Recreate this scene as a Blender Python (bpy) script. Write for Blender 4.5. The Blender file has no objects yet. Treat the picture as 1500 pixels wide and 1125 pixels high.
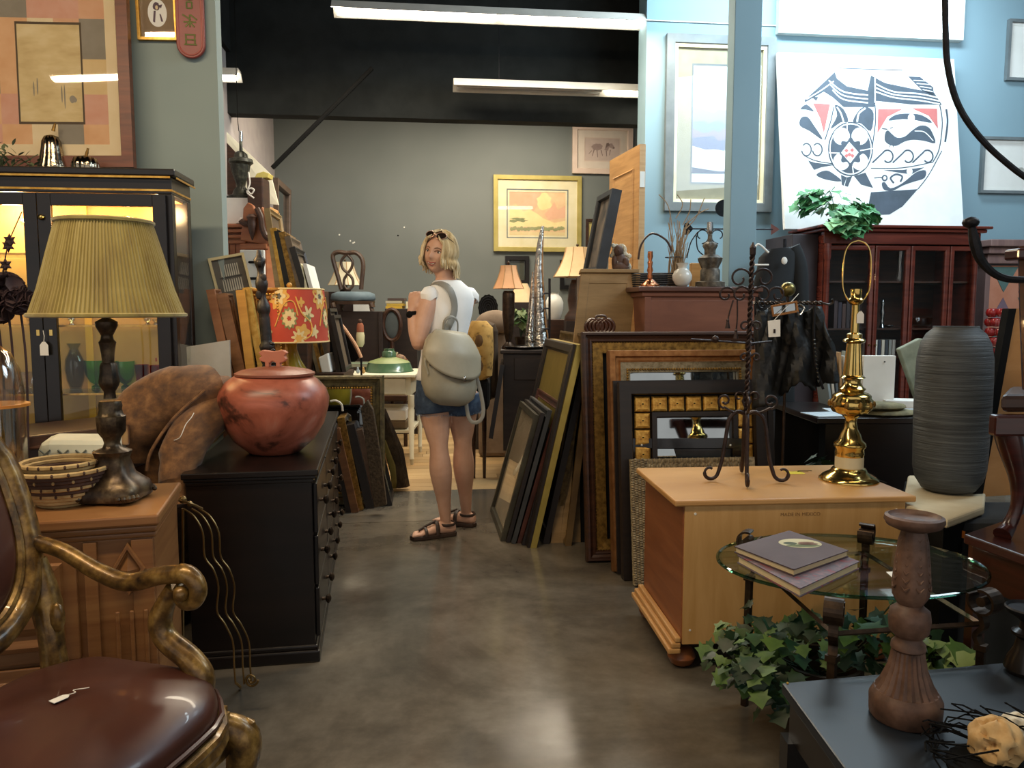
import bpy, math, random
from math import cos, sin
from mathutils import Vector as V3, Matrix
I4 = Matrix.Identity(4); MT = Matrix.Translation
R = random.Random(7)
F = 1150.0; CAMZ = 1.25; PT = math.atan(107.5 / F); CP = cos(PT); SP = sin(PT)
AB = math.radians(6.6)                       # the building is turned this much against the view
T = V3((cos(AB), sin(AB), 0)); N = V3((-sin(AB), cos(AB), 0)); UPV = V3((0, 0, 1))
sc = bpy.context.scene
col = sc.collection

# ---------------------------------------------------------------- camera, world, lights, exposure
cam = bpy.data.objects.new('camera', bpy.data.cameras.new('camera')); col.objects.link(cam)
cam.data.sensor_width = 36; cam.data.lens = 36 * F / 1500; cam.location = (0, 0, CAMZ)
cam.rotation_euler = (math.pi / 2 - PT, 0, 0); cam.data.clip_start = 0.05
sc.camera = cam
world = bpy.data.worlds.new('world'); sc.world = world; world.use_nodes = True
bg = world.node_tree.nodes['Background']; bg.inputs[0].default_value = (0.90, 0.86, 0.82, 1); bg.inputs[1].default_value = 0.5
sc.view_settings.view_transform = 'Standard'; sc.view_settings.look = 'None'
sc.view_settings.exposure = 0.72; sc.view_settings.gamma = 1; sc.view_settings.use_curve_mapping = False

def area(name, loc, target, sx, sy, power, color, spread=180):
    l = bpy.data.lights.new(name, 'AREA'); l.shape = 'RECTANGLE'; l.size = sx; l.size_y = sy
    l.energy = power; l.color = color; l.spread = math.radians(spread)
    o = bpy.data.objects.new(name, l); col.objects.link(o); o.location = loc
    o.rotation_euler = (V3(target) - V3(loc)).to_track_quat('-Z', 'Y').to_euler()
    return o
def W(s, d, z=0.0):                          # a point in building coordinates
    return T * s + N * d + UPV * z
WARM = (1.0, 0.78, 0.52); NEUT = (1.0, 0.86, 0.66); COOL = (0.72, 0.88, 1.0)
area('light_strip_front_left', W(-1.5, 1.1, 3.5), W(-1.7, 2.4, 0), 3.0, 0.07, 54, WARM)
area('light_strip_front_right', W(1.8, 1.3, 3.4), W(1.6, 2.6, 0), 1.8, 0.14, 7, NEUT)
area('light_strip_mid', W(0.6, 5.75, 3.45), W(0.5, 5.0, 0), 2.8, 0.3, 62, NEUT)
area('light_strip_back', W(0.4, 7.7, 3.4), W(0.3, 8.0, 0), 2.6, 0.3, 62, NEUT)
area('light_strip_back_left', W(-2.7, 6.6, 3.3), W(-2.0, 6.4, 0), 1.2, 0.3, 34, NEUT)
area('daylight_side', W(3.9, 2.9, 3.4), W(2.0, 5.6, 1.8), 2.0, 1.4, 52, COOL)
area('wall_wash_high', W(2.9, 5.2, 3.9), W(2.85, 6.0, 2.1), 2.2, 0.3, 60, (0.72, 0.9, 1.0))  # unseen lamp added to brighten the upper right wall, which window light misses

# ---------------------------------------------------------------- helpers
def ray(u, v):
    dx = (u - 750) / F; dz = (562.5 - v) / F
    return V3((dx, CP + dz * SP, -SP + dz * CP))
O = V3((0, 0, CAMZ))
def P(u, v, Y):                              # point seen at (u, v) on the plane y = Y
    r = ray(u, v); return O + r * (Y / r.y)
def G(u, v, z=0.0):                          # point seen at (u, v) on the level z
    r = ray(u, v); return O + r * ((z - CAMZ) / r.z)
def D(u, v, d):                              # point seen at (u, v) on a building plane at distance d
    r = ray(u, v); return O + r * (d / r.dot(N))
def H(u, v, p0, n):
    r = ray(u, v); return O + r * ((p0 - O).dot(n) / r.dot(n))
def lin(c):
    if isinstance(c, str):
        c = [int(c[i:i + 2], 16) / 255 for i in (0, 2, 4)]
        c = [x / 12.92 if x <= .04045 else ((x + .055) / 1.055) ** 2.4 for x in c]
    return tuple(c[:3]) + (1,)
MATS = {}
def _new(name):
    m = bpy.data.materials.new(name); m.use_nodes = True; nt = m.node_tree
    return m, nt, nt.nodes['Principled BSDF']
def ramp(nt, src, stops):
    r = nt.nodes.new('ShaderNodeValToRGB'); e = r.color_ramp.elements
    while len(e) < len(stops): e.new(0.5)
    for i, (p, c) in enumerate(stops): e[i].position = p; e[i].color = lin(c)
    nt.links.new(src, r.inputs[0]); return r.outputs[0]
def coords(nt, scale, kind='Object'):
    tc = nt.nodes.new('ShaderNodeTexCoord'); mp = nt.nodes.new('ShaderNodeMapping')
    mp.inputs['Scale'].default_value = scale; nt.links.new(tc.outputs[kind], mp.inputs[0]); return mp.outputs[0]
def noise(nt, vec, sc_=5, det=4, rough=.6, dist=0):
    n = nt.nodes.new('ShaderNodeTexNoise'); n.inputs['Scale'].default_value = sc_; n.inputs['Detail'].default_value = det
    n.inputs['Roughness'].default_value = rough; n.inputs['Distortion'].default_value = dist
    nt.links.new(vec, n.inputs['Vector']); return n.outputs[0]
def bump(nt, b, h, strength, dist=.01):
    bn = nt.nodes.new('ShaderNodeBump'); bn.inputs['Strength'].default_value = strength; bn.inputs['Distance'].default_value = dist
    nt.links.new(h, bn.inputs['Height']); nt.links.new(bn.outputs[0], b.inputs['Normal'])
def mat(name, c1, c2=None, rough=.5, metal=0, scale=(6, 6, 6), stops=None, bmp=0, bdist=.004, nscale=1.0, det=4, coat=0, dist=0, alpha=None, emit=None, trans=0, spec=None, sheen=0):
    """noise between two colours of the surface itself"""
    if name in MATS: return MATS[name]
    m, nt, b = _new(name)
    if c2 is None and not stops: c2 = c1
    nz = noise(nt, coords(nt, scale), nscale, det, .6, dist)
    nt.links.new(ramp(nt, nz, stops or [(.35, c1), (.65, c2)]), b.inputs['Base Color'])
    b.inputs['Roughness'].default_value = rough; b.inputs['Metallic'].default_value = metal
    b.inputs['Coat Weight'].default_value = coat; b.inputs['Transmission Weight'].default_value = trans
    if spec is not None: b.inputs['Specular IOR Level'].default_value = spec
    if sheen: b.inputs['Sheen Weight'].default_value = sheen
    if emit: b.inputs['Emission Color'].default_value = lin(emit[0]); b.inputs['Emission Strength'].default_value = emit[1]
    if bmp: bump(nt, b, nz, bmp, bdist)
    MATS[name] = m; return m
def wood(name, c1, c2, rough=.4, grain=(3, 3, 40), bmp=.15, coat=0):
    return mat(name, c1, c2, rough, 0, grain, None, bmp, .002, 1.0, 5, coat, .6)
def glass_mat(name, tint=(1, 1, 1), gloss=.0, rough=.02):
    """thin pane: mostly clear, mirror-like at grazing angles"""
    if name in MATS: return MATS[name]
    m = bpy.data.materials.new(name); m.use_nodes = True; nt = m.node_tree; nt.nodes.remove(nt.nodes['Principled BSDF'])
    t = nt.nodes.new('ShaderNodeBsdfTransparent'); t.inputs[0].default_value = tuple(tint) + (1,)
    g = nt.nodes.new('ShaderNodeBsdfGlossy'); g.inputs['Roughness'].default_value = rough
    fr = nt.nodes.new('ShaderNodeLayerWeight'); fr.inputs[0].default_value = .5
    pw = nt.nodes.new('ShaderNodeMath'); pw.operation = 'POWER'; pw.inputs[1].default_value = 4; nt.links.new(fr.outputs['Facing'], pw.inputs[0])
    ad = nt.nodes.new('ShaderNodeMath'); ad.operation = 'MULTIPLY_ADD'; ad.inputs[1].default_value = .6; ad.inputs[2].default_value = .025 + gloss; nt.links.new(pw.outputs[0], ad.inputs[0])
    mx = nt.nodes.new('ShaderNodeMixShader'); nt.links.new(ad.outputs[0], mx.inputs[0]); nt.links.new(t.outputs[0], mx.inputs[1]); nt.links.new(g.outputs[0], mx.inputs[2])
    nt.links.new(mx.outputs[0], nt.nodes['Material Output'].inputs[0]); MATS[name] = m; return m
def emis(name, c, strength):
    if name in MATS: return MATS[name]
    m = bpy.data.materials.new(name); m.use_nodes = True; nt = m.node_tree; nt.nodes.remove(nt.nodes['Principled BSDF'])
    e = nt.nodes.new('ShaderNodeEmission'); e.inputs[0].default_value = lin(c); e.inputs[1].default_value = strength
    nt.links.new(e.outputs[0], nt.nodes['Material Output'].inputs[0]); MATS[name] = m; return m

def catmull(pts, k=6, closed=False):
    pts = [V3(p) for p in pts]; n = len(pts); out = []
    rng = range(n) if closed else range(n - 1)
    for i in rng:
        if closed: a, b, c, d = pts[i - 1], pts[i], pts[(i + 1) % n], pts[(i + 2) % n]
        else: a, b, c, d = pts[max(i - 1, 0)], pts[i], pts[i + 1], pts[min(i + 2, n - 1)]
        for j in range(k):
            t = j / k; out.append(.5 * ((2 * b) + (c - a) * t + (2 * a - 5 * b + 4 * c - d) * t * t + (3 * b - a - 3 * c + d) * t ** 3))
    if not closed: out.append(pts[-1])
    return out
def resamp(vals, k):
    return [v[0] for v in catmull([(x, 0, 0) for x in vals], k)]
class MB:
    def __init__(s): s.v = []; s.f = []; s.m = []; s.cur = 0
    def add(s, vs, fs):
        o = len(s.v); s.v += [V3(p) for p in vs]; s.f += [tuple(i + o for i in f) for f in fs]; s.m += [s.cur] * len(fs); return s
    def tr(s, M, start=0):
        for i in range(start, len(s.v)): s.v[i] = M @ s.v[i]
        return s
    def box(s, a, b, M=None):
        x0, y0, z0 = a; x1, y1, z1 = b
        vs = [V3(p) for p in ((x0, y0, z0), (x1, y0, z0), (x1, y1, z0), (x0, y1, z0), (x0, y0, z1), (x1, y0, z1), (x1, y1, z1), (x0, y1, z1))]
        if M: vs = [M @ p for p in vs]
        return s.add(vs, [(0, 3, 2, 1), (4, 5, 6, 7), (0, 1, 5, 4), (1, 2, 6, 5), (2, 3, 7, 6), (3, 0, 4, 7)])
    def hexa(s, lo, hi):                     # two matching quads (any shape)
        return s.add(list(lo) + list(hi), [(0, 3, 2, 1), (4, 5, 6, 7), (0, 1, 5, 4), (1, 2, 6, 5), (2, 3, 7, 6), (3, 0, 4, 7)])
    def prism(s, poly, vec):                 # planar polygon pushed along a vector
        n = len(poly); vec = V3(vec); vs = [V3(p) for p in poly] + [V3(p) + vec for p in poly]
        return s.add(vs, [tuple(range(n))[::-1], tuple(range(n, 2 * n))] + [(i, (i + 1) % n, n + (i + 1) % n, n + i) for i in range(n)])
    def face(s, poly): return s.add(poly, [tuple(range(len(poly)))])
    def lathe(s, prof, c=(0, 0, 0), n=24, M=None, flute=None, caps=True, sx=1, sy=1):
        c = V3(c); vs = []; fs = []
        for r, z in prof:
            for i in range(n):
                a = 2 * math.pi * i / n; rr = r
                if flute: rr = r * (1 - flute[1] * (.5 + .5 * cos(flute[0] * a)))
                p = V3((rr * cos(a) * sx, rr * sin(a) * sy, z)); vs.append(c + (M @ p if M else p))
        k = len(prof)
        for j in range(k - 1):
            for i in range(n):
                fs.append((j * n + i, j * n + (i + 1) % n, (j + 1) * n + (i + 1) % n, (j + 1) * n + i))
        if caps: fs += [tuple(range(n))[::-1], tuple(range((k - 1) * n, k * n))]
        return s.add(vs, fs)
    def ball(s, c, r, n=12, M=None):
        rx, ry, rz = (r, r, r) if not hasattr(r, '__len__') else r
        h = max(4, n // 2); prof = [(max(sin(math.pi * j / h), .02), -cos(math.pi * j / h)) for j in range(h + 1)]
        st = len(s.v); s.lathe(prof, (0, 0, 0), n); S = Matrix.Diagonal((rx, ry, rz, 1)); Mx = MT(c) @ (M.to_4x4() if M else I4) @ S
        return s.tr(Mx, st)
    def tube(s, pts, r, n=8, closed=False, flat=1.0, up=None):
        pts = [V3(p) for p in pts]; m = len(pts); rs = r if hasattr(r, '__len__') else [r] * m
        if len(rs) != m: rs = [rs[min(int(i * len(rs) / m), len(rs) - 1)] for i in range(m)]
        tang = []
        for i in range(m):
            a = pts[i - 1] if (i or closed) else pts[0]; b = pts[(i + 1) % m] if (i < m - 1 or closed) else pts[-1]
            t = b - a; tang.append(t.normalized() if t.length > 1e-9 else V3((0, 0, 1)))
        u0 = V3(up) if up else (V3((0, 0, 1)) if abs(tang[0].z) < .9 else V3((1, 0, 0)))
        u0 = (u0 - tang[0] * u0.dot(tang[0])).normalized(); vs = []; fs = []
        for i in range(m):
            t = tang[i]; u0 = u0 - t * u0.dot(t)
            u0 = u0.normalized() if u0.length > 1e-6 else t.orthogonal().normalized()
            w = t.cross(u0)
            for j in range(n):
                a = 2 * math.pi * j / n; vs.append(pts[i] + u0 * cos(a) * rs[i] + w * sin(a) * rs[i] * flat)
        for i in range(m if closed else m - 1):
            k = (i + 1) % m
            for j in range(n): fs.append((i * n + j, i * n + (j + 1) % n, k * n + (j + 1) % n, k * n + j))
        if not closed: fs += [tuple(range(n))[::-1], tuple(range((m - 1) * n, m * n))]
        return s.add(vs, fs)
    def loft(s, secs, n=20, caps=True):      # sections: (centre, half-axis vector a, half-axis vector b)
        vs = []; fs = []; k = len(secs)
        for c, a, b in secs:
            c = V3(c); a = V3(a); b = V3(b)
            for i in range(n):
                t = 2 * math.pi * i / n; vs.append(c + a * cos(t) + b * sin(t))
        for j in range(k - 1):
            for i in range(n): fs.append((j * n + i, j * n + (i + 1) % n, (j + 1) * n + (i + 1) % n, (j + 1) * n + i))
        if caps: fs += [tuple(range(n))[::-1], tuple(range((k - 1) * n, k * n))]
        return s.add(vs, fs)
    def rect_sweep(s, w, h, prof, M):        # mitred moulding round a w x h rectangle; prof = (inset, front height)
        vs = []
        for ins, hh in prof:
            for x, z in ((ins, ins), (w - ins, ins), (w - ins, h - ins), (ins, h - ins)): vs.append(M @ V3((x, -hh, z)))
        k = len(prof); fs = []
        for j in range(k - 1):
            for i in range(4): fs.append((j * 4 + i, j * 4 + (i + 1) % 4, (j + 1) * 4 + (i + 1) % 4, (j + 1) * 4 + i))
        return s.add(vs, fs)
MW = {}
def _link(name, mb, mats, inv, smooth, bevel, sub=0):
    me = bpy.data.meshes.new(name); me.from_pydata([inv @ p for p in mb.v], [], mb.f)
    ms = mats if isinstance(mats, (list, tuple)) else [mats]
    for m in ms: me.materials.append(m)
    if len(ms) > 1: me.polygons.foreach_set('material_index', mb.m)
    if smooth:
        me.polygons.foreach_set('use_smooth', [True] * len(me.polygons)); me.set_sharp_from_angle(angle=math.radians(smooth if smooth > 1 else 40))
    me.update(); o = bpy.data.objects.new(name, me); col.objects.link(o)
    if bevel:
        b = o.modifiers.new('bevel', 'BEVEL'); b.width = bevel; b.segments = 2; b.limit_method = 'ANGLE'; b.harden_normals = False
    if sub:
        b = o.modifiers.new('sub', 'SUBSURF'); b.levels = sub; b.render_levels = sub
    return o
def setp(o, label=None, cat=None, group=None, kind=None):
    if label: o['label'] = label
    if cat: o['category'] = cat
    if group: o['group'] = group
    if kind: o['kind'] = kind
    return o
def thing(name, label, cat, loc, group=None, M=None):
    o = bpy.data.objects.new(name, None); col.objects.link(o); o.empty_display_size = .1
    mw = M if M is not None else MT(loc)
    o.matrix_world = mw; MW[o.name] = mw.copy(); return setp(o, label, cat, group)
def part(name, mb, m, parent, label=None, smooth=False, bevel=0, kind=None, sub=0):
    mw = MW[parent.name]; o = _link(name, mb, m, mw.inverted(), smooth, bevel, sub); o.parent = parent; MW[o.name] = mw
    return setp(o, label, None, None, kind)
def solo(name, mb, m, label, cat, group=None, smooth=False, bevel=0, kind=None, sub=0):
    xs = [p.x for p in mb.v]; ys = [p.y for p in mb.v]; zs = [p.z for p in mb.v]
    c = V3(((min(xs) + max(xs)) / 2, (min(ys) + max(ys)) / 2, min(zs)))
    o = _link(name, mb, m, MT(-c), smooth, bevel, sub); o.location = c; MW[o.name] = MT(c)
    return setp(o, label, cat, group, kind)
def inst(name, mesh, M, parent, label=None):
    o = bpy.data.objects.new(name, mesh); col.objects.link(o); o.parent = parent
    o.matrix_local = MW[parent.name].inverted() @ M; MW[o.name] = M; 
    if label: o['label'] = label
    return o
def mesh_of(mb, m, smooth=False):
    me = bpy.data.meshes.new('piece'); me.from_pydata(mb.v, [], mb.f); me.materials.append(m)
    if smooth: me.polygons.foreach_set('use_smooth', [True] * len(me.polygons))
    return me
def copy_thing(root, M2, label=None):
    """copy a thing with its parts and sub-parts"""
    c = root.copy(); col.objects.link(c); c.matrix_world = M2; MW[c.name] = M2
    if label: c['label'] = label
    def rec(src, dst):
        for ch in list(src.children):
            k = ch.copy(); col.objects.link(k); k.parent = dst; rec(ch, k)
    rec(root, c); return c
def struct(name, mb, m, parent=None, smooth=False, bevel=0):
    o = _link(name, mb, m, I4, smooth, bevel); MW[o.name] = I4
    if parent: o.parent = parent
    else: o['kind'] = 'structure'
    return o
def basis(o, x, y, z): 
    M = Matrix.Diagonal((1, 1, 1, 1))
    for i, a in enumerate((x, y, z)):
        for k in range(3): M[k][i] = a[k]
    for k in range(3): M[k][3] = o[k]
    return M
BM = lambda o: basis(o, T, N, UPV)           # building-aligned frame at a point
B0M = BM((0, 0, 0))
def rotz(a): return Matrix.Rotation(a, 4, 'Z')
def arc2(c, r, a0, a1, n=10):
    return [(c[0] + r * cos(math.radians(a0 + (a1 - a0) * i / n)), c[1] + r * sin(math.radians(a0 + (a1 - a0) * i / n))) for i in range(n + 1)]
def spiral(c, r0, r1, a0, a1, n=24):
    return [(c[0] + (r0 + (r1 - r0) * i / n) * cos(math.radians(a0 + (a1 - a0) * i / n)), c[1] + (r0 + (r1 - r0) * i / n) * sin(math.radians(a0 + (a1 - a0) * i / n))) for i in range(n + 1)]

# ---------------------------------------------------------------- shared materials
M_wall = mat('painted wall grey blue', '8E9B97', '97A39D', .85, scale=(1.2, 1.2, 1.2), det=3, spec=.2)
M_wallr = mat('painted wall blue', '7F9AA5', '859FAA', .85, scale=(1, 1, 1), spec=.2)
M_wallb = mat('painted wall slate', '6A706E', '747977', .85, scale=(.8, .8, .8), det=3, spec=.2)
M_wallv = mat('painted wall pale mauve', 'A39C9C', 'ADA6A4', .85, spec=.2)
M_black = mat('matt black', '0D0D0C', '131211', .9, spec=.15)
M_blackw = mat('black lacquer wood', '0E0A09', '17100E', .28, scale=(3, 3, 20))
M_ceil = mat('black painted deck', '1B1D1C', '232524', .85, spec=.2)
I4 = Matrix.Identity(4)
M_gold = mat('gold leaf', 'B8893B', 'D7AE5B', .38, .85, (30, 30, 30))
M_goldd = mat('old gold', '6B4E22', 'A57E3C', .45, .7, (40, 40, 40))
M_bronze = mat('dark bronze', '2A2018', '4A392A', .4, .7, (25, 25, 25))
M_iron = mat('brown wrought iron', '2B211F', '40312D', .45, .6, (40, 40, 40), bmp=.3)
M_irond = mat('dark wrought iron', '17171A', '26262B', .5, .6, (40, 40, 40), bmp=.3)
M_brass = mat('polished brass', 'C9A65C', 'DCC07A', .16, 1.0, (10, 10, 10))
M_mirror = mat('mirror silver', '9FA6A8', 'A8AFB1', .03, 1.0)
M_white = mat('white paint', 'D9D8D0', 'E2E1DA', .5)
M_paper = mat('white card', 'E4E3DC', 'EDECE6', .7)
M_cream = mat('cream paint', 'D8CFA8', 'E2DABA', .5)
M_glass = glass_mat('clear glass')
M_glassg = glass_mat('green edged glass', (.80, .93, .88), .06)
M_walnut = wood('walnut', '2C1A12', '452A1B', .4)
M_mahog = wood('mahogany', '2A100D', '431B15', .3, coat=.3)
M_pine = wood('orange pine', 'B5854C', 'C6985E', .4, (2, 2, 24))
M_oak = wood('honey oak', '7B4F2C', '94683E', .35, (2, 2, 30))
M_cherry = wood('cherry veneer', '501F16', '6A3023', .22, (2, 2, 20), coat=.3)
M_tan = wood('tan stripped wood', '9C7446', 'B58B58', .55, (3, 3, 30))
M_string = mat('white string', 'D9D4C8', 'E6E2D8', .8)

def tag_card(p, s, parent=None, label='small white paper price tag', hang=True, w=.011, h=.018, string=.03, yaw=0, name='price_tag', m=None, solo_=False):
    """price tag hanging from point p; size factor s"""
    p = V3(p); mb = MB(); t = .0012; Mx = MT(p) @ rotz(yaw)
    z0 = -string * s
    poly = [(-w * s, 0, z0 - 2 * h * s), (w * s, 0, z0 - 2 * h * s), (w * s, 0, z0 - .5 * h * s), (.35 * w * s, 0, z0), (-.35 * w * s, 0, z0), (-w * s, 0, z0 - .5 * h * s)]
    mb.prism([Mx @ V3(q) for q in poly], (0, t, 0))
    mb2 = MB().tube([Mx @ V3((0, .0006, 0)), Mx @ V3((.002 * s, .0006, z0 * .5)), Mx @ V3((0, .0006, z0 - .2 * h * s))], .0009 * s, 5)
    if parent:
        o = part(name, mb, m or M_paper, parent); part('string', mb2, M_string, o); return o
    r = thing(name, label, 'price tag', p); part('card', mb, m or M_paper, r); part('string', mb2, M_string, r); return r

# ---------------------------------------------------------------- room
floor = bpy.data.objects.new('floor', None); col.objects.link(floor); floor['kind'] = 'structure'; MW['floor'] = I4
def concrete():
    m, nt, b = _new('polished concrete'); v = coords(nt, (1, 1, 1))
    n1 = noise(nt, v, 1.1, 6, .62, .6); n2 = noise(nt, v, 7, 6, .7)
    mx = nt.nodes.new('ShaderNodeMath'); mx.operation = 'MULTIPLY_ADD'; mx.inputs[1].default_value = .35; nt.links.new(n2, mx.inputs[0]); nt.links.new(n1, mx.inputs[2])
    nt.links.new(ramp(nt, mx.outputs[0], [(.45, '443F37'), (.62, '585147'), (.8, '6F675B'), (.95, '837A6C')]), b.inputs['Base Color'])
    nt.links.new(ramp(nt, n2, [(.3, '606060'), (.75, '868686')]), b.inputs['Roughness']); bump(nt, b, n2, .12, .003)
    b.inputs['Specular IOR Level'].default_value = .3
    return m
M_conc = concrete()
dj = [-3.0, -.9, 1.6, 4.62, 5.42]; sj = [-6, -3.6, -1.25, 1.5, 6.5]
for i in range(4):
    for j in range(4):
        if i == 3 and j: continue
        s0, s1 = (sj[j], sj[j + 1]) if i < 3 else (-6, 6.5)
        mb = MB().box((s0 + .003, dj[i] + .003, -.1), (s1 - .003, dj[i + 1] - .003, 0), B0M)
        struct('slab', mb, M_conc, floor)
struct('joint_bed', MB().box((-6, -3, -.12), (6.5, 5.42, -.012), B0M), M_black, floor)
M_pl = [wood('floor board %s' % k, a, b_, .42, (2, 30, 2)) for k, a, b_ in (('pale', 'B89868', 'CDB082'), ('mid', 'AC8A5A', 'C2A172'), ('grey', '9E8158', 'B6976A'))]
plm = [mesh_of(MB().box((0, 0, -.1), (1, 1, 0)), m) for m in M_pl]
d = 5.42; k = 0
while d < 9.0:
    w = .128; s = -3.4 + R.random() * 1.0 - 1
    while s < 3.4:
        L = 1.2 + R.random() * .9
        o = bpy.data.objects.new('plank', plm[R.randrange(3)]); col.objects.link(o); o.parent = floor
        o.matrix_local = BM(W(s, d)) @ Matrix.Diagonal((L - .003, w - .003, 1, 1)); s += L
    d += w
struct('subfloor', MB().box((-4.2, 5.4, -.12), (4.0, 9.1, -.014), B0M), M_black, floor)

s_l = D(325, 300, 4.0).dot(T)
struct('wall_left', MB().box((-6, 4.0, 0), (s_l, 4.1, 4.2), B0M), M_wall)
struct('wall_far_left', MB().box((-6.2, -3, 0), (-6, 4.1, 4.2), B0M), M_wall)
sb = D(401, 200, 9.0).dot(T); zb = D(650, 175, 9.0).z
struct('wall_back', MB().box((sb - .1, 9.0, 0), (5, 9.15, zb), B0M), M_wallb)
struct('wall_back_left', MB().box((sb - .1, 4.1, 0), (sb, 9.0, zb), B0M), M_wallv)
struct('trim_1', MB().box((sb - .15, 8.95, zb), (5, 9.15, 4.25), B0M).box((sb - .1, 4.1, zb), (sb + .04, 9, 4.25), B0M), M_ceil)
s_j = D(945, 200, 6.0).dot(T)
struct('wall_right', MB().box((s_j, 6.0, 0), (7, 6.22, 4.2), B0M), M_wallr)
struct('wall_far_right', MB().box((7, -3, 0), (7.2, 6.2, 4.2), B0M), M_wallr)
struct('ceiling', MB().box((-6.2, -3, 4.0), (7.2, 9.15, 4.15), B0M), M_ceil)
struct('beam', MB().box((-4.5, 6.9, D(650, 174.5, 6.9).z), (s_j + .5, 7.05, 4.0), B0M), M_ceil)
# steel column of the opening
pc = P(1110, 300, 4.9)
mb = MB().box((-.175, 0, 0), (-.005, .11, 4.0), BM(V3((pc.x, pc.y, 0)))); struct('column', mb, M_wallr, bevel=.004)
# clerestory window above the painted canvas
M_day = emis('overcast daylight', 'DDF0FF', 5.0)
a = D(1140, -60, 5.99); b = D(1405, 62, 5.99)
win = struct('window_1', MB().box((a.dot(T), 5.94, b.z), (b.dot(T), 6.0, 3.95), B0M), M_white)
struct('pane', MB().box((a.dot(T) + .05, 5.925, b.z + .05), (b.dot(T) - .05, 5.938, 3.9), B0M), M_day, win)

# fluorescent fixtures
M_tubeW = emis('lit fluorescent tube', 'FFF6E0', 9.0)
M_fix = mat('white enamel reflector', 'B9B6AE', 'C6C3BB', .4)
M_off = mat('unlit fluorescent tube', '9E9C96', 'AEABA5', .4)
def fixture(s0, s1, d, z, label, cells):
    r = thing('fluorescent_light', label, 'ceiling light', W((s0 + s1) / 2, d, z), 'ceiling strip lights')
    L = s1 - s0; n = max(1, round(L / 1.22))
    B0 = BM(W(s0, d, z)); mb = MB()
    mb.prism([B0 @ V3((0, y, zz)) for y, zz in ((-.11, 0), (-.05, .07), (.05, .07), (.11, 0), (.10, 0), (.045, .055), (-.045, .055), (-.10, 0))], T * L)
    part('reflector', mb, M_fix, r)
    for i in range(n):
        for y in (-.045, .045):
            part('tube', MB().tube([B0 @ V3((L * i / n + .03, y, .015)), B0 @ V3((L * (i + 1) / n - .03, y, .015))], .016, 8), M_tubeW if cells[i % len(cells)] else M_off, r, smooth=1, label=None if cells[i % len(cells)] else 'unlit tube')
    for x in (.15 * L, .85 * L):
        part('hanger', MB().tube([B0 @ V3((x, 0, .06)), B0 @ V3((x, 0, 4.0 - z))], .003, 5), M_irond, r)
a = D(487, 12, 6.1); fixture(a.dot(T), a.dot(T) + 3.7, 6.1, a.z - .03, 'long suspended ceiling strip light with all tubes lit, nearest the viewer', [1])
a = D(664, 126, 6.6); fixture(a.dot(T), a.dot(T) + 2.5, 6.6, a.z - .02, 'suspended ceiling strip light low by the back wall, half its tubes unlit', [0, 1])
b = D(351, 112, 6.6); fixture(b.dot(T) - 1.3, b.dot(T), 6.6, b.z - .02, 'short ceiling strip light end showing past the left partition edge', [1])
# diagonal pipe brace
solo('pipe_brace', MB().tube([P(399, 246, 6.3), P(545, 100, 6.6)], .018, 8), M_black, 'black diagonal pipe brace running down from the dark ceiling', 'brace', smooth=1)

# ---------------------------------------------------------------- pictures and mirrors
def pframe(name, label, cat, A, B, C, prof, mframe, back=.012, rings=(), art=None, fill=None, glass=True, group=None, beads=None, inner=None, side=None, order='moulding'):
    """A bottom left, B bottom right, C top left seen from the front; rings = mounts [(width, material)]; art(add) paints flat print"""
    A, B, C = V3(A), V3(B), V3(C); X = (B - A); w = X.length; X.normalize(); Zv = (C - A); Zv = Zv - X * Zv.dot(X); h = Zv.length; Zv.normalize()
    Yv = Zv.cross(X)                      # pointing to the back
    M = basis(A, X, Yv, Zv); root = thing(name, label, cat, None, group, basis((A + B) / 2, X, Yv, Zv))
    e = prof[-1][0]; out = [(0, -back)] + list(prof)
    part(order, MB().rect_sweep(w, h, [(e, -back)] + out + [(e, -back)], M), mframe, root, bevel=0)
    if inner:                             # (width, height, material) fillet inside the moulding
        iw, ih, im = inner; part('fillet', MB().rect_sweep(w, h, [(e - .001, 0), (e - .001, ih), (e + iw, ih * .8), (e + iw, 0)], M), im, root); e += iw
    if beads:                             # (inset, radius, spacing, height, material)
        bi, br, bs, bh, bm_ = beads; mb = MB()
        for (x0, z0, x1, z1) in ((bi, bi, w - bi, bi), (w - bi, bi, w - bi, h - bi), (w - bi, h - bi, bi, h - bi), (bi, h - bi, bi, bi)):
            L = math.hypot(x1 - x0, z1 - z0); n = max(2, int(L / bs))
            for i in range(n):
                t = i / n; mb.ball(M @ V3((x0 + (x1 - x0) * t, -bh, z0 + (z1 - z0) * t)), br, 6)
        part('bead_trim', mb, bm_, root, smooth=1, kind='stuff')
    y = .004
    for rw, rm in rings:
        part('mount', MB().rect_sweep(w, h, [(e - .002, -y - .004), (e - .002, -y + .002), (e + rw, -y + .002), (e + rw, -y - .004)], M), rm, root); e += rw; y += .002
    if fill:
        p = part('picture' if fill is not M_mirror else 'mirror_glass', MB().box((e - .004, y, e - .004), (w - e + .004, y + .003, h - e + .004), M), fill, root)
    if art:
        iw, ih = w - 2 * e, h - 2 * e
        groups = {}
        def add(m, poly, lift=0):
            mb = groups.setdefault(m.name, (MB(), m))[0]
            mb.face([M @ V3((e + iw * q[0], y - .0006 - .0003 * lift, e + ih * q[1])) for q in poly])
        art(add, iw, ih)
        for mb, m in groups.values():
            o = part('print', mb, m, p)
    if glass: part('glass_pane', MB().box((prof[-1][0] - .003, -.001, prof[-1][0] - .003), (w - prof[-1][0] + .003, .0006, h - prof[-1][0] + .003), M), M_glass, root)
    return root
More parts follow.
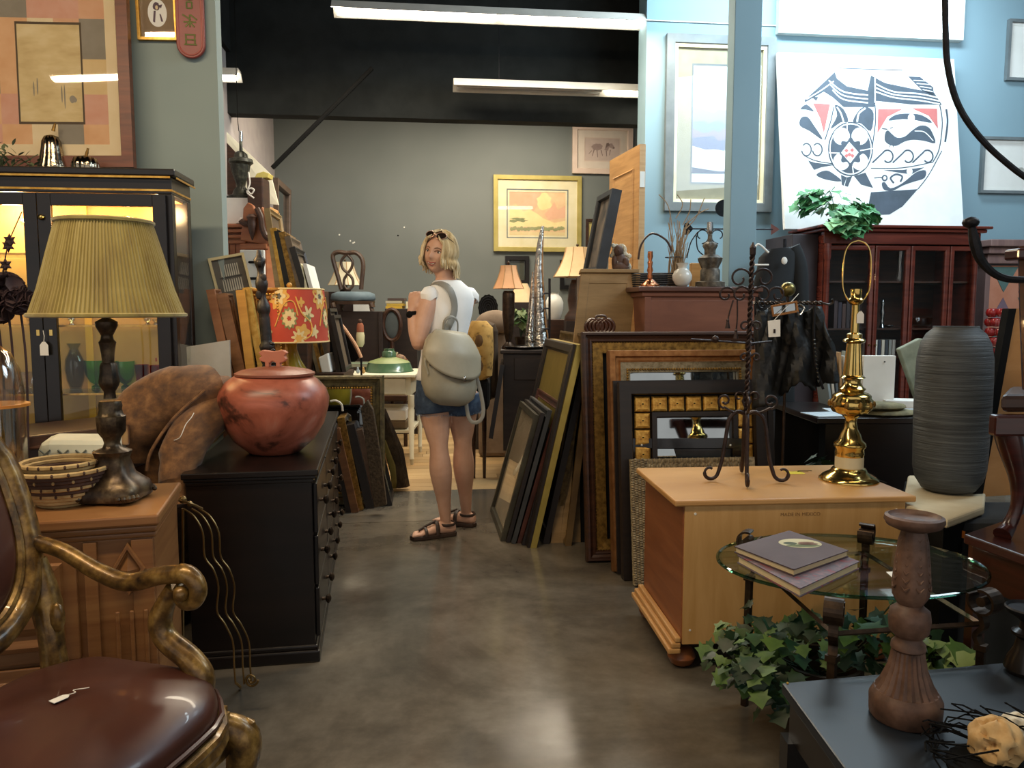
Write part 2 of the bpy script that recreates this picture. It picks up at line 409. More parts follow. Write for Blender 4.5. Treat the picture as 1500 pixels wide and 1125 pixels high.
def oval(cx, cy, rx, ry, n=24): return [(cx + rx * cos(2 * math.pi * i / n), cy + ry * sin(2 * math.pi * i / n)) for i in range(n)]
def blob(cx, cy, rx, ry, n=14, j=.25, rr=None):
    rr = rr or R
    return [(cx + rx * (1 + rr.uniform(-j, j)) * cos(2 * math.pi * i / n), cy + ry * (1 + rr.uniform(-j, j)) * sin(2 * math.pi * i / n)) for i in range(n)]
FLAT = lambda w, h: [(0, h), (w * .9, h), (w, h * .6), (w, -.002)]
STEP = lambda w, h: [(0, h * .6), (w * .12, h), (w * .3, h), (w * .38, h * .75), (w * .6, h * .6), (w * .7, h * .75), (w * .85, h * .7), (w, h * .3), (w, -.002)]
SCOOP = lambda w, h: [(0, h * .9), (w * .1, h), (w * .2, h), (w * .28, h * .8), (w * .45, h * .45), (w * .65, h * .3), (w * .8, h * .35), (w * .86, h * .5), (w * .94, h * .45), (w, -.002)]
def rail(u0, u1, vt, vb, Y, tz=.0): pass

# big patchwork print standing on the display cabinet, leaning on the wall
n_up = N
p0 = D(120, 243, 3.9)
A = D(-150, 247, 3.86); B = D(199, 247, 3.86); ang = 0.0
C = A + UPV * 1.35 + N * .08
M_f1 = wood('red brown frame wood', '5B2A16', '74391F', .4)
c_ = lambda n, a, b: mat(n, a, b, .75, scale=(9, 9, 9))
PK = [c_('print cream', 'D8C39B', 'DFCDA8'), c_('print peach', 'CF9F72', 'D8AC82'), c_('print salmon', 'CB9A76', 'D3A684'), c_('print mauve', 'A08474', 'AA9080'),
      c_('print grey', '857D6E', '8F8778'), c_('print sand', 'CDB07C', 'D4BA8A'), c_('print rose', 'C9937A', 'CFA08A')]
M_dk = mat('print dark line', '4A3B2A', '55452F', .7)
M_land = mat('print landscape', 'B29A5E', 'CDB67C', .7, stops=[(.3, 'BCA270'), (.5, 'CDB684'), (.7, 'D8C498')], scale=(6, 6, 14))
def art_patch(add, w, h):
    rr = random.Random(4); x0, x1, y0, y1 = .36, .93, .06, .97
    xs = [0, .14, .3, .42, .58, .72, .86, 1]; ys = [0, .08, .2, .34, .5, .62, .76, .88, 1]
    for i in range(7):
        for j in range(8): add(PK[rr.choice([0, 1, 1, 2, 5, 6, 3 if rr.random() < .5 else 5, 4 if rr.random() < .4 else 0])], [(xs[i], ys[j]), (xs[i + 1], ys[j]), (xs[i + 1], ys[j + 1]), (xs[i], ys[j + 1])])
    add(M_dk, [(.512, .08), (.87, .08), (.87, .485), (.512, .485)], 1); add(M_land, [(.522, .09), (.86, .09), (.86, .475), (.522, .475)], 2)
    add(M_dk, [(.04, .08), (.40, .08), (.40, .485), (.04, .485)], 1); add(M_land, [(.05, .09), (.39, .09), (.39, .475), (.05, .475)], 2)
    for x, y, s in ((.75, .20, .035), (.765, .19, .05), (.60, .22, .03), (.62, .23, .035)): add(PK[4], oval(x, y, .004, s, 10), 3)
    add(PK[4], blob(.81, .18, .02, .014), 3)
pframe('framed_print', 'very large patchwork print with cypress landscape in red brown frame on black cabinet', 'picture', A, B, C,
       FLAT(.055, .03), M_f1, rings=[(.055, PK[0])], art=art_patch, fill=PK[0])
# small oval lady in gold frame, red lacquer sign
def art_lady(add, w, h):
    add(c_('mount taupe', '7F6A50', '8A745A'), [(0, 0), (1, 0), (1, 1), (0, 1)])
    add(M_paper, oval(.5, .46, .28, .26), 1); dv = c_('sepia violet', '584650', '6A5662')
    add(dv, blob(.48, .58, .1, .08, 14, .1, random.Random(2)), 2); add(PK[0], oval(.49, .56, .04, .04), 3)
    add(dv, [(.36, .3), (.40, .5), (.46, .5), (.42, .28)], 2); add(dv, [(.6, .3), (.56, .44), (.6, .44), (.66, .3)], 2); add(dv, [(.54, .6), (.66, .62), (.62, .54)], 2)
A = D(203, 59, 3.99); B = D(262, 60, 3.99); C = D(194, -30, 3.99)
pframe('framed_print', 'small gold framed oval portrait of a lady high on the partition', 'picture', A, B, V3((A.x, A.y, C.z)), FLAT(.014, .014), M_gold, rings=[], art=art_lady, fill=PK[4])
mred = mat('red lacquer', '7E2A22', '8E352B', .4); mgrn = mat('green gilt glyph', '5E6B34', '7B7A3C', .5, .3)
b0 = BM(D(281, 66, 3.985)); bo = []
hw = .065; bo = [(-hw, 1.0)] + [(x, z) for x, z in arc2((0, 0), hw, 180, 360, 14)] + [(hw, 1.0)]
sg = solo('wall_plaque', MB().prism([b0 @ V3((x, 0, z)) for x, z in bo], N * -.02), mred, 'red lacquered wall plaque with rounded end and green characters beside small portrait', 'sign', bevel=.004)
part('border', MB().tube([b0 @ V3((x * .8, -.021, z * .8 + .0)) for x, z in bo], .003, 6), mat('red lacquer light', 'A04436', 'AC5040', .4), sg)
rr = random.Random(3)
STROKES = {0: [(-.6, .9, .6, .9), (-.6, .5, .6, .5), (-.7, .1, .7, .1), (-.5, .9, -.5, .1), (.5, .9, .5, .1)],
           1: [(-.8, 1, .1, .6), (.1, 1, .8, .6), (-.7, .4, .7, .4), (-.5, 0, 0, .4), (.5, 0, 0, .4), (0, 1, 0, 0)],
           2: [(0, 1, 0, .6), (-.4, .7, .4, .7), (-.3, .5, .3, .5), (-.3, .5, -.3, 0), (.3, .5, .3, 0), (-.3, 0, .3, 0)],
           3: [(-.7, .9, -.1, .9), (.1, .9, .8, .9), (-.5, 1, -.5, .4), (.4, 1, .4, .5), (-.7, .4, .7, .4), (-.3, .4, -.6, 0), (.3, .4, .7, 0)],
           4: [(-.9, .8, .9, .8), (0, 1.1, 0, .8), (-.6, .8, -.8, .2), (.5, .8, .8, .2), (-.4, .5, .4, .5), (-.4, .2, .4, .2)]}
for i in range(5):
    mb = MB(); z0 = -.01 + i * .085
    for (xa, za, xb, zb2) in STROKES[i]:
        mb.tube([b0 @ V3((xa * .04, -.0215, z0 + za * .055)), b0 @ V3((xb * .04, -.0215, z0 + zb2 * .055))], .0035, 5, flat=.6)
    part('character', mb, mgrn, sg)

# ---------------------------------------------------------------- black display cabinet with lit interior
M_ochre = mat('ochre lining', '9C7038', 'AA7E44', .7)
M_lit = emis('cabinet lamp', 'FFC36A', 14)
fr = D(250, 250, 3.45); s1 = fr.dot(T); s0 = s1 - 1.90; zt = 1.83; d0 = 3.45; d1 = 3.72
cab = thing('display_cabinet', 'black lacquered display cabinet with gilt lines and warm lit glass shelves', 'cabinet', W((s0 + s1) / 2, (d0 + d1) / 2))
Bc = B0M; B_ = lambda a, b: MB().box(a, b, Bc)
zb_ = .12; rs = .055
body = MB()
body.box((s0, d0, 0), (s1, d1, zb_), Bc).box((s0, d0, zt - .10), (s1, d1, zt - .03), Bc)
body.box((s0, d1 - .015, zb_), (s1, d1, zt - .1), Bc)
for x in (s0, s1 - rs): body.box((x, d0, zb_), (x + rs, d0 + .045, zt - .1), Bc).box((x, d1 - .045, zb_), (x + rs, d1, zt - .1), Bc)
part('carcass', body, M_blackw, cab, bevel=.003)
part('cornice', B_((s0 - .02, d0 - .02, zt - .03), (s1 + .02, d1, zt)), M_blackw, cab, bevel=.006)
part('lining', B_((s0 + .02, d1 - .022, zb_), (s1 - .02, d1 - .0155, zt - .1)).box((s0 + .02, d0 + .05, zt - .112), (s1 - .02, d1 - .02, zt - .101), Bc), M_ochre, cab)
for z in (zt - .035, zt - .085):
    part('gilt_line', B_((s0, d0 - .0235 if z > zt - .05 else d0 - .003, z - .004), (s1 + .003, d0 - .0202 if z > zt - .05 else d0 - .0005, z + .004)).box((s1 + .0005 if z < zt - .05 else s1 + .0205, d0, z - .004), (s1 + .003 if z < zt - .05 else s1 + .023, d1, z + .004), Bc), M_gold, cab)
sm = D(57, 300, 3.45).dot(T)      # meeting line of the doors
def door(a, b, hx):
    st = .052; mb = MB().box((a, d0 - .022, zb_), (a + st, d0 - .001, zt - .105), Bc).box((b - st, d0 - .022, zb_), (b, d0 - .001, zt - .105), Bc)
    mb.box((a + st, d0 - .022, zb_), (b - st, d0 - .001, zb_ + .07), Bc).box((a + st, d0 - .022, zt - .105 - .05), (b - st, d0 - .001, zt - .105), Bc)
    o = part('door', mb, M_blackw, cab, bevel=.002)
    part('glass_pane', B_((a + st, d0 - .012, zb_ + .07), (b - st, d0 - .009, zt - .155)), M_glass, o)
    for z in (1.16, .6): part('hinge_plate', B_((hx - .006, d0 - .025, z - .012), (hx + .006, d0 - .022, z + .012)), M_brass, o)
    return o
dl = door(s0 + .02, sm - .001, sm - .02); dr = door(sm + .001, s1 - .02, sm + .03)
k_ = P(57, 318, 3.4); part('knob', MB().ball(D(60, 318, 3.42), .012, 10), M_brass, dr, smooth=1)
tag_card(D(63, 484, 3.41), 1.55, dl, w=.011)
part('side_glass', B_((s1 - .006, d0 + .045, zb_), (s1 - .003, d1 - .045, zt - .1)), M_glass, cab)
shz = [D(150, 372, 3.5).z, D(150, 476, 3.5).z, D(150, 575, 3.5).z, .42]
for z in shz:
    sh = part('shelf', B_((s0 + .03, d0 + .03, z - .008), (s1 - .03, d1 - .03, z)), M_glassg, cab)
    part('shelf_edge', B_((s0 + .03, d0 + .024, z - .008), (s1 - .03, d0 + .0295, z)), M_gold, sh)
part('divider_strip', B_((D(132, 500, 3.7).dot(T) - .015, d1 - .03, zb_), (D(132, 500, 3.7).dot(T) + .015, d1 - .023, zt - .11)), mat('yellow trim', 'C48E2C', 'CF9B3A', .5), cab)
lp = W(D(18, 290, 3.6).dot(T), 3.6, zt - .125)
part('puck_lamp', MB().lathe([(.03, 0), (.035, .012), (.035, .02)], lp, 12), M_lit, cab)
l = bpy.data.lights.new('cabinet_lamp', 'POINT'); l.energy = 8; l.color = (1, .66, .3); l.shadow_soft_size = .04
lo = bpy.data.objects.new('cabinet_lamp', l); col.objects.link(lo); lo.location = lp - UPV * .03
l = bpy.data.lights.new('cabinet_lamp_right', 'POINT'); l.energy = 4.5; l.color = (1, .66, .3); l.shadow_soft_size = .04
lo = bpy.data.objects.new('cabinet_lamp_right', l); col.objects.link(lo); lo.location = lp - UPV * .03 + T * .62
l = bpy.data.lights.new('cabinet_lamp_low', 'AREA'); l.energy = 5; l.color = (1, .66, .3); l.size = .8; l.shape = 'RECTANGLE'; l.size_y = .05
lo = bpy.data.objects.new('cabinet_lamp_low', l); col.objects.link(lo); lo.location = W(s1 - .5, d0 + .09, zt - .15); lo.rotation_euler = (math.radians(35), 0, AB)

def jar(name, label, cat, u, Y, z0, rows, m, group=None, n=20, flute=None, smooth=60, extra=None):
    """turned object: rows of (half width px, v) traced at depth Y, standing at height z0 (bottom row first)"""
    c = P(u, rows[0][1], Y); k = Y / F * 1.002; zz = [P(u, v, Y).z for _, v in rows]
    prof = [(max(hw * k, .0005), z - zz[0] + z0) for (hw, _), z in zip(rows, zz)]
    mb = MB().lathe(prof, (c.x, Y, 0), n, flute=flute)
    if callable(extra): 
        r = thing(name, label, cat, (c.x, Y, z0), group); part(rsname(name), mb, m, r, smooth=smooth); extra(r, (c.x, Y)); return r
    return solo(name, mb, m, label, cat, group, smooth=smooth)
def rsname(n): return 'body'
def turned(u, Y, z0, rows, n=24, flute=None, base=None, sx=1, sy=1):
    """same, returned as mesh; base = v of z0"""
    c = P(u, rows[0][1], Y); k = Y / F * 1.002; zb0 = P(u, base if base is not None else rows[0][1], Y).z
    return MB().lathe([(max(hw * k, .0005), P(u, v, Y).z - zb0 + z0) for hw, v in rows], (c.x, Y, 0), n, flute=flute, sx=sx, sy=sy), V3((c.x, Y, z0))
Gg = lambda n, t: glass_mat(n, t, .06)
# glass vase, bowls and tumblers on the third shelf
z3 = shz[2]
M_gdk = glass_mat('smoky green glass', (.62, .66, .50), .03); M_ggr = glass_mat('emerald glass', (.30, .78, .32), .02); M_gred = glass_mat('ruby glass', (.88, .22, .22), .02)
M_gclr = glass_mat('crystal', (.88, .88, .85), .15)
def hollow(rows, t=1.2): return rows + [(max(h - t, .5), v) for h, v in rows[::-1][:-1]] + [(max(rows[0][0] - t, .5), rows[0][1] - 2)]
def pot(name, label, cat, u, Y, z0, rows, m, group=None, n=20, flute=None):
    mb, _ = turned(u, Y, z0, hollow(rows), n, flute); return solo(name, mb, m, label, cat, group, smooth=60)
pot('vase', 'dark smoky glass vase with flared neck on third cabinet shelf', 'vase', 112, 3.5, z3, [(8, 572), (12, 560), (14, 543), (13, 530), (8, 519), (6, 514), (10, 506)], M_gdk)
pot('bowl', 'emerald glass bowl on foot left of lamp column in cabinet', 'bowl', 141, 3.5, z3, [(6, 572), (6, 569), (2, 566), (8, 562), (13, 552), (15, 541), (15, 531)], M_ggr)
pot('bowl', 'emerald glass bowl on foot right of lamp column in cabinet', 'bowl', 184, 3.5, z3, [(6, 572), (6, 569), (2, 566), (8, 562), (13, 552), (14, 541), (14, 532)], M_ggr)
pot('tumbler', 'ruby glass tumbler, left of the pair on third cabinet shelf', 'glass', 209, 3.5, z3, [(7, 571), (8, 560), (9, 548), (10, 536)], M_gred, 'ruby tumblers', 20, (10, .06))
pot('tumbler', 'ruby glass tumbler, right of the pair on third cabinet shelf', 'glass', 231, 3.47, z3, [(7, 571), (8, 560), (9, 548), (10, 536)], M_gred, 'ruby tumblers', 20, (10, .06))
pot('bowl', 'wide ruby glass bowl behind the tumblers in cabinet', 'bowl', 236, 3.58, z3, [(9, 571), (12, 545), (14, 533), (14, 528)], M_gred)
# second and top shelf crystal
z2 = shz[1]; z1 = shz[0]
for i, (u, h, hw, z, Y, lab) in enumerate([(105, 10, 5, z2, 3.48, 'next to the black door stile'), (120, 9, 5, z2, 3.55, 'just left of lamp stem'), (216, 9, 5, z2, 3.48, 'under lampshade edge'), (228, 8, 5, z2, 3.53, 'at far right end'),
                                  (8, 12, 6, z2, 3.5, 'behind the dark flower heads'), (31, 13, 6, z2, 3.55, 'right of the dark flower heads'), (45, 10, 5, z2, 3.48, 'by the left hinge plate'), (235, 25, 7, z1, 3.5, 'stacked at top shelf end')]):
    pot('goblet', 'small cut crystal cup on cabinet shelf ' + lab, 'glass', u, Y, z, [(hw * .7, 470), (hw * .7, 469), (hw * .3, 467), (hw, 470 - h * .6), (hw * 1.1, 470 - h)], M_gclr, 'crystal cups in the display cabinet', 12, (6, .1))
pot('candy_dish', 'footed cut crystal dish above the pleated shade', 'dish', 192, 3.5, z1, [(5, 372), (2, 368), (3, 340), (3, 332), (9, 326), (11, 318), (10, 313)], M_gclr, None, 20, (8, .12))
# glass bauble stand at upper left shelf
st = thing('ornament_stand', 'wire ornament stand with copper bauble on top lit cabinet shelf', 'ornament', P(30, 372, 3.5))
zc = P(30, 372, 3.5).z - z1; f3 = lambda u, v, Y=3.5: P(u, v, Y) - UPV * zc
part('stem', MB().tube([f3(30, 371), f3(30, 305)], .004, 6), M_bronze, st); part('foot', MB().lathe([(.03, 0), (.028, .006), (.006, .012)], f3(30, 371.5), 14), M_bronze, st)
part('bauble', MB().ball(f3(31, 300), .017, 12), mat('copper glass', 'A4653A', 'C08A54', .15, .9), st, smooth=1)
for a in (1, -1):
    part('arm', MB().tube(catmull([f3(30, 308), f3(30 + 8 * a, 306), f3(30 + 14 * a, 313), f3(30 + 15 * a, 326)], 5), .003, 6), M_bronze, st, smooth=1)
    part('bauble', MB().ball(f3(30 + 15 * a, 330), .011, 12), mat('dark bauble', '3A2A22', '5A4232', .1, .8), st, smooth=1)
    part('glass_drop', MB().lathe([(.002, 0), (.02, .03), (.028, .07), (.02, .11), (.003, .14)], f3(30 + 8 * a, 345) , 12), M_gclr, st, smooth=1)
pot('hurricane_vase', 'clear hand blown vase glowing at left of top cabinet shelf', 'vase', 8, 3.5, z1, [(9, 372), (10, 360), (5, 345), (8, 325), (9, 310), (12, 302)], M_gclr)
# plate on stand and cut bowl, third shelf left
mb = MB().lathe([(.001, .0), (.075, .004), (.09, .012), (.088, .014), (.07, .008), (.001, .005)], (0, 0, 0), 30); mb.tr(MT(P(41, 535, 3.56)) @ Matrix.Rotation(math.radians(70), 4, 'X'))
for p in mb.v: p.z += z3 + .085 - P(41, 535, 3.56).z
pl = solo('plate', mb, mat('glazed plate', 'A89C7E', 'B8AC8E', .3), 'pale round plate with red flower leaning in cabinet beside black door stile', 'plate', smooth=40)
pot('bowl', 'cut crystal bowl before the pale flower plate in cabinet', 'bowl', 41, 3.47, z3, [(10, 572), (12, 570), (15, 560), (16, 546)], M_gclr, None, 24, (12, .1))

# things on top of the cabinet
M_merc = mat('mercury glass', '8E8474', 'A89C88', .12, 1.0, (60, 60, 60), bmp=.4)
def gourd(name, label, u, Y, rows, stalk):
    rows = [(h, 262 - (243 - v) * 1.32) for h, v in rows]; stalk = [262 - (243 - v) * 1.32 for v in stalk]; dz_g = P(u, 262, Y).z - zt
    mb, c = turned(u, Y, zt + .001, rows, 48, (12, .10)); r = thing(name, label, 'gourd', c)
    part('body', mb, M_merc, r, smooth=70)
    part('stalk', MB().tube(catmull([P(u, stalk[0], Y), P(u + 1, stalk[0] - 5, Y), P(u + 3, stalk[1], Y)], 4), [.008, .007, .005], 8), M_goldd, r, smooth=1)
gourd('silver_gourd', 'tall silvered glass gourd on black cabinet top', 78, 3.62, [(16, 240), (21, 236), (22, 228), (17, 215), (14, 203), (13, 196), (9, 190), (2, 188)], (190, 181))
gourd('silver_pumpkin', 'small squat silvered glass pumpkin on black cabinet top', 126, 3.55, [(11, 242), (15, 240), (19, 233), (19, 226), (15, 219), (3, 216)], (219, 209))
def leafmesh(L, w, m, fold=.15, n=3):
    """a pointed leaf lying along +x"""
    vs = [(0, 0, 0)]; fs = []
    for i in range(1, n + 1):
        t = i / (n + 1); ww = w * sin(math.pi * t ** .8); vs += [(L * t, ww, fold * ww), (L * t, 0, -.02 * L * t), (L * t, -ww, fold * ww)]
    vs.append((L, 0, -.06 * L)); fs = [(0, 2, 1), (0, 3, 2)]
    for i in range(n - 1): a = 1 + 3 * i; fs += [(a, a + 1, a + 4, a + 3), (a + 1, a + 2, a + 5, a + 4)]
    a = 1 + 3 * (n - 1); e = len(vs) - 1; fs += [(a, a + 1, e), (a + 1, a + 2, e)]
    return mesh_of(MB().add(vs, fs), m, True)
M_moss = mat('dusty green leaf', '4A5236', '666D48', .7)
gb = thing('greenery_sprig', 'dusty green artificial sprig at left end of cabinet top', 'plant', W(D(5, 240, 3.6).dot(T), 3.6, zt))
lm = leafmesh(.035, .008, M_moss); rr = random.Random(11)
for i in range(80):
    a = rr.uniform(0, 6.28); e = rr.uniform(-.1, 1.2); rad = rr.uniform(.0, .06); c = MW[gb.name].translation + V3((rr.gauss(0, .03) + (.0 if i < 55 else .13), rr.gauss(0, .02), .01 + abs(rr.gauss(0, .04)) * (1 if i < 55 else .4)))
    inst('leaf', lm, MT(c) @ rotz(a) @ Matrix.Rotation(-e, 4, 'Y'), gb)
for i in range(5): part('stem', MB().tube([MW[gb.name].translation, MW[gb.name].translation + V3((rr.uniform(-.08, .16), rr.uniform(-.03, .03), rr.uniform(.03, .1)))], .002, 5), M_moss, gb)

# ---------------------------------------------------------------- black dresser (3 drawer columns facing the aisle)
q0 = V3((P(461, 700, 2.70).x, 2.70, 0)); dv = V3((-.175, 1, 0)).normalized(); dn = V3((dv.y, -dv.x, 0))
Dm = basis(q0, -dn, dv, UPV)       # local x to the left (width), y along, z up
# local x: 0 at aisle face
dz = .70; DW = .43; DL = 1.60
dr_ = thing('dresser', 'low black dresser with moulded top and faceted knobs, red clay pot on it', 'dresser', None, None, basis(q0 + dv * .8 - dn * .23, -dn, dv, UPV))
xb = lambda a, b, mb=None: (mb or MB()).box(a, b, Dm)
part('carcass', xb((.012, .012, .05), (DW, DL, dz - .035)), M_blackw, dr_, bevel=.003)
part('top', xb((-.012, -.014, dz - .022), (DW + .01, DL + .01, dz)), M_blackw, dr_, bevel=.004)
part('top_moulding', xb((-.004, -.006, dz - .034), (DW + .004, DL, dz - .0225)).box((.004, .002, dz - .048), (DW, DL, dz - .0345), Dm), M_blackw, dr_, bevel=.003)
part('plinth', xb((-.004, -.004, 0), (DW + .004, DL, .045)).box((.004, .004, .0455), (DW, DL, .062), Dm), M_blackw, dr_, bevel=.006)
for i in range(3):
    for j in range(3):
        y0, y1 = .04 + i * .52, .04 + i * .52 + .505; z0, z1 = .08 + j * .19, .08 + j * .19 + .18
        o = part('drawer', xb((-.004, y0, z0), (.0115, y1, z1)), M_blackw, dr_, bevel=.004)
        for yy in (y0 + .13, y1 - .13):
            part('knob', MB().lathe([(.007, 0), (.006, .012), (.016, .018), (.018, .026), (.010, .032), (.002, .034)], Dm @ V3((-.004, yy, (z0 + z1) / 2)), 10, Dm.to_3x3().to_4x4() @ Matrix.Rotation(-math.pi / 2, 4, 'Y')), M_bronze, o, smooth=30)
ztop = dz + .0005
# red clay pot
M_clay = mat('burnished clay', 'A0492F', stops=[(.31, '2A1914'), (.39, '5A3024'), (.45, '94503C'), (.58, 'B0644E'), (.72, 'C08A76')], rough=.35, scale=(4.2, 4.2, 6.5), nscale=1.0, det=5, dist=.8)
Yp = 3.03
mb, c = turned(403, Yp, ztop, [(34, 664), (38, 662), (58, 645), (72, 622), (79, 598), (80, 585), (76, 572), (66, 560), (56, 553), (50, 551)], 48)
pr = thing('lidded_pot', 'large red burnished clay pot with smoke clouds on the black dresser', 'pot', c)
part('body', mb, M_clay, pr, smooth=60)
mb, _ = turned(403, Yp, ztop, [(54, 553), (57, 551), (57, 548), (48, 544), (25, 540), (4, 539)], 48, base=664)
ld = part('lid', mb, mat('lid clay', '7A4534', '9A5A44', .4, scale=(5, 5, 5)), pr, smooth=40)
hp = [(-11, 540), (-11, 533), (-18, 531), (-20, 527), (-16, 524), (-21, 519), (-15, 515), (0, 517), (15, 515), (21, 519), (17, 524), (20, 528), (17, 532), (11, 534), (11, 540), (5, 540), (5, 534), (0, 531), (-5, 534), (-5, 540)]
dzp = P(403, 664, Yp).z - ztop
part('handle', MB().prism([P(399 + x, v, Yp - .012) - UPV * dzp for x, v in hp], (0, .03, 0)), mat('lid clay light', 'B06850', 'BC765C', .5), ld, bevel=.003)
# ---------------------------------------------------------------- carved dark staff and floral drum lamp on the dresser
M_dkc = mat('blackened carved wood', '17120F', '2C221C', .45, scale=(30, 30, 30), bmp=.6)
def carved(u0, v0, u1, v1, Y, z0, name, label):
    a = P(u0, v0, Y); b = P(u1, v1, Y); off = a.z - z0; a.z -= off; b.z -= off; n = 60; pts = []; rs = []
    for i in range(n + 1):
        t = i / n; pts.append(a.lerp(b, t)); r = .036 * (1 - .35 * t)
        if t < .5: r *= 1 + .16 * sin(t * 95)
        elif t < .64: r *= .85
        else: r *= .82 + .28 * sin(t * 48) 
        if t > .96: r *= .6
        rs.append(r)
    root = thing(name, label, 'carving', a)
    part('shaft', MB().tube(pts, rs, 12), M_dkc, root, smooth=50)
    mb = MB()
    for i in range(14):
        t = .04 + i * .035; p = a.lerp(b, t); mb.ball(p + V3((.026, -.012, 0)), (.014, .012, .009), 8)
    part('carved_ridge', mb, M_dkc, root, smooth=1)
    mb = MB().ball(a.lerp(b, .93) + V3((.004, -.018, 0)), (.014, .012, .02), 8).ball(a.lerp(b, .85) + V3((.012, -.01, 0)), (.016, .014, .022), 8).ball(a.lerp(b, .76) + V3((-.012, -.01, 0)), (.016, .014, .022), 8)
    part('carved_figure', mb, M_dkc, root, smooth=1, kind='stuff'); return root
carved(402, 636, 379, 368, 3.5, ztop, 'carved_staff', 'tall black carved wooden staff figure standing behind the clay pot')
M_flred = mat('floral red cloth', 'B8432F', 'C4503A', .8); M_flcr = mat('floral cream', 'E0C68A', 'E8D29C', .8); M_flye = mat('floral yellow', 'D9A24A', 'E2B05C', .8); M_flgn = mat('floral sage', '7F8450', '8F9460', .8); M_flgy = mat('floral grey', '5E5A50', '6B675C', .8)
Yl = 3.95; lc = P(426, 500, Yl); rT = 49 * Yl / F; rB = 55 * Yl / F; zT = P(426, 424, Yl).z; zB = P(426, 500, Yl).z
lam = thing('table_lamp', 'table lamp with red floral drum shade and mustard ceramic base', 'lamp', (lc.x, Yl, ztop))
nn = 48; mb = MB()
mb.lathe([(rB, zB), (rT, zT), (rT - .004, zT), (rB - .004, zB)], (lc.x, Yl, 0), nn, caps=False)
shd = part('lamp_shade', mb, M_flred, lam, smooth=60)
for z, r in ((zB, rB), (zT, rT)): part('rim', MB().tube([(lc.x + r * cos(t * 6.2832 / nn), Yl + r * sin(t * 6.2832 / nn), z) for t in range(nn)], .004, 6, closed=1), M_flcr, shd, smooth=1)
def onshade(a, t, lift=0):
    r = rB + (rT - rB) * t + .0012 + lift * .0006; return V3((lc.x + r * cos(a), Yl + r * sin(a), zB + (zT - zB) * t))
def petal(a0, t0, ra, rt, n, depth, m, lift, mbs, ph=0):
    ctr = onshade(a0, t0, lift); vs = [ctr]; k = n * 8
    for i in range(k):
        th = 6.2832 * i / k; q = 1 - depth * (.5 - .5 * cos(n * th + ph))
        vs.append(onshade(a0 + ra * q * cos(th), min(.985, max(.015, t0 + rt * q * sin(th))), lift))
    mbs.setdefault(m.name, (MB(), m))[0].add(vs, [(0, 1 + i, 1 + (i + 1) % k) for i in range(k)])
mbs = {}; rr = random.Random(5)
import itertools
for kx in range(5):
    o_ = -1.9 + kx * 1.2566 - 1.3
    petal(o_ + .35, .86, .30, .28, 9, .25, M_flye, 0, mbs); petal(o_ + .35, .86, .2, .17, 6, .4, M_flcr, 1, mbs); petal(o_ + .35, .86, .08, .06, 5, .3, M_flgy, 2, mbs)
    petal(o_ + .62, .45, .22, .21, 12, .2, M_flgn, 0, mbs); petal(o_ + .62, .45, .18, .17, 9, .25, M_flcr, 1, mbs); petal(o_ + .62, .45, .06, .05, 6, .3, M_flred, 2, mbs)
    petal(o_ - .12, .52, .19, .18, 6, .6, M_flcr, 0, mbs, 1); petal(o_ - .12, .46, .09, .09, 5, .5, M_flgn, 1, mbs)
    petal(o_ - .3, .2, .22, .16, 5, .35, M_flye, 0, mbs); petal(o_ + .05, .2, .13, .14, 5, .5, M_flcr, 1, mbs)
    petal(o_ + .85, .1, .2, .16, 8, .45, M_flcr, 1, mbs); petal(o_ + .85, .08, .1, .08, 6, .3, M_flye, 2, mbs); petal(o_ - .3, .75, .10, .10, 4, .5, M_flye, 0, mbs)
    pts = catmull([onshade(o_ - .5, .0, 1), onshade(o_ - .1, .12, 1), onshade(o_ - .05, .35, 1), onshade(o_ - .3, .55, 1), onshade(o_ - .45, .85, 1)], 6)
    mbs.setdefault(M_flye.name, (MB(), M_flye))[0].tube(pts, .0035, 5)
    pts = catmull([onshade(o_ + .25, .3, 1), onshade(o_ + .5, .72, 1), onshade(o_ + .75, .75, 1), onshade(o_ + .85, .5, 1)], 6)
    mbs[M_flye.name][0].tube(pts, .003, 5)
for mb, m in mbs.values(): part('printed_flowers', mb, m, shd, kind='stuff')
mb, _ = turned(426, Yl, ztop, [(26, 617), (30, 612), (34, 590), (33, 565), (26, 545), (17, 530), (12, 515), (12, 500), (11, 497), (3, 495)], 28, base=617)
part('ceramic_base', mb, mat('mustard glaze', '8A7A22', 'A08E30', .15), lam, smooth=60)
part('finial', MB().ball((lc.x + .0, Yl, zT + .02), .015, 10), mat('amber finial', 'C08A2E', 'D29C40', .3), lam, smooth=1)
part('harp', MB().tube([(lc.x, Yl, zB), (lc.x, Yl, zT + .01)], .004, 6).tube([(lc.x - rT, Yl, zT - .01), (lc.x + rT, Yl, zT - .01)], .002, 5), M_brass, lam)

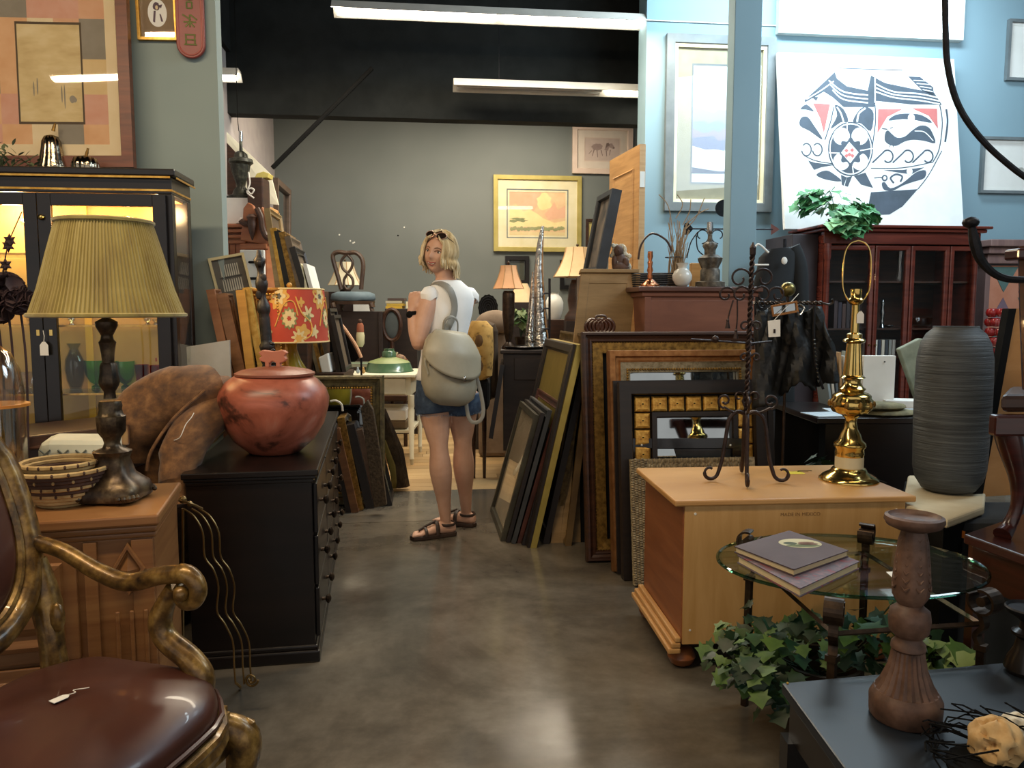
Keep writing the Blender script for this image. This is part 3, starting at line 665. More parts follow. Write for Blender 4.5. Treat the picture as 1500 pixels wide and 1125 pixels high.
# ---------------------------------------------------------------- brown velvet club chair behind the dresser
M_vel = mat('brown velvet', '5E3E20', stops=[(.3, '452B15'), (.5, '64411F'), (.7, '845C34')], rough=.8, scale=(30, 9, 30), bmp=.2, sheen=.15, det=5)
M_str = mat('striped tan cloth', '9C8052', 'B59A68', .8)
so = thing('club_chair', 'brown crushed velvet rolled arm chair wedged behind the black dresser', 'armchair', (-1.35, 3.0, 0))
def cushion(pts, r, n=14, flat=1.0, up=None): return MB().tube(catmull(pts, 5), r, n, flat=flat, up=up)
bk = cushion([P(175, 700, 2.85), P(190, 640, 2.85), P(225, 600, 2.9), P(275, 578, 2.95), P(330, 576, 3.1)], [.05, .10, .115, .12, .12, .11, .07], 18)
part('back_roll', bk, M_vel, so, smooth=1)
ar = cushion([P(262, 720, 2.66) - UPV * .05, P(262, 680, 2.72), P(285, 630, 2.85), P(322, 596, 3.02), P(340, 588, 3.18)], [.035, .062, .075, .078, .078, .07, .06], 18)
part('arm_roll', ar, M_vel, so, smooth=1)
mb = MB().hexa([P(180, 760, 2.9), P(255, 760, 2.74), P(330, 700, 3.2), P(240, 700, 3.3)], [P(180, 640, 2.9), P(255, 660, 2.74), P(330, 600, 3.2), P(240, 600, 3.3)])
bx = MB().box((-1.72, 2.84, .06), (-1.29, 3.24, .78), I4); part('frame', bx, M_vel, so, bevel=.05)
part('piping', MB().tube(catmull([P(215, 690, 2.70), P(222, 660, 2.72), P(255, 612, 2.80), P(300, 572, 2.88)], 6), .006, 8), M_vel, so, smooth=1)
part('seat_panel', MB().hexa([P(298, 655, 2.96), P(318, 650, 2.95), P(345, 615, 3.28), P(330, 612, 3.3)], [P(285, 625, 2.95), P(312, 625, 2.93), P(340, 592, 3.28), P(325, 590, 3.3)]), M_str, so, bevel=.02)
for x in (-1.67, -1.33):
    for y in (2.88, 3.2): part('foot', MB().lathe([(.02, 0), (.03, .06)], (x, y, 0), 10), M_walnut, so)
part('cord', MB().tube(catmull([P(255, 645, 2.70), P(264, 640, 2.68), P(272, 622, 2.7), P(280, 612, 2.72), P(284, 605, 2.74)], 5), .0015, 5), M_string, so)

# ---------------------------------------------------------------- honey oak cabinet, lamp, baskets
oc = V3((P(233, 757, 1.9).x, 1.90, 0)); OZ = .75
Om = basis(oc, *[Matrix.Rotation(math.radians(15), 3, 'Z') @ V3(v) for v in ((-1, 0, 0), (0, 1, 0), (0, 0, 1))])
ok = thing('oak_cabinet', 'honey oak cabinet with raised diamond and panelled door under the pleated lamp', 'cabinet', None, None, Om @ MT((.4, .2, 0)))
OB = lambda a, b, mb=None: (mb or MB()).box(a, b, Om)
OWd, OD = .95, .38
part('carcass', OB((.015, .015, .06), (OWd, OD, OZ - .06)), M_oak, ok, bevel=.003)
part('top', OB((-.0, -.005, OZ - .028), (OWd + .01, OD, OZ)), M_oak, ok, bevel=.006)
part('cornice', OB((.006, .002, OZ - .045), (OWd, OD, OZ - .0285)).box((.010, .008, OZ - .06), (OWd, OD, OZ - .0455), Om), M_oak, ok, bevel=.005)
part('plinth', OB((.005, .003, 0), (OWd, OD, .075)), M_oak, ok, bevel=.006)
for x in (.018, .145): part('stile', OB((x, .006, .08), (x + .05 if x < .1 else x + .03, .0145, OZ - .062)), M_oak, ok, bevel=.002)
dm = MB(); cx, cz, hx, hz = .075, OZ - .135, .026, .045
dmm = [(cx, cz + hz), (cx + hx, cz), (cx, cz - hz), (cx - hx, cz)]
dm.add([Om @ V3((x, .0055, z)) for x, z in dmm] + [Om @ V3((cx, -.012, cz))], [(0, 1, 4), (1, 2, 4), (2, 3, 4), (3, 0, 4), (3, 2, 1, 0)])
part('diamond', dm, M_oak, ok)
dm = MB(); sc2 = lambda k, y: [Om @ V3((cx + (x - cx) * k, y, cz + (z - cz) * k)) for x, z in dmm]
vs = sc2(1.5, .0055) + sc2(1.4, -.004) + sc2(1.15, -.004) + sc2(1.08, .0055); dm.add(vs, [(r * 4 + i, r * 4 + (i + 1) % 4, r * 4 + 4 + (i + 1) % 4, r * 4 + 4 + i) for r in range(3) for i in range(4)])
part('diamond_border', dm, M_oak, ok)
for i in range(3):
    part('flute', OB((.035 + i * .032, .0005, .1), (.045 + i * .032, .0058, OZ - .24)), M_oak, ok, bevel=.003)
def panel_door(x0, x1, z0, z1):
    o = part('door', OB((x0, .0, z0), (x1, .0145, z1)), M_oak, ok, bevel=.003); w = x1 - x0; h = z1 - z0
    Mx = Om @ MT((x1, 0, z0)) @ Matrix.Diagonal((-1, 1, 1, 1))
    part('door_moulding', MB().rect_sweep(w, h, [(.03, 0), (.034, .008), (.045, .01), (.055, .003), (.06, 0)], Mx), M_oak, o)
    part('raised_panel', MB().rect_sweep(w, h, [(.07, 0), (.09, .007), (min(w, h) / 2 - .001, .0075)], Mx), M_oak, o)
panel_door(.19, .56, .40, OZ - .075); panel_door(.19, .56, .09, .39); panel_door(.57, .93, .40, OZ - .075); panel_door(.57, .93, .09, .39)

# pleated lamp
M_plt = mat('olive pleated silk', '8C7A3A', stops=[(.3, '85713A'), (.5, '9A8846'), (.7, 'A8985A')], rough=.8, scale=(14, 14, 1.5), nscale=1.5, sheen=.3)
M_ant = mat('antique silvered bronze', '2E241B', stops=[(.3, '231A14'), (.5, '4A3B2B'), (.68, '78664A')], rough=.38, metal=.6, scale=(22, 22, 22), bmp=.3)
YL = 2.05; OT = OZ + .0005
c0 = P(168, 728, YL); lz = lambda v: P(160, v, YL).z - c0.z + OT
L = thing('pleated_lamp', 'table lamp with large olive pleated shade on turned antique bronze base', 'lamp', (c0.x, YL, OT))
npl = 110; vs = []; fs = []; zs = [lz(458), lz(420), lz(370), lz(322)]; rad = [102, 89, 76, 63]; k = YL / F
rr = random.Random(9); ph = [rr.uniform(.6, 1.3) for _ in range(npl)]
for j in range(4):
    for i in range(npl * 4):
        a = 6.28318 * i / (npl * 4); r = rad[j] * k * (1 + .012 * ph[i // 4] * (1 if i % 4 in (1, 2) else -1)); vs.append((c0.x + .008 + r * cos(a), YL + r * sin(a), zs[j]))
n4 = npl * 4
for j in range(3):
    for i in range(n4): fs.append((j * n4 + i, j * n4 + (i + 1) % n4, (j + 1) * n4 + (i + 1) % n4, (j + 1) * n4 + i))
sh = part('lamp_shade', MB().add(vs, fs), M_plt, L)
for z, r in ((zs[0], rad[0]), (zs[3], rad[3])):
    part('binding', MB().tube([(c0.x + .008 + r * k * 1.012 * cos(6.2832 * i / 64), YL + r * k * 1.012 * sin(6.2832 * i / 64), z) for i in range(64)], .006, 6, closed=1), M_plt, sh, smooth=1)
def lrows(rows): return [(h * k, lz(v)) for h, v in rows]
for nm, rows, fl in (('foot', [(44, 728), (54, 724), (56, 716), (52, 705), (42, 698), (32, 690), (28, 678), (24, 668), (26, 662)], (4, .22)),
                 ('lower_urn', [(26, 662), (28, 657), (14, 652), (11, 645), (13, 638), (20, 628), (21, 610), (21, 606), (18, 604), (16, 596), (17, 590), (15, 584)], (12, .08)),
                 ('upper_urn', [(9, 580), (8, 570), (13, 562), (15, 556), (13, 545), (12, 532), (10, 528)], (12, .1)),
                 ('stem', [(8, 530), (9, 515), (11, 502), (12, 498), (9, 494), (8, 488), (10, 484), (15, 474), (15, 468), (5, 462), (4, 440)], None)):
    mb = MB().lathe(lrows(rows), (c0.x, YL, 0), 32, flute=fl)
    part(nm, mb, M_ant, L, smooth=50)
part('socket', MB().tube([(c0.x, YL, lz(440)), (c0.x, YL, lz(385))], .014, 10), M_brass, L, smooth=1)
for a in range(4):
    t = math.radians(45 + 90 * a); mb = MB()
    for j in range(5): mb.ball((c0.x + .098 * cos(t + (j - 2) * .12), YL + .098 * sin(t + (j - 2) * .12), lz(718)), .009 - .001 * abs(j - 2), 8)
    part('scroll_foot', mb, M_ant, L, smooth=1)
# baskets
M_b1 = mat('straw coil', 'A88A58', 'C4A874', .8, scale=(40, 40, 40)); M_b2 = mat('dark coil', '3E2A20', '553A2C', .8, scale=(40, 40, 40)); M_b3 = mat('rust coil', '7A3A28', '8C4A34', .8)
def basket(name, label, c, rows, pat, tiltx=0, group=None):
    r = thing(name, label, 'basket', c, group); Mx = MT(c) @ Matrix.Rotation(tiltx, 4, 'Y')
    for i, (rad, z) in enumerate(rows):
        mb = MB(); n = 60; mb2 = MB()
        mb.tube([Mx @ V3((rad * cos(6.2832 * t / n), rad * sin(6.2832 * t / n), z)) for t in range(n)], .0062, 6, closed=1)
        part('coil', mb, pat[i % len(pat)], r, smooth=1)
        if i % 2 == 1 and i > 1:
            for t in range(0, n, 3 if i % 4 == 1 else 4):
                mb2.ball(Mx @ V3(((rad + .004) * cos(6.2832 * t / n), (rad + .004) * sin(6.2832 * t / n), z)), (.004, .004, .0052), 6)
            part('stitches', mb2, M_b1 if pat[i % len(pat)] is not M_b1 else M_b2, r, kind='stuff')
    part('bottom', MB().lathe([(.001, 0), (rows[0][0], 0), (rows[0][0], .006), (.001, .006)], (0, 0, 0), 24).tr(Mx), pat[0], r)
    return r
bp = V3((P(88, 700, 1.98).x - .01, 2.01, OT)); rows = [(.055 + .055 * (i / 9) ** .7, .004 + .0098 * i) for i in range(10)]
basket('coiled_basket', 'large straw coiled basket with dark stitched pattern on oak cabinet, holding a smaller one', bp, rows, [M_b1, M_b1, M_b1, M_b1, M_b2, M_b1, M_b2, M_b2, M_b2, M_b1])
rows2 = [(.045 + .045 * (i / 5) ** .7, .004 + .0105 * i) for i in range(6)]
basket('coiled_basket', 'shallow coiled basket with rust coloured centre nested in the larger basket', bp + V3((-.005, .0, .052)), rows2, [M_b3, M_b2, M_b1, M_b2, M_b1, M_b1])
# things behind the oak cabinet
M_lat = mat('lattice quilt', 'B9B8A4', 'C6C5B2', .8)
def lattice_cushion():
    a, b = P(36, 668, 2.42), P(158, 668, 2.5); r = thing('lattice_pillow', 'white bolster pillow with grey lattice stitching behind the baskets', 'pillow', (a + b) / 2 - UPV * .22)
    ctr = (a + b) / 2 + V3((0, .1, -.05)); X = (b - a).normalized(); L = (b - a).length; M = basis(ctr, X, UPV.cross(X), UPV)
    mb = MB().box((-L / 2, -.11, -.17), (L / 2, .11, .095), M); part('body', mb, M_lat, r, bevel=.035)
    mb = MB()
    for i in range(-4, 12):
        for sgn in (1, -1):
            x = -L / 2 + .05 * i; pts = []
            for j in range(12):
                zz = -.15 + .022 * j; xx = x + sgn * (zz + .02) 
                if abs(xx) < L / 2 - .01 and zz < .08: pts.append(M @ V3((xx, -.1115, zz)))
            if len(pts) > 1: mb.tube(pts, .0028, 5)
    part('stitched_lattice', mb, mat('grey stitch', '6E7064', '7A7C70', .8), r)
lattice_cushion()
solo('side_table', MB().hexa([P(30, 660, 2.6), P(190, 652, 2.6), P(190, 652, 3.0) , P(30, 660, 3.0)], [P(30, 640, 2.6), P(190, 622, 2.75), P(190, 606, 3.2), P(30, 622, 3.2)]).box((-1.75, 2.8, 0), (-1.7, 2.85, .8), I4).box((-2.1, 3.0, 0), (-2.05, 3.05, .8), I4).box((-1.6, 3.0, 0), (-1.55, 3.05, .8), I4), M_walnut, 'dark reddish brown wooden side table behind the lattice pillow', 'table', bevel=.006)
a = V3((-1.62, 2.5, 0)); solo('upholstered_ottoman', MB().box((-1.80, 2.38, 0), (-1.28, 2.68, .63), I4), mat('brown leatherette', '33221A', '412C22', .5), 'dark brown upholstered block seat carrying the lattice pillow', 'ottoman', bevel=.03)
# glass cloche at the left edge
cl = thing('glass_cloche', 'tall clear glass cloche dome with amber line at left edge', 'cloche', (P(-8, 640, 2.25).x, 2.25, OT))
mb, _ = turned(-8, 2.25, OT, [(44, 690), (44, 560), (40, 525), (30, 500), (14, 487), (2, 483), (2, 484.5), (13, 489), (28, 503), (38, 527), (42.5, 560), (42.5, 690)], 32, base=690)
part('dome', mb, glass_mat('cloche glass', (.93, .92, .88), .12), cl, smooth=60)
part('amber_band', turned(-8, 2.25, OT, [(44.6, 578), (44.6, 574)], 32, base=690)[0], mat('amber band', 'B8752E', 'C8853A', .3), cl)
part('base_disc', MB().lathe([(.1, 0), (.1, .012)], (P(-8, 640, 2.25).x, 2.25, OT), 24), M_walnut, cl)
part('inner_stem', MB().tube(catmull([(P(-8, 640, 2.25).x, 2.25, OT + .01), (P(0, 600, 2.25).x, 2.25, OT + .12), (P(-10, 560, 2.25).x, 2.25, OT + .22)], 5), .01, 8), M_goldd, cl, smooth=1)
# dark dried flower in front of the cabinet
fl = thing('dried_flower_stem', 'dark purple brown dried flower heads on thin stems at left', 'flowers', (P(5, 470, 2.4).x, 2.6, OT))
M_pur = mat('dark purple petals', '2A1A1C', '3A2527', .8); rr = random.Random(12)
for (u, v, Rr) in ((8, 425, 26), (28, 440, 16), (-6, 450, 24)):
    c = P(u, v, 2.6); mb = MB()
    for i in range(26):
        dd = V3((rr.gauss(0, 1), rr.gauss(0, 1), rr.gauss(0, 1))).normalized(); q = c + dd * Rr * 2.6 / F * .7
        Mx = dd.to_track_quat('Z', 'Y').to_matrix().to_4x4(); mb.lathe([(.002, -.01), (.018, 0), (.028, .008), (.030, .014), (.027, .011), (.003, .002)], q, 8, Mx)
    part('flower_head', mb, M_pur, fl, smooth=1)
    part('stem', MB().tube(catmull([(c.x, c.y, OT), c.lerp(V3((c.x + .03, c.y, OT)), .4), c], 4), .004, 5), M_pur, fl)
for (a, b) in (((2, 410), (12, 355)), ((12, 355), (32, 310)), ((2, 410), (8, 388))):
    part('twig', MB().tube([P(*a, 2.6), P(*b, 2.6)], .002, 5), M_pur, fl)
for (u, v) in ((12, 360), (8, 388), (14, 352)):
    mb = MB()
    for i in range(6):
        t = i * 1.047; mb.lathe([(.001, 0), (.007, .01), (.001, .022)], P(u, v, 2.6), 6, Matrix.Rotation(t, 4, 'Y'))
    part('bud', mb, M_pur, fl)
pot  # noqa
# iron wave rack beside the oak cabinet
wr = thing('wire_rack', 'brass wire rack of wavy triple rods between oak cabinet and black dresser', 'rack', G(350, 1000))
M_wire = mat('aged brass wire', '6A5432', '8A7248', .35, .8)
Yw = 2.30
for dx, dy in ((0, 0), (14, .03), (26, .06)):
    pts = [P(u + dx * .9, v, Yw + dy) for u, v in ((268, 745), (284, 756), (297, 780), (300, 815), (313, 835), (320, 860), (318, 895), (330, 915), (341, 940), (343, 975), (345, 1002))]
    part('wavy_rod', MB().tube(catmull(pts, 6), .003, 6), M_wire, wr, smooth=1)
part('cross_rod', MB().tube(catmull([P(256, 732, 2.3), P(275, 736, 2.28), P(296, 745, 2.33)], 4), .004, 6), M_wire, wr, smooth=1)
part('scroll', MB().tube([P(368 + x, 996 + y, 2.33) for x, y in spiral((0, 0), 10, 3, 0, 560)], .004, 6), M_wire, wr, smooth=1)
part('collar', MB().ball(P(268, 732, 2.3), .012, 10).ball(P(278, 738, 2.3), .009, 10), M_wire, wr, smooth=1)
part('leg', MB().tube([P(345, 1000, 2.3), P(352, 1006, 2.31), G(352, 1010)], .004, 6).tube([P(268, 745, 2.32), P(268, 1000, 2.4), G(272, 1010)], .004, 6), M_wire, wr)
# ---------------------------------------------------------------- gilt carved armchair
M_gw = mat('worn gilt wood', '5A4220', stops=[(.3, '2E2012'), (.48, '6A4E24'), (.62, '93733A'), (.8, 'B8975A')], rough=.35, metal=.35, scale=(26, 26, 26), bmp=.3, coat=.2)
M_lea = mat('brown leather', '3A1E18', '4B2A21', .33, scale=(5, 5, 5), bmp=.03, det=6, coat=.15)
fc = G(345, 1012, .44)
fwd = V3((cos(math.radians(-16)), sin(math.radians(-16)), 0)); lat = V3((-fwd.y, fwd.x, 0))   # lat: away from the viewer
ZS = .44; A0 = V3((fc.x + .035, fc.y - .01, 0)) - fwd * .02
ch = thing('carved_armchair', 'gilt carved armchair with brown leather seat and scrolled arms, cut by left edge', 'chair', A0 - fwd * .28 - lat * .28)
CM = basis(A0, -fwd, -lat, UPV)              # local x: back, y: towards the viewer, z up; origin at far front leg
cp = lambda x, y, z: CM @ V3((x, y, z))
SWd, SDp = .60, .45
def seat_ring(g, z, sag=0):
    pts = []
    for i in range(40):
        t = i / 40 * 6.28318; x = SDp / 2 + (SDp / 2 + g) * max(-1, min(1, 1.18 * cos(t))); y = SWd / 2 + (SWd / 2 + g) * max(-1, min(1, 1.18 * sin(t)))
        if x < .1: x -= .035 * (1 - ((y - SWd / 2) / (SWd / 2)) ** 2)
        pts.append((x, y, z))
    return pts
rings = [seat_ring(-.005, ZS - .03), seat_ring(.004, ZS - .0), seat_ring(.0, ZS + .03), seat_ring(-.03, ZS + .055), seat_ring(-.09, ZS + .072), seat_ring(-.18, ZS + .082)]
mb = MB(); vs = [cp(*p) for r_ in rings for p in r_] + [cp(SDp / 2, SWd / 2, ZS + .086)]; fs = []
for j in range(5):
    for i in range(40): fs.append((j * 40 + i, j * 40 + (i + 1) % 40, (j + 1) * 40 + (i + 1) % 40, (j + 1) * 40 + i))
fs += [(200 + i, 200 + (i + 1) % 40, 240) for i in range(40)]
seat = part('seat', mb.add(vs, fs), M_lea, ch, smooth=80, sub=1)
part('piping', MB().tube([cp(*p) for p in seat_ring(.007, ZS - .004)], .006, 6, closed=1), M_lea, seat, smooth=1)
mb = MB()
for z, r_, g in ((ZS - .03, .012, .008), (ZS - .055, .02, .0)): mb.tube([cp(*p) for p in seat_ring(g, z)], r_, 8, closed=1)
part('seat_rail', mb, M_gw, ch, smooth=1)
def cab_leg(x, y, sx, sy):
    pts = catmull([cp(x + .02 * sx, y + .02 * sy, ZS - .05), cp(x - .02 * sx, y - .015 * sy, ZS - .10), cp(x - .012 * sx, y - .01 * sy, ZS - .20), cp(x + .02 * sx, y + .012 * sy, .12), cp(x + .005 * sx, y, .03), cp(x - .022 * sx, y - .015 * sy, .012)], 6)
    n = len(pts); rs = resamp([.02, .038, .030, .02, .019, .02], 6)
    o = part('leg', MB().tube(pts, rs, 10), M_gw, ch, smooth=1)
    part('knee_carving', MB().ball(cp(x - .03 * sx, y - .02 * sy, ZS - .09), (.024, .02, .035), 8).ball(cp(x - .028 * sx, y - .015 * sy, ZS - .15), (.016, .014, .03), 8), M_gw, o, smooth=1)
cab_leg(.02, .02, 1, 1); cab_leg(.01, SWd - .01, 1, -1); cab_leg(SDp - .02, .02, -1, 1); cab_leg(SDp - .02, SWd - .02, -1, -1)
for (x0, y0, x1, y1) in ((.01, .03, .01, SWd - .03), (.03, .01, SDp - .04, .01), (.03, SWd - .01, SDp - .04, SWd - .01)):   # shaped aprons
    mb = MB(); n = 14; a_, b_ = [], []
    for i in range(n + 1):
        t = i / n; x = x0 + (x1 - x0) * t - (.03 * sin(math.pi * t) if x0 == x1 else 0); y = y0 + (y1 - y0) * t
        low = .045 + .045 * abs(cos(math.pi * t)) ** 2 + .02 * math.exp(-((t - .5) * 9) ** 2)
        a_.append(cp(x, y, ZS - .03)); b_.append(cp(x, y, ZS - .03 - low))
    for i in range(n):
        th = (fwd if x0 == x1 else lat) * .018
        mb.hexa([b_[i], b_[i + 1], b_[i + 1] - th, b_[i] - th], [a_[i], a_[i + 1], a_[i + 1] - th, a_[i] - th])
    part('apron', mb, M_gw, ch)
for yy, sg in ((.035, 1), (SWd - .035, -1)):
    # arm: from back post, dipping then scrolling; support rising from the rail
    top = [cp(SDp + .04, yy, .735), cp(SDp - .03, yy, .722), cp(SDp - .12, yy, .685), cp(SDp - .20, yy, .668), cp(.17, yy, .69), cp(.11, yy, .70)]
    sp = [cp(.105 + x, yy, .662 + z) for x, z in spiral((0, 0), .040, .014, 80, 400, 22)]
    path = catmull(top, 5) + sp; rs = resamp([.018, .017, .019, .020, .020, .021], 5) + [.021 - .010 * i / 22 for i in range(23)]
    part('arm', MB().tube(path, rs, 10), M_gw, ch, smooth=1)
    part('scroll_boss', MB().ball(cp(.105, yy + .012, .662), (.017, .02, .017), 10).ball(cp(.105, yy - .012, .662), (.017, .02, .017), 10), M_gw, ch, smooth=1)
    sup = catmull([cp(.135, yy, .668), cp(.17, yy, .60), cp(.16, yy, .555), cp(.10, yy, .515), cp(.075, yy, .475), cp(.085, yy, .42)], 6)
    part('arm_support', MB().tube(sup, resamp([.016, .024, .025, .026, .029, .026], 6), 10), M_gw, ch, smooth=1)
# back: tilted oval frame with leather
def bk_pt(a, g=0, dep=0):
    y = SWd / 2 + (.265 + g) * math.copysign(abs(sin(a)) ** .75, sin(a)); z = .83 + (.27 + g) * math.copysign(abs(cos(a)) ** .8, -cos(a)) * 1.0
    if z > .95: z += .03 * cos((y - SWd / 2) * 10)
    return cp(SDp + .0 + (z - .56) * .34 + dep, y, z)
n = 48; ring = [bk_pt(6.28318 * i / n) for i in range(n)]
part('back_frame', MB().tube(ring, .028, 10, closed=1), M_gw, ch, smooth=1)
part('back_frame_bead', MB().tube([bk_pt(6.28318 * i / n, -.03, -.012) for i in range(n)], .010, 8, closed=1), M_gw, ch, smooth=1)
mb = MB(); vs = []; fs = []
for j, (g, dep) in enumerate(((-.03, -.005), (-.06, -.03), (-.12, -.042), (-.2, -.046))): vs += [bk_pt(6.28318 * i / n, g, dep) for i in range(n)]
vs.append(cp(SDp + .0 + .27 * .34 - .047, SWd / 2, .83))
for j in range(3):
    for i in range(n): fs.append((j * n + i, j * n + (i + 1) % n, (j + 1) * n + (i + 1) % n, (j + 1) * n + i))
fs += [(3 * n + i, 3 * n + (i + 1) % n, 4 * n) for i in range(n)]
part('back_cushion', mb.add(vs, fs), M_lea, ch, smooth=80)
mb = MB().add([bk_pt(6.28318 * i / n, -.01, .015) for i in range(n)], [tuple(range(n))]); part('back_panel', mb, M_lea, ch)
for yy, q in ((.05, 1), (SWd - .05, -1)):
    part('back_post', MB().tube(catmull([cp(SDp - .01, yy, ZS - .04), cp(SDp - .0, yy, .52), cp(SDp + .02, yy - .01 * q, .60), cp(SDp + .04, yy - .01 * q, .70)], 5), resamp([.032, .026, .032, .02], 5), 10), M_gw, ch, smooth=1)
    part('post_leaf', MB().ball(cp(SDp - .02, yy + .0, .575), (.016, .015, .035), 10), M_gw, ch, smooth=1)
tgp = G(88, 1024, .527); tag_ = thing('price_tag', 'white price tag with string lying on the brown leather seat', 'price tag', tgp)
zt_ = .5275; ty = V3((.5, .85, 0)).normalized(); tx = V3((ty.y, -ty.x, 0)); Mt = basis(V3((tgp.x, tgp.y, zt_)), tx, ty, UPV)
part('card', MB().prism([Mt @ V3(q) for q in ((-.009, -.016, 0), (.009, -.016, 0), (.009, .01, 0), (.003, .016, 0), (-.003, .016, 0), (-.009, .01, 0))], (0, 0, .001)), M_paper, tag_)
part('string', MB().tube(catmull([Mt @ V3(q) for q in ((0, .016, .001), (.006, .026, .003), (-.008, .030, .002), (.004, .045, .002), (.008, .052, .002))], 4), .001, 5), M_string, tag_)

# ---------------------------------------------------------------- pine chest with iron stand and brass lamp
pcn = V3((P(1002, 740, 2.62).x, 2.62, 0)); Pm = basis(pcn, V3a := Matrix.Rotation(math.radians(4.5), 3, 'Z') @ V3((1, 0, 0)), V3((-V3a.y, V3a.x, 0)), UPV); PZ = .61
M_pinel = wood('pale pine back', 'BC9054', 'CBA066', .45, (20, 2, 2)); M_pined = wood('pine side', '7A4524', '8F5630', .4, (2, 2, 24))
pn = thing('pine_chest', 'pine chest seen from its plain back, on bun feet, carrying iron stand and brass lamp', 'cabinet', None, None, Pm @ MT((.42, .3, 0)))
PB = lambda a, b, mb=None: (mb or MB()).box(a, b, Pm)
PW, PD = .79, .53
part('carcass', PB((.0, .008, .10), (PW, PD, PZ - .022)), M_pined, pn, bevel=.003)
part('back_board', PB((.004, .0, .10), (PW - .004, .0075, PZ - .0225)), M_pinel, pn)
part('top', PB((-.035, -.012, PZ - .022), (PW + .03, PD + .02, PZ)), M_pine, pn, bevel=.006)
part('base_moulding', PB((-.045, -.0, .065), (-.0005, PD + .03, .085)).box((-.035, 0, .0855), (-.0005, PD + .02, .105), Pm).box((-.022, 0, .1055), (-.0005, PD + .01, .125), Pm), M_pine, pn, bevel=.005)
for x in (.06, PW - .06):
    for y in (.06, PD - .05): part('bun_foot', MB().lathe([(.02, 0), (.04, .012), (.05, .035), (.04, .058), (.03, .066)], Pm @ V3((x - .04 * (x < .4), y, 0)), 18), M_pined, pn, smooth=40)
for x in (.04, PW - .035): part('screw', MB().lathe([(.005, 0), (.004, .002)], Pm @ V3((x, -.0, PZ - .05)), 8, (AB and rotz(AB)) @ Matrix.Rotation(math.pi / 2, 4, 'X')), M_white, pn)
part('screw', MB().lathe([(.004, 0), (.003, .002)], Pm @ V3((.03, 0, .15)), 8, rotz(AB) @ Matrix.Rotation(math.pi / 2, 4, 'X')), M_white, pn)
tc = bpy.data.curves.new('stamp', 'FONT'); tc.body = 'MADE IN MEXICO'; tc.size = .017; tc.extrude = .0003; tc.align_x = 'CENTER'; tc.space_character = 1.05
to0 = bpy.data.objects.new('stamp', tc); tme = bpy.data.meshes.new_from_object(to0); bpy.data.objects.remove(to0); to = bpy.data.objects.new('stamped_text', tme); col.objects.link(to); to['kind'] = 'stuff'; tme.materials.clear(); tme.materials.append(mat('stamp ink', '7E5A30', '8A6436', .7)); to.parent = pn
to.matrix_local = MW[pn.name].inverted() @ Pm @ MT((.41, -.0006, PZ - .064)) @ Matrix.Rotation(math.pi / 2, 4, 'X')
PT_ = PZ + .0005
# iron stand
sx_, sy_ = P(1092, 640, 2.92).x, 2.92
ist = thing('iron_stand', 'tall brown wrought iron stand with twisted stem and four scrolled feet on pine chest', 'stand', (sx_, sy_, PT_))
z_ = lambda v: P(1092, v, sy_).z - P(1092, 694, sy_).z + PT_ + .0
kx = sy_ / F
for a in (187, 258, 78, 340):
    ca, sa = cos(math.radians(a)), sin(math.radians(a)); Q = lambda r, z: V3((sx_ + ca * r, sy_ + sa * r, z))
    leg = [Q(.008, PT_ + .255), Q(.035, PT_ + .262), Q(.065, PT_ + .235), Q(.078, PT_ + .16), Q(.088, PT_ + .09), Q(.10, PT_ + .045)]
    cur = [Q(.135 + x, PT_ + .037 + y) for x, y in spiral((0, 0), .031, .014, 190, 480, 20)]
    part('leg', MB().tube(catmull(leg, 5) + cur, [.0075] * 26 + [.007] * 12 + [.005] * 9, 8), M_iron, ist, smooth=1)
    up = [Q(.012, PT_ + .262), Q(.05, PT_ + .262), Q(.085, PT_ + .28)] ; cu = [Q(.085 + x, PT_ + .305 + y) for x, y in spiral((0, 0), .028, .008, -80, 330, 20)]
    part('scroll', MB().tube(catmull(up, 5) + cu, .0045, 6), M_iron, ist, smooth=1)
    cu = [Q(.030 + x, PT_ + .32 + y) for x, y in spiral((0, 0), .022, .008, 230, -120, 18)]
    part('scroll', MB().tube([Q(.004, PT_ + .275)] + cu, .004, 6), M_iron, ist, smooth=1)
zt1 = P(1092, 600, sy_).z; zt2 = PT_ + .84
for ph_ in (0, 3.1416):
    pts = [V3((sx_ + .0055 * cos(z * 150 + ph_) + .006 * (z - PT_ - .27) / .5, sy_ + .0055 * sin(z * 150 + ph_), z)) for z in [PT_ + .26 + i * (zt2 - PT_ - .26) / 110 for i in range(111)]]
    part('twisted_stem', MB().tube(pts, .0052, 6), M_iron, ist, smooth=1)
def rose(zc, rr_, xs, name='scroll', n=18, th=.004, a0=90, a1=450):
    for s_ in (1, -1):
        pts = [V3((sx_ + .008 + s_ * (xs + x), sy_, zc + y)) for x, y in spiral((0, 0), rr_, rr_ * .3, 180 - 20, 180 - 20 - (a1 - a0), n)]
        part(name, MB().tube(pts, th, 6), M_iron, ist, smooth=1)
zv = lambda v: P(1100, v, sy_).z
rose(zv(408), .040, .045); rose(zv(432), .035, .040); rose(zv(432), .032, .095); rose(zv(524), .018, .022); rose(zv(478), .02, .022)
part('finial', MB().lathe([(.004, 0), (.011, .015), (.012, .04), (.002, .06)], (sx_ + .008, sy_, zt2 - .01), 8), M_iron, ist)
part('cross_arm', MB().tube([P(1012, 497, 2.85), P(1100, 503, sy_), P(1130, 500, 3.0)], .0035, 6), M_iron, ist)
part('knob', MB().ball(P(1048, 497, 2.88), .0135, 12), M_iron, ist, smooth=1)
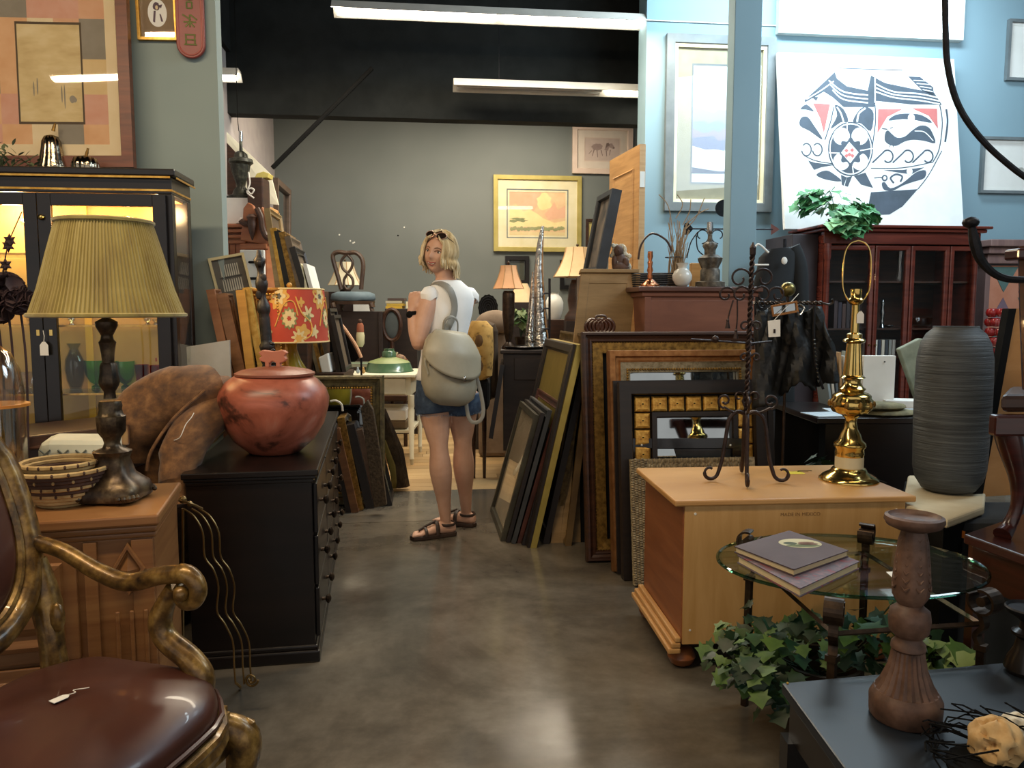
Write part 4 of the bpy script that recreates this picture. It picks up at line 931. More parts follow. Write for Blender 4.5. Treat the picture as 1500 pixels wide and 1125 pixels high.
for s_ in ((1074, 440, 1066, 480), (1080, 440, 1078, 495)):
    o = part('tassel_rope', MB().tube(catmull([P(s_[0], s_[1], sy_), P(s_[2] + 2, (s_[1] + s_[3]) / 2, sy_), P(s_[2], s_[3] - 8, sy_)], 5), .003, 6), M_iron, ist)
    part('tassel', MB().lathe([(.002, .02), (.006, .012), (.005, .008), (.010, -.018)], P(s_[2], s_[3] - 6, sy_), 8), M_iron, o)
# brass lamp
YB = 2.93; bz = P(1243, 700, YB).z - PT_
bl = thing('brass_lamp', 'tall polished brass lamp without shade, ivory collar and open harp, on pine chest', 'lamp', (P(1243, 700, YB).x, YB, PT_))
bc = P(1243, 700, YB); brow = lambda rows: [(max(h, .4) * YB / F, P(1243, v, YB).z - bz) for h, v in rows]
def bp_(nm, rows, m=M_brass, fl=None, n=36): return part(nm, MB().lathe(brow(rows), (bc.x, YB, 0), n, flute=fl), m, bl, smooth=50)
bp_('base', [(42, 700), (42, 697), (36, 692), (26, 687), (25, 684), (22, 681)])
bp_('ivory_collar', [(20, 681), (20, 665)], mat('ivory enamel', 'C9BE9C', 'D3C9A9', .4))
bp_('collar', [(20, 665), (21, 660), (20, 654), (23, 650), (22, 645), (17, 641), (14, 632), (10, 625), (8, 615), (9, 609), (13, 605)])
bp_('lobed_bowl', [(13, 605), (26, 600), (31, 592), (30, 583), (27, 580), (27, 576)], fl=(10, .07), n=80)
bp_('neck', [(27, 576), (24, 573), (16, 570), (19, 566), (15, 563), (11, 556), (12, 552), (18, 550), (14, 546)])
bp_('fluted_column', [(14, 546), (10, 500)], fl=(12, .12), n=72)
bp_('upper_tube', [(10, 500), (16, 497), (15, 494), (11, 492), (11, 486), (6, 484), (5, 440)])
for i in range(10):
    a = .314 + i * .6283; q = V3((bc.x + .076 * cos(a), YB + .076 * sin(a), P(1243, 588, YB).z - bz))
    part('embossed_oval', MB().ball(q, (.009, .009, .014), 8), M_goldd, bl, smooth=1)
bp_('socket', [(5, 444), (10, 440), (11, 436), (8, 432), (8, 420)], n=20)
bzz = lambda v: P(1243, v, YB).z - bz
for s_ in (1, -1):
    part('harp', MB().tube(catmull([V3((bc.x + s_ * .02, YB, bzz(440))), V3((bc.x + s_ * .045, YB, bzz(425))), V3((bc.x + s_ * .052, YB, bzz(405))), V3((bc.x + s_ * .048, YB, bzz(370))), V3((bc.x + s_ * .03, YB, bzz(354))), V3((bc.x, YB, bzz(349)))], 6), .003, 6), M_brass, bl, smooth=1)
tag_card((bc.x + .012, YB - .018, bzz(452)), 1.2, bl, string=.002)
part('cord', MB().tube(catmull([V3((bc.x + .1, YB, PT_ + .004)), P(1300, 708, 2.86) * 1, ], 4), .003, 6), M_black, bl)
cordz = PT_ + .004
# yellow tag, small inline switch
yt = G(1163, 692, PT_); ytg = thing('price_tag', 'bright yellow paper tag lying on the pine chest top', 'price tag', yt)
Mt = basis(V3((yt.x, yt.y, PT_)), T, N, UPV)
part('card', MB().prism([Mt @ V3(q) for q in ((-.036, -.03, 0), (.030, -.034, 0), (.036, .022, .0), (.0, .012, .0), (-.026, .04, 0))], (0, 0, .001)), mat('yellow card', 'D8C634', 'E2D244', .6), ytg)
part('string', MB().tube([Mt @ V3((.03 + .03 * cos(t * .5) + .02, .01 + .012 * sin(t * .5), .002)) for t in range(11)], .001, 5), M_black, ytg)
# ---------------------------------------------------------------- cream stone bench, ribbed vase, charcoal bench
VZ = .575
cb = thing('cream_bench', 'pale cream cloth covered bench under the tall grey vase', 'bench', (P(1390, 720, 3).x, 3.0, 0))
a, b_, c2, d2 = G(1316, 700, VZ), G(1310, 712, VZ), G(1382, 762, VZ), G(1480, 735, VZ)
top = [G(1322, 738, VZ), G(1388, 762, VZ), G(1442, 742, VZ), G(1446, 698, VZ), G(1330, 696, VZ)]
M_crc = mat('cream cloth', 'B9A988', 'C8BA9A', .8)
part('cover', MB().prism(top, (0, 0, -.03)), M_crc, cb, bevel=.008)
part('frame', MB().prism([p + V3((0, .02, -.031)) for p in (top[0], top[1], top[2], top[3], top[4])], (0, 0, -.50)), M_black, cb)
YV = 2.9; mb, c = turned(1388, YV, VZ + .0005, [(26, 724), (36, 720), (45, 706), (49, 690), (50, 650), (51, 600), (51, 560), (50, 530), (46, 508), (39, 494), (30, 486), (30, 483), (27, 483), (26, 490)], 48)
def ribbed():
    m, nt, b = _new('grey ribbed ceramic'); v = coords(nt, (1.5, 1.5, 60)); nz = noise(nt, v, 2.2, 5, .65, .5)
    nt.links.new(ramp(nt, nz, [(.35, '33373A'), (.6, '4B5053'), (.72, '5E6365')]), b.inputs['Base Color']); b.inputs['Roughness'].default_value = .55; bump(nt, b, nz, .8, .006); return m
solo('tall_vase', mb, ribbed(), 'tall grey cylinder vase with rough horizontal ribs on cream bench', 'vase', smooth=50)
M_char = mat('charcoal felt', '232526', '2E3031', .9)
a = V3((1.44, 2.45, 0)); solo('charcoal_bench', MB().box((P(1402, 742, 2.60).x, 2.60, 0), (2.5, 2.9, P(1394, 764, 2.60).z), I4), M_char, 'charcoal felt covered low bench below the grey vase with orange sticker', 'bench', bevel=.03)
o_ = P(1410, 782, 2.597); stk = solo('sticker', MB().prism([o_ + V3(q) for q in ((-.009, 0, -.012), (.005, 0, -.015), (.009, 0, .008), (-.004, 0, .012))], (0, -.001, 0)), mat('orange sticker', 'E07A1E', 'EE8A2C', .6), 'small orange sticker on front of the charcoal bench', 'sticker')
# dark leaning panel pair right of the vase
pA = thing('leaning_board', 'tan board with black edge leaning beside the grey vase', 'panel', P(1428, 725, 2.86))
e0, e1 = P(1432, 728, 2.86), P(1482, 452, 2.95); X = V3((1, .25, 0)).normalized()
q = [e0, e0 + X * .5, e1 + X * .5, e1]
part('board', MB().prism([p + V3((.014, .0, 0)) for p in q], (0, .012, 0)), wood('tan board', 'A9763E', 'B98750', .5, (2, 2, 12)), pA)
part('black_edge', MB().hexa([e0 - X * .02 - V3((0, .01, 0)), e0 + X * .014 - V3((0, .01, 0)), e0 + X * .014 + V3((0, .03, 0)), e0 - X * .02 + V3((0, .03, 0))], [e1 - X * .02 - V3((0, .01, 0)), e1 + X * .014 - V3((0, .01, 0)), e1 + X * .014 + V3((0, .03, 0)), e1 - X * .02 + V3((0, .03, 0))]), M_black, pA)
# mahogany stand table and chair with cabriole leg
mt = thing('mahogany_chair', 'dark mahogany chair with cabriole leg standing on table at right edge', 'chair', (1.55, 2.2, .5))
lg = catmull([P(1470, 612, 2.3), P(1480, 650, 2.3), P(1492, 700, 2.3), P(1490, 740, 2.3), P(1478, 770, 2.3), P(1468, 784, 2.28)], 6)
part('leg', MB().tube(lg, resamp([.036, .036, .026, .018, .02, .026], 6), 12), M_mahog, mt, smooth=1)
part('seat_rail', MB().box(tuple(P(1458, 640, 2.26)), tuple(P(1458, 606, 2.3) + V3((.5, .0, .0))), I4), M_mahog, mt, bevel=.008)
part('seat', MB().hexa([P(1466, 604, 2.28), P(1640, 604, 2.28), P(1600, 590, 2.7), P(1478, 590, 2.7)], [P(1466, 578, 2.28), P(1640, 578, 2.28), P(1600, 566, 2.7), P(1478, 566, 2.7)]), M_walnut, mt, bevel=.015)
part('back_post', MB().tube([P(1512, 600, 2.5), P(1506, 470, 2.55), P(1502, 362, 2.6)], [.026, .024, .022], 8), M_mahog, mt)
part('top_rail', MB().box(tuple(P(1492, 380, 2.56)), tuple(P(1492, 366, 2.64) + V3((.5, 0, 0))), I4), M_mahog, mt, bevel=.008)
tz = P(1470, 786, 2.3).z
mtb = thing('mahogany_table', 'dark mahogany table corner under the cabriole leg at right edge', 'table', (1.8, 2.2, 0))
tp = [G(1412, 782, tz), G(1600, 850, tz), G(1700, 790, tz), G(1500, 752, tz)]
part('top', MB().prism(tp, (0, 0, -.03)), M_mahog, mtb, bevel=.005)
for p, dx, dy in ((tp[0], .06, .02), (tp[1], .0, .05), (tp[3], .02, -.05)): part('leg', MB().box((p.x + dx - .02, p.y + dy - .02, 0), (p.x + dx + .02, p.y + dy + .02, tz - .031), I4), M_mahog, mtb)
part('apron', MB().prism([p.lerp((tp[0] + tp[2]) / 2, .1) - UPV * .0305 for p in tp], (0, 0, -.12)), M_mahog, mtb)

# ---------------------------------------------------------------- oval glass table with books, ivy below
GZ = .52; gc = V3((.985, 2.24, 0)); gx, gy = .375, .285
gt = thing('glass_table', 'oval glass topped table on four bronze scroll legs', 'table', gc)
pl_ = lambda s_, z: [gc + V3((gx * s_ * cos(6.2832 * i / 64), gy * s_ * sin(6.2832 * i / 64), z)) for i in range(64)]
gl = part('glass_top', MB().prism(pl_(1, GZ - .010), (0, 0, .010)), glass_mat('table glass', (.80, .90, .86), .03), gt)
part('glass_edge', MB().tube(pl_(1.003, GZ - .005), .0052, 6, closed=1), glass_mat('green glass edge', (.35, .6, .52), .12), gl, smooth=1)
for u, v, gzz in ((1102, 800, 1), (1268, 790, 1), (1222, 902, 1), (1437, 888, 1)):
    q = G(u, v, GZ); q = gc + (V3((q.x, q.y, 0)) - gc) * 1.0; dd = (q - gc).normalized(); base = V3((q.x, q.y, 0))
    Q = lambda r, z: base + dd * r + UPV * z; wv = V3((-dd.y, dd.x, 0)) * .022
    def strip(pts, w=.022, t=.003):
        mb = MB(); n = len(pts)
        for i in range(n - 1):
            d_ = (pts[i + 1] - pts[i]).normalized(); nn_ = d_.cross(wv).normalized() * t; ww = wv.normalized() * w
            if i == 0: pn_ = nn_
            d2_ = (pts[min(i + 2, n - 1)] - pts[i]).normalized(); n2 = d2_.cross(wv).normalized() * t
            mb.hexa([pts[i] - ww - pn_, pts[i] + ww - pn_, pts[i] + ww + pn_, pts[i] - ww + pn_], [pts[i + 1] - ww - n2, pts[i + 1] + ww - n2, pts[i + 1] + ww + n2, pts[i + 1] - ww + n2]); pn_ = n2
        return mb
    part('scroll', strip([Q(.012 + x, GZ + .018 + y) for x, y in spiral((0, 0), .035, .027, -200, 110, 18)]), M_bronze, gt, smooth=50)
    part('scroll_roll', MB().tube([Q(.012, GZ + .018) - wv * 1.02, Q(.012, GZ + .018) + wv * 1.02], .012, 12), M_bronze, gt, smooth=40)
    lp_ = catmull([Q(.0, GZ - .014), Q(.012, GZ - .045), Q(-.006, GZ - .075), Q(.006, GZ - .10)], 5)
    part('leg', strip(lp_, .011, .006), M_bronze, gt)
    part('leg', MB().tube([Q(.006, GZ - .098), Q(.01, 0)], .013, 4), M_bronze, gt); part('collar', MB().tube([Q(.006, GZ - .095), Q(.006, GZ - .11)], .019, 4), M_bronze, gt)
qs = [V3((G(u, v, GZ).x, G(u, v, GZ).y, GZ - .045)) for u, v in ((1222, 902), (1437, 888), (1268, 790), (1102, 800))]
for i in range(4): part('stretcher', MB().tube([qs[i], qs[(i + 1) % 4]], .007, 4), M_bronze, gt)
def book(name, label, pts, z0, th, cover, pages):
    cen = sum((V3((p.x, p.y, 0)) for p in pts), V3()) / 4; r = thing(name, label, 'book', cen + UPV * z0, 'hardcover books on the glass table')
    sc_ = lambda k: [V3((p.x, p.y, 0)).lerp(cen, k) for p in pts]
    part('back_cover', MB().prism([p + UPV * z0 for p in sc_(0)], (0, 0, .003)), cover, r); part('pages', MB().prism([p + UPV * (z0 + .003) for p in sc_(.03)], (0, 0, th - .006)), pages, r)
    part('front_cover', MB().prism([p + UPV * (z0 + th - .003) for p in sc_(0)], (0, 0, .003)), cover, r)
    a, b = sc_(0)[0], sc_(0)[3]
    return r
M_pg = mat('page edges', 'CDBB92', 'D9C9A2', .8, scale=(3, 3, 200))
zb1 = GZ + .001; t1 = .024
pk = [G(1080, 813, zb1 + t1), G(1172, 862, zb1 + t1), G(1259, 822, zb1 + t1), G(1160, 786, zb1 + t1)]
mc = mat('plaid cover', '6B4A55', stops=[(.35, '8A3B44'), (.5, '5C5A66'), (.65, '84646C')], rough=.6, scale=(30, 30, 30))
book('hardcover_book', 'lower book of the pair, red and grey checked cover', pk, zb1, t1, mc, M_pg)
zb2 = zb1 + t1 + .0005; t2 = .020
pk = [G(1076, 800, zb2 + t2), G(1163, 834, zb2 + t2), G(1243, 806, zb2 + t2), G(1156, 777, zb2 + t2)]
mp = mat('plum cover', '4A3A3E', '56464A', .6)
bk2 = book('hardcover_book', 'upper book of the pair, plum cover with oval landscape picture', pk, zb2, t2, mp, M_pg)
oc_ = G(1172, 796, zb2 + t2); ax = (pk[2] - pk[1]); ax.z = 0; ax.normalize(); ay = V3((-ax.y, ax.x, 0))
ovl = lambda rx, ry, ox=0, oy=0, z=.0004: [V3((oc_.x, oc_.y, zb2 + t2 + z)) + V3((1, 0, 0)) * (ox + rx * cos(6.2832 * i / 28)) + V3((0, 1, 0)) * (oy + ry * sin(6.2832 * i / 28)) for i in range(28)]
pp = part('oval_picture', MB().prism(ovl(.062, .046), (0, 0, .0003)), mat('picture sky', 'B9B48E', 'C8C3A0', .6), bk2)
for rx, ry, ox, oy, cc in ((.05, .012, 0, -.025, '5C6A3A'), (.03, .012, .02, -.008, '6E4A34'), (.02, .014, -.03, -.002, '3E4A2C'), (.024, .008, .02, .006, '8A6A50')):
    part('print', MB().face(ovl(rx, ry, ox, oy, .001)), mat('book print ' + cc, cc, cc, .6), pp)
solo('paper_note', MB().prism([G(1298, 838, GZ + .001), G(1318, 856, GZ + .001), G(1345, 852, GZ + .001), G(1330, 836, GZ + .001)], (0, 0, .0008)), M_paper, 'small white note lying on the glass table top', 'note')

# ivy under the glass table
M_lf = [mat('ivy leaf ' + n_, a, b, .5, scale=(20, 20, 20)) for n_, a, b in (('deep', '14270D', '1E3614'), ('mid', '213D14', '2F4F1C'), ('light', '47632A', '5C7834'), ('blue', '15341F', '1E4529'))]
def ivyleaf(L, m):
    out = [(0, 0), (.12, .30), (.02, .55), (.34, .42), (.48, .62), (.60, .36), (1.0, 0)]; out = out + [(x, -y) for x, y in out[::-1][1:-1]]
    vs = [(.45 * L, 0, -.0 * L)] + [(x * L, y * L, (.14 * abs(y) - .12 * x * x) * L) for x, y in out]; n = len(out)
    return mesh_of(MB().add(vs, [(0, 1 + i, 1 + (i + 1) % n) for i in range(n)]), m, True)
def leaves_at(root, spots, meshes, rr, size=(.7, 1.3), out=None, parts=300):
    for c, o in spots:
        a = math.atan2(o.y, o.x) + rr.gauss(0, .6) if o.length > .01 else rr.uniform(0, 6.28)
        Mx = MT(c) @ rotz(a) @ Matrix.Rotation(rr.uniform(.1, 1.1), 4, 'Y') @ Matrix.Rotation(rr.uniform(-.5, .5), 4, 'X') @ Matrix.Scale(rr.uniform(*size), 4)
        inst('leaf', meshes[rr.randrange(len(meshes))], Mx, root)
rr = random.Random(21)
def vine_plant(name, label, base, blobs, n, L, meshes, stems=14, group=None, potm=None, potr=.09, poth=.14):
    r = thing(name, label, 'plant', base, group); spots = []
    for i in range(n):
        (c, rx, ry, rz) = blobs[rr.randrange(len(blobs))]
        dd = V3((rr.gauss(0, 1), rr.gauss(0, 1), rr.gauss(0, 1))).normalized() * (rr.random() ** .35)
        p = V3(c) + V3((dd.x * rx, dd.y * ry, dd.z * rz)); p.z = max(p.z, .03); spots.append((p, p - V3(base)))
    leaves_at(r, spots, [ivyleaf(L, m) for m in meshes], rr)
    for i in range(stems):
        e = spots[i * 7 % len(spots)][0]; mid = V3(base).lerp(e, .5) + V3((0, 0, .06)); part('stem', MB().tube(catmull([V3(base) + UPV * poth * .8, mid, e], 5), .0025, 5), M_lf[0], r, smooth=1)
    if potm: part('pot', MB().lathe([(potr * .75, 0), (potr, poth), (potr * .9, poth), (potr * .7, .02)], base, 20), potm, r, smooth=40)
    return r
ib = V3((.93, 2.28, 0))
vine_plant('ivy_plant', 'bushy green ivy spilling out beneath the oval glass table', ib, [((.74, 2.24, .30), .12, .13, .10), ((.64, 2.14, .27), .09, .10, .08), ((.85, 2.14, .34), .13, .1, .07), ((.98, 2.16, .32), .13, .11, .08), ((.80, 2.28, .22), .13, .12, .12), ((1.12, 2.24, .33), .13, .1, .07), ((.72, 2.08, .22), .09, .07, .08)],
           295, .045, M_lf, 22, None, mat('dark wicker pot', '2A1C12', '3A281A', .8), .12, .2)
vine_plant('pothos_plant', 'small yellow green leaved plant beside right leg of glass table', (1.27, 2.12, 0), [((1.25, 2.12, .30), .07, .06, .06), ((1.18, 2.14, .28), .06, .05, .05)], 26, .06, [M_lf[2], mat('variegated leaf', '8E9A58', 'A8B070', .5)], 5, None, M_bronze, .07, .18)
# ---------------------------------------------------------------- blue black table with candlesticks
TZ = .40
cA = G(1145, 1000, TZ); cB = G(1560, 962, TZ); cD = G(1262, 1160, TZ)
X = (cB - cA).normalized(); Yd = V3((X.y, -X.x, 0)); Lx = 1.2; Ly = .75
if True:
    bt = thing('coffee_table', 'low blue black painted table with candlesticks in the front corner', 'table', cA + X * .5 + Yd * .3 - UPV * TZ)
    sk = (cD - cA); sk = sk.normalized() * .75
    tp = [cA, cA + sk, cA + sk + X * 1.2, cA + X * 1.2]; 
    M_blue = mat('blue black worn paint', '131A22', stops=[(.3, '10161D'), (.6, '18202A'), (.8, '222B36')], rough=.42, scale=(3, 3, 3), bmp=.05, det=6)
    part('top', MB().prism(tp, (0, 0, -.025)), M_blue, bt, bevel=.004)
    cen = (tp[0] + tp[2]) / 2
    part('apron', MB().prism([p.lerp(cen, .03) - UPV * .0255 for p in tp], (0, 0, -.10)), M_blackw, bt)
    for p in tp: q = p.lerp(cen, .05); part('leg', MB().box((q.x - .025, q.y - .025, 0), (q.x + .025, q.y + .025, TZ - .126), I4), M_blackw, bt)
    part('nail', MB().ball(cA.lerp(cen, .02) + UPV * .001, .003, 8), M_gold, bt)
M_cs = mat('carved brown wood', '4A2F22', stops=[(.3, '3A281F'), (.5, '5C4234'), (.7, '745848')], rough=.55, scale=(18, 18, 18), bmp=.3)
YC = G(1325, 1050, TZ).y; ck = YC / F; cc_ = P(1325, 1058, YC); zf = lambda v: P(1325, v, YC).z - cc_.z + TZ + .0005
cs = thing('candlestick', 'large carved brown wooden pillar candlestick with leafy shaft on blue black table', 'candlestick', (cc_.x, YC, TZ + .0005))
cr = lambda rows: [(h * ck, zf(v)) for h, v in rows]
cl_ = lambda nm, rows, fl=None, n=32: part(nm, MB().lathe(cr(rows), (cc_.x, YC, 0), n, flute=fl), M_cs, cs, smooth=45)
cl_('base', [(48, 1058), (51, 1054), (52, 1030), (49, 1024), (45, 1018)]); cl_('bell_foot', [(45, 1018), (38, 1008), (28, 985), (23, 960)], (22, .09), 88)
cl_('neck_ring', [(22, 960), (25, 957), (24, 950), (19, 945), (19, 940)]); cl_('lower_ball', [(20, 940), (28, 932), (30, 915), (28, 902), (20, 896), (18, 893)])
cl_('shaft', [(18, 893), (26, 880), (27, 862), (25, 835), (21, 800), (17, 785)], (8, .05), 64)
cl_('top_cup', [(17, 785), (24, 784), (38, 778), (42, 771), (41, 765), (36, 763), (33, 768), (30, 769), (14, 772), (13, 770), (1, 770)])
tb = MB()
for a in range(8):
    t = a * .7854
    for j in range(7):
        v = 868 - j * 11.5; r_ = (27 - j * 1.5) * ck; q = V3((cc_.x + r_ * cos(t), YC + r_ * sin(t), zf(v)))
        for s_ in (1, -1):
            q2 = V3((cc_.x + r_ * cos(t + s_ * .22), YC + r_ * sin(t + s_ * .22), zf(v) + .008)); tb.tube([q, q2], [.003, .0012], 5)
part('carved_leaves', tb, M_cs, cs, smooth=1, kind='stuff')
Y2 = 1.78; c0 = P(1502, 990, Y2); z0 = TZ + .0005; f2 = lambda v: P(1502, v, Y2).z - P(1502, 990, Y2).z + z0
cs2 = thing('candlestick', 'black turned candlestick with round tray top, cut by right edge', 'candlestick', (c0.x, Y2, z0))
r2 = lambda rows: [(h * Y2 / F, f2(v)) for h, v in rows]
part('shaft', MB().lathe(r2([(26, 990), (30, 984), (26, 970), (18, 955), (14, 940), (22, 934), (22, 930), (12, 926), (11, 915)]), (c0.x, Y2, 0), 28), M_blackw, cs2, smooth=45)
part('tray', MB().lathe(r2([(11, 915), (20, 908), (31, 902), (33, 896), (31, 894), (28, 898), (2, 899)]), (c0.x, Y2, 0), 28), M_irond, cs2, smooth=45)
# wire basket with sponge coral
wbk = thing('wire_basket', 'black twig wire basket holding coral at the front right corner', 'basket', G(1470, 1130, TZ)); bc_ = V3((G(1475, 1135, TZ).x, G(1475, 1135, TZ).y, TZ + .001)); rr = random.Random(31); mb = MB()
for i in range(60):
    a = rr.uniform(0, 6.283); b = a + rr.uniform(.4, 1.4); ra, rb = rr.uniform(.09, .14), rr.uniform(.09, .145); za, zb3 = rr.uniform(.005, .05), rr.uniform(.01, .09)
    mb.tube([bc_ + V3((ra * cos(a), ra * sin(a), za)), bc_ + V3((.135 * cos((a + b) / 2), .135 * sin((a + b) / 2), (za + zb3) / 2)), bc_ + V3((rb * cos(b), rb * sin(b), zb3))], .0018, 4)
part('wire_weave', mb, M_black, wbk, kind='stuff')
part('bottom', MB().lathe([(.1, 0), (.1, .004)], bc_, 20), M_black, wbk)
def coral(u, v, Y, r_, m, label, holes):
    c = P(u, v, Y); n = 26; vs = []; fs = []; rr = random.Random(int(u)); pits = [V3((rr.gauss(0, 1), rr.gauss(-.6, 1), rr.gauss(.2, 1))).normalized() for _ in range(holes)]
    for j in range(n + 1):
        for i in range(2 * n):
            th = math.pi * j / n; a = math.pi * i / n; dd = V3((sin(th) * cos(a), sin(th) * sin(a), cos(th))); k_ = 1 + .05 * sin(5 * a + 3 * th) + .04 * sin(9 * th + a)
            for p in pits:
                g = (dd - p).length; k_ -= .35 * math.exp(-(g / .13) ** 2)
            vs.append(c + dd * r_ * k_)
    for j in range(n):
        for i in range(2 * n): fs.append((j * 2 * n + i, (j + 1) * 2 * n + i, (j + 1) * 2 * n + (i + 1) % (2 * n), j * 2 * n + (i + 1) % (2 * n)))
    return solo('sponge_coral', MB().add(vs, fs), m, label, 'coral', smooth=1)
coral(1458, 1088, 1.42, .048, mat('tan coral', 'C29A62', 'D8B680', .8, scale=(30, 30, 30)), 'tan sponge coral ball with deep pits in black wire basket', 34)
coral(1492, 1075, 1.50, .040, mat('white coral', 'CFC8B4', 'DDD8C8', .8, scale=(30, 30, 30)), 'white coral lump behind the tan coral', 16)

# hanging iron arcs at upper right
ia = thing('iron_chandelier_arm', 'dark curved iron hook bracket sweeping in from the upper right', 'bracket', P(1420, 330, 2.2))
part('long_arc', MB().tube(catmull([P(u, v, 2.2) for u, v in ((1384, -40), (1385, 40), (1388, 95), (1402, 150), (1430, 195), (1470, 235), (1520, 270), (1600, 300))], 6), .0085, 8), M_irond, ia, smooth=1)
part('hook_arc', MB().tube(catmull([P(u, v, 2.2) for u, v in ((1423, 330), (1428, 355), (1436, 380), (1455, 400), (1480, 409), (1520, 408), (1600, 395))], 6), resamp([.009, .015, .013, .011, .010, .009, .008], 6), 8), M_irond, ia, smooth=1)
part('knob', MB().ball(P(1422, 326, 2.2), (.022, .022, .016), 12), M_irond, ia, smooth=1)
part('rod', MB().tube([P(1600, 300, 2.2), P(1600, 395, 2.2), V3((P(1600, 395, 2.2).x, 2.2, 0))], .012, 8).tube([P(1384, -40, 2.2), V3((P(1384, -40, 2.2).x, 2.2, 3.99))], .0085, 8), M_irond, ia)
# ---------------------------------------------------------------- brown chest of drawers and the frames leaning on it
M_brn = wood('plain brown veneer', '6E4230', '80503B', .5, (2, 2, 10)); M_brd = wood('brown top', '4A2C22', '5C392C', .35, (2, 2, 20))
bc0 = V3((P(945, 420, 4.25).x, 4.25, 0)); Bb = BM(bc0); BZ = P(1020, 420, 4.3).z
bd = thing('brown_dresser', 'tall brown chest seen from its plain back, crowded with ornaments beside blue column', 'chest of drawers', None, None, Bb @ MT((.3, .2, 0)))
bb = lambda a, b, mb=None: (mb or MB()).box(a, b, Bb)
part('carcass', bb((0, .012, 0), (.62, .38, BZ - .03)), M_brn, bd, bevel=.003); part('top', bb((-.04, -.015, BZ - .028), (.66, .40, BZ)), M_brd, bd, bevel=.006)
part('top_moulding', bb((-.015, 0, BZ - .055), (.64, .39, BZ - .0285)), M_brn, bd, bevel=.006)
part('back_board', bb((.03, .004, .05), (.60, .0115, BZ - .075)), M_brn, bd, bevel=.002)
for x in (0, .585): part('post', bb((x, .0, 0), (x + .035, .0118, BZ - .056)), M_brn, bd, bevel=.002)
BT = BZ + .0008
def facing(name, label, bl, tl, w, prof, m, dlean, group='frames stacked in the aisle', **kw):
    """frame standing on the floor facing the viewer, bottom-left and top-left corners by pixel"""
    A = G(*bl, 0); C = P(tl[0], tl[1], A.y + dlean); return pframe(name, label, 'frame', A, A + T * w, C, prof, m, group=group, **kw)
M_cop = mat('copper gilt', '8A5A30', 'A87444', .4, .7, (30, 30, 30)); M_bkw = wood('black brown frame', '171210', '241B16', .4)
facing('large_framed_picture', 'largest leaning frame, black outer edge with beaded rim and gold lining, at back of stack', (858, 822), (855, 487), .92, STEP(.058, .045), M_walnut, .18,
       inner=(.05, .025, M_goldd), beads=(.054, .0055, .014, .018, M_goldd), fill=M_black, glass=0)
facing('framed_mirror', 'copper and silver gilt framed mirror with carved leaf rim, top glass visible', (896, 836), (892, 514), .76, [(0, .02), (.004, .045), (.03, .045), (.036, .03), (.05, .028), (.058, .035)], M_cop, .15,
       inner=(.05, .03, mat('silver gilt', '7E6E50', 'A8987A', .35, .8, (50, 50, 50), bmp=.5)), beads=(.094, .007, .013, .026, M_goldd), fill=M_mirror, glass=0)
facing('framed_picture', 'thin black wooden board behind the gold tile mirror', (903, 840), (900, 558), .80, FLAT(.03, .02), M_bkw, .13, fill=M_black, glass=0)
# gold tile mirror
A = G(911, 848, 0); C = P(908, 560, A.y + .13); w_ = .72
X = T; Zv = (C - A); h_ = Zv.length; Zv = Zv.normalized(); Yv = Zv.cross(X); Mf = basis(A, X, Yv, Zv)
gm = pframe('framed_mirror', 'black framed mirror with border of cracked gold square tiles', 'frame', A, A + T * w_, C, FLAT(.062, .035), M_bkw, fill=M_black, glass=0, group='frames stacked in the aisle')
M_tile = mat('cracked gold tile', 'C08A34', stops=[(.30, '2E2012'), (.36, 'B07C30'), (.55, 'CFA04A'), (.75, 'E2BC66')], rough=.35, metal=.5, scale=(45, 45, 45), det=2)
ti = .084
cols_ = int((w_ - .13) / ti); rows_ = int((h_ - .13) / .075); tw = (w_ - .13) / cols_; th_ = (h_ - .13) / rows_
tm = mesh_of(MB().rect_sweep(tw - .008, th_ - .006, [(0, 0), (.004, .008), (.012, .012), (min(tw, th_) / 2 - .006, .013)], I4), M_tile)
for i in range(cols_):
    for j in range(rows_):
        if 1 <= i < cols_ - 1 and 1 <= j < rows_ - 1: continue
        inst('tile', tm, Mf @ MT((.065 + i * tw + .004, .001, .065 + j * th_ + .003)), gm)
Mi = Mf @ MT((.065 + tw, 0, .065 + th_))
iw, ih = w_ - .13 - 2 * tw, h_ - .13 - 2 * th_
part('inner_frame', MB().rect_sweep(iw, ih, [(0, 0), (0, .02), (.022, .02), (.028, .008), (.028, 0)], Mi), M_bkw, gm)
part('mirror_glass', MB().box((.026, .001, .026), (iw - .026, .004, ih - .026), Mi), M_mirror, gm)
# small black frame with two white screws in front
A = G(925, 852, 0) + V3((.0, .01, .30)); A = P(926, 780, A.y + .02); C = P(926, 644, A.y + .04)
bf = pframe('framed_picture', 'small glossy black frame with two white screw dots before the gold tiles', 'frame', P(926, 757, 3.65), P(1086, 757, 3.65), P(926, 642, 3.69), FLAT(.05, .02), mat('gloss black', '0B0B0C', '111113', .12), fill=mat('smoky panel', '20252A', '2A3036', .15), glass=0, group='frames stacked in the aisle')
for u in (940, 1070): part('screw', MB().ball(P(u, 652, 3.66), .005, 8), M_white, bf, smooth=1)
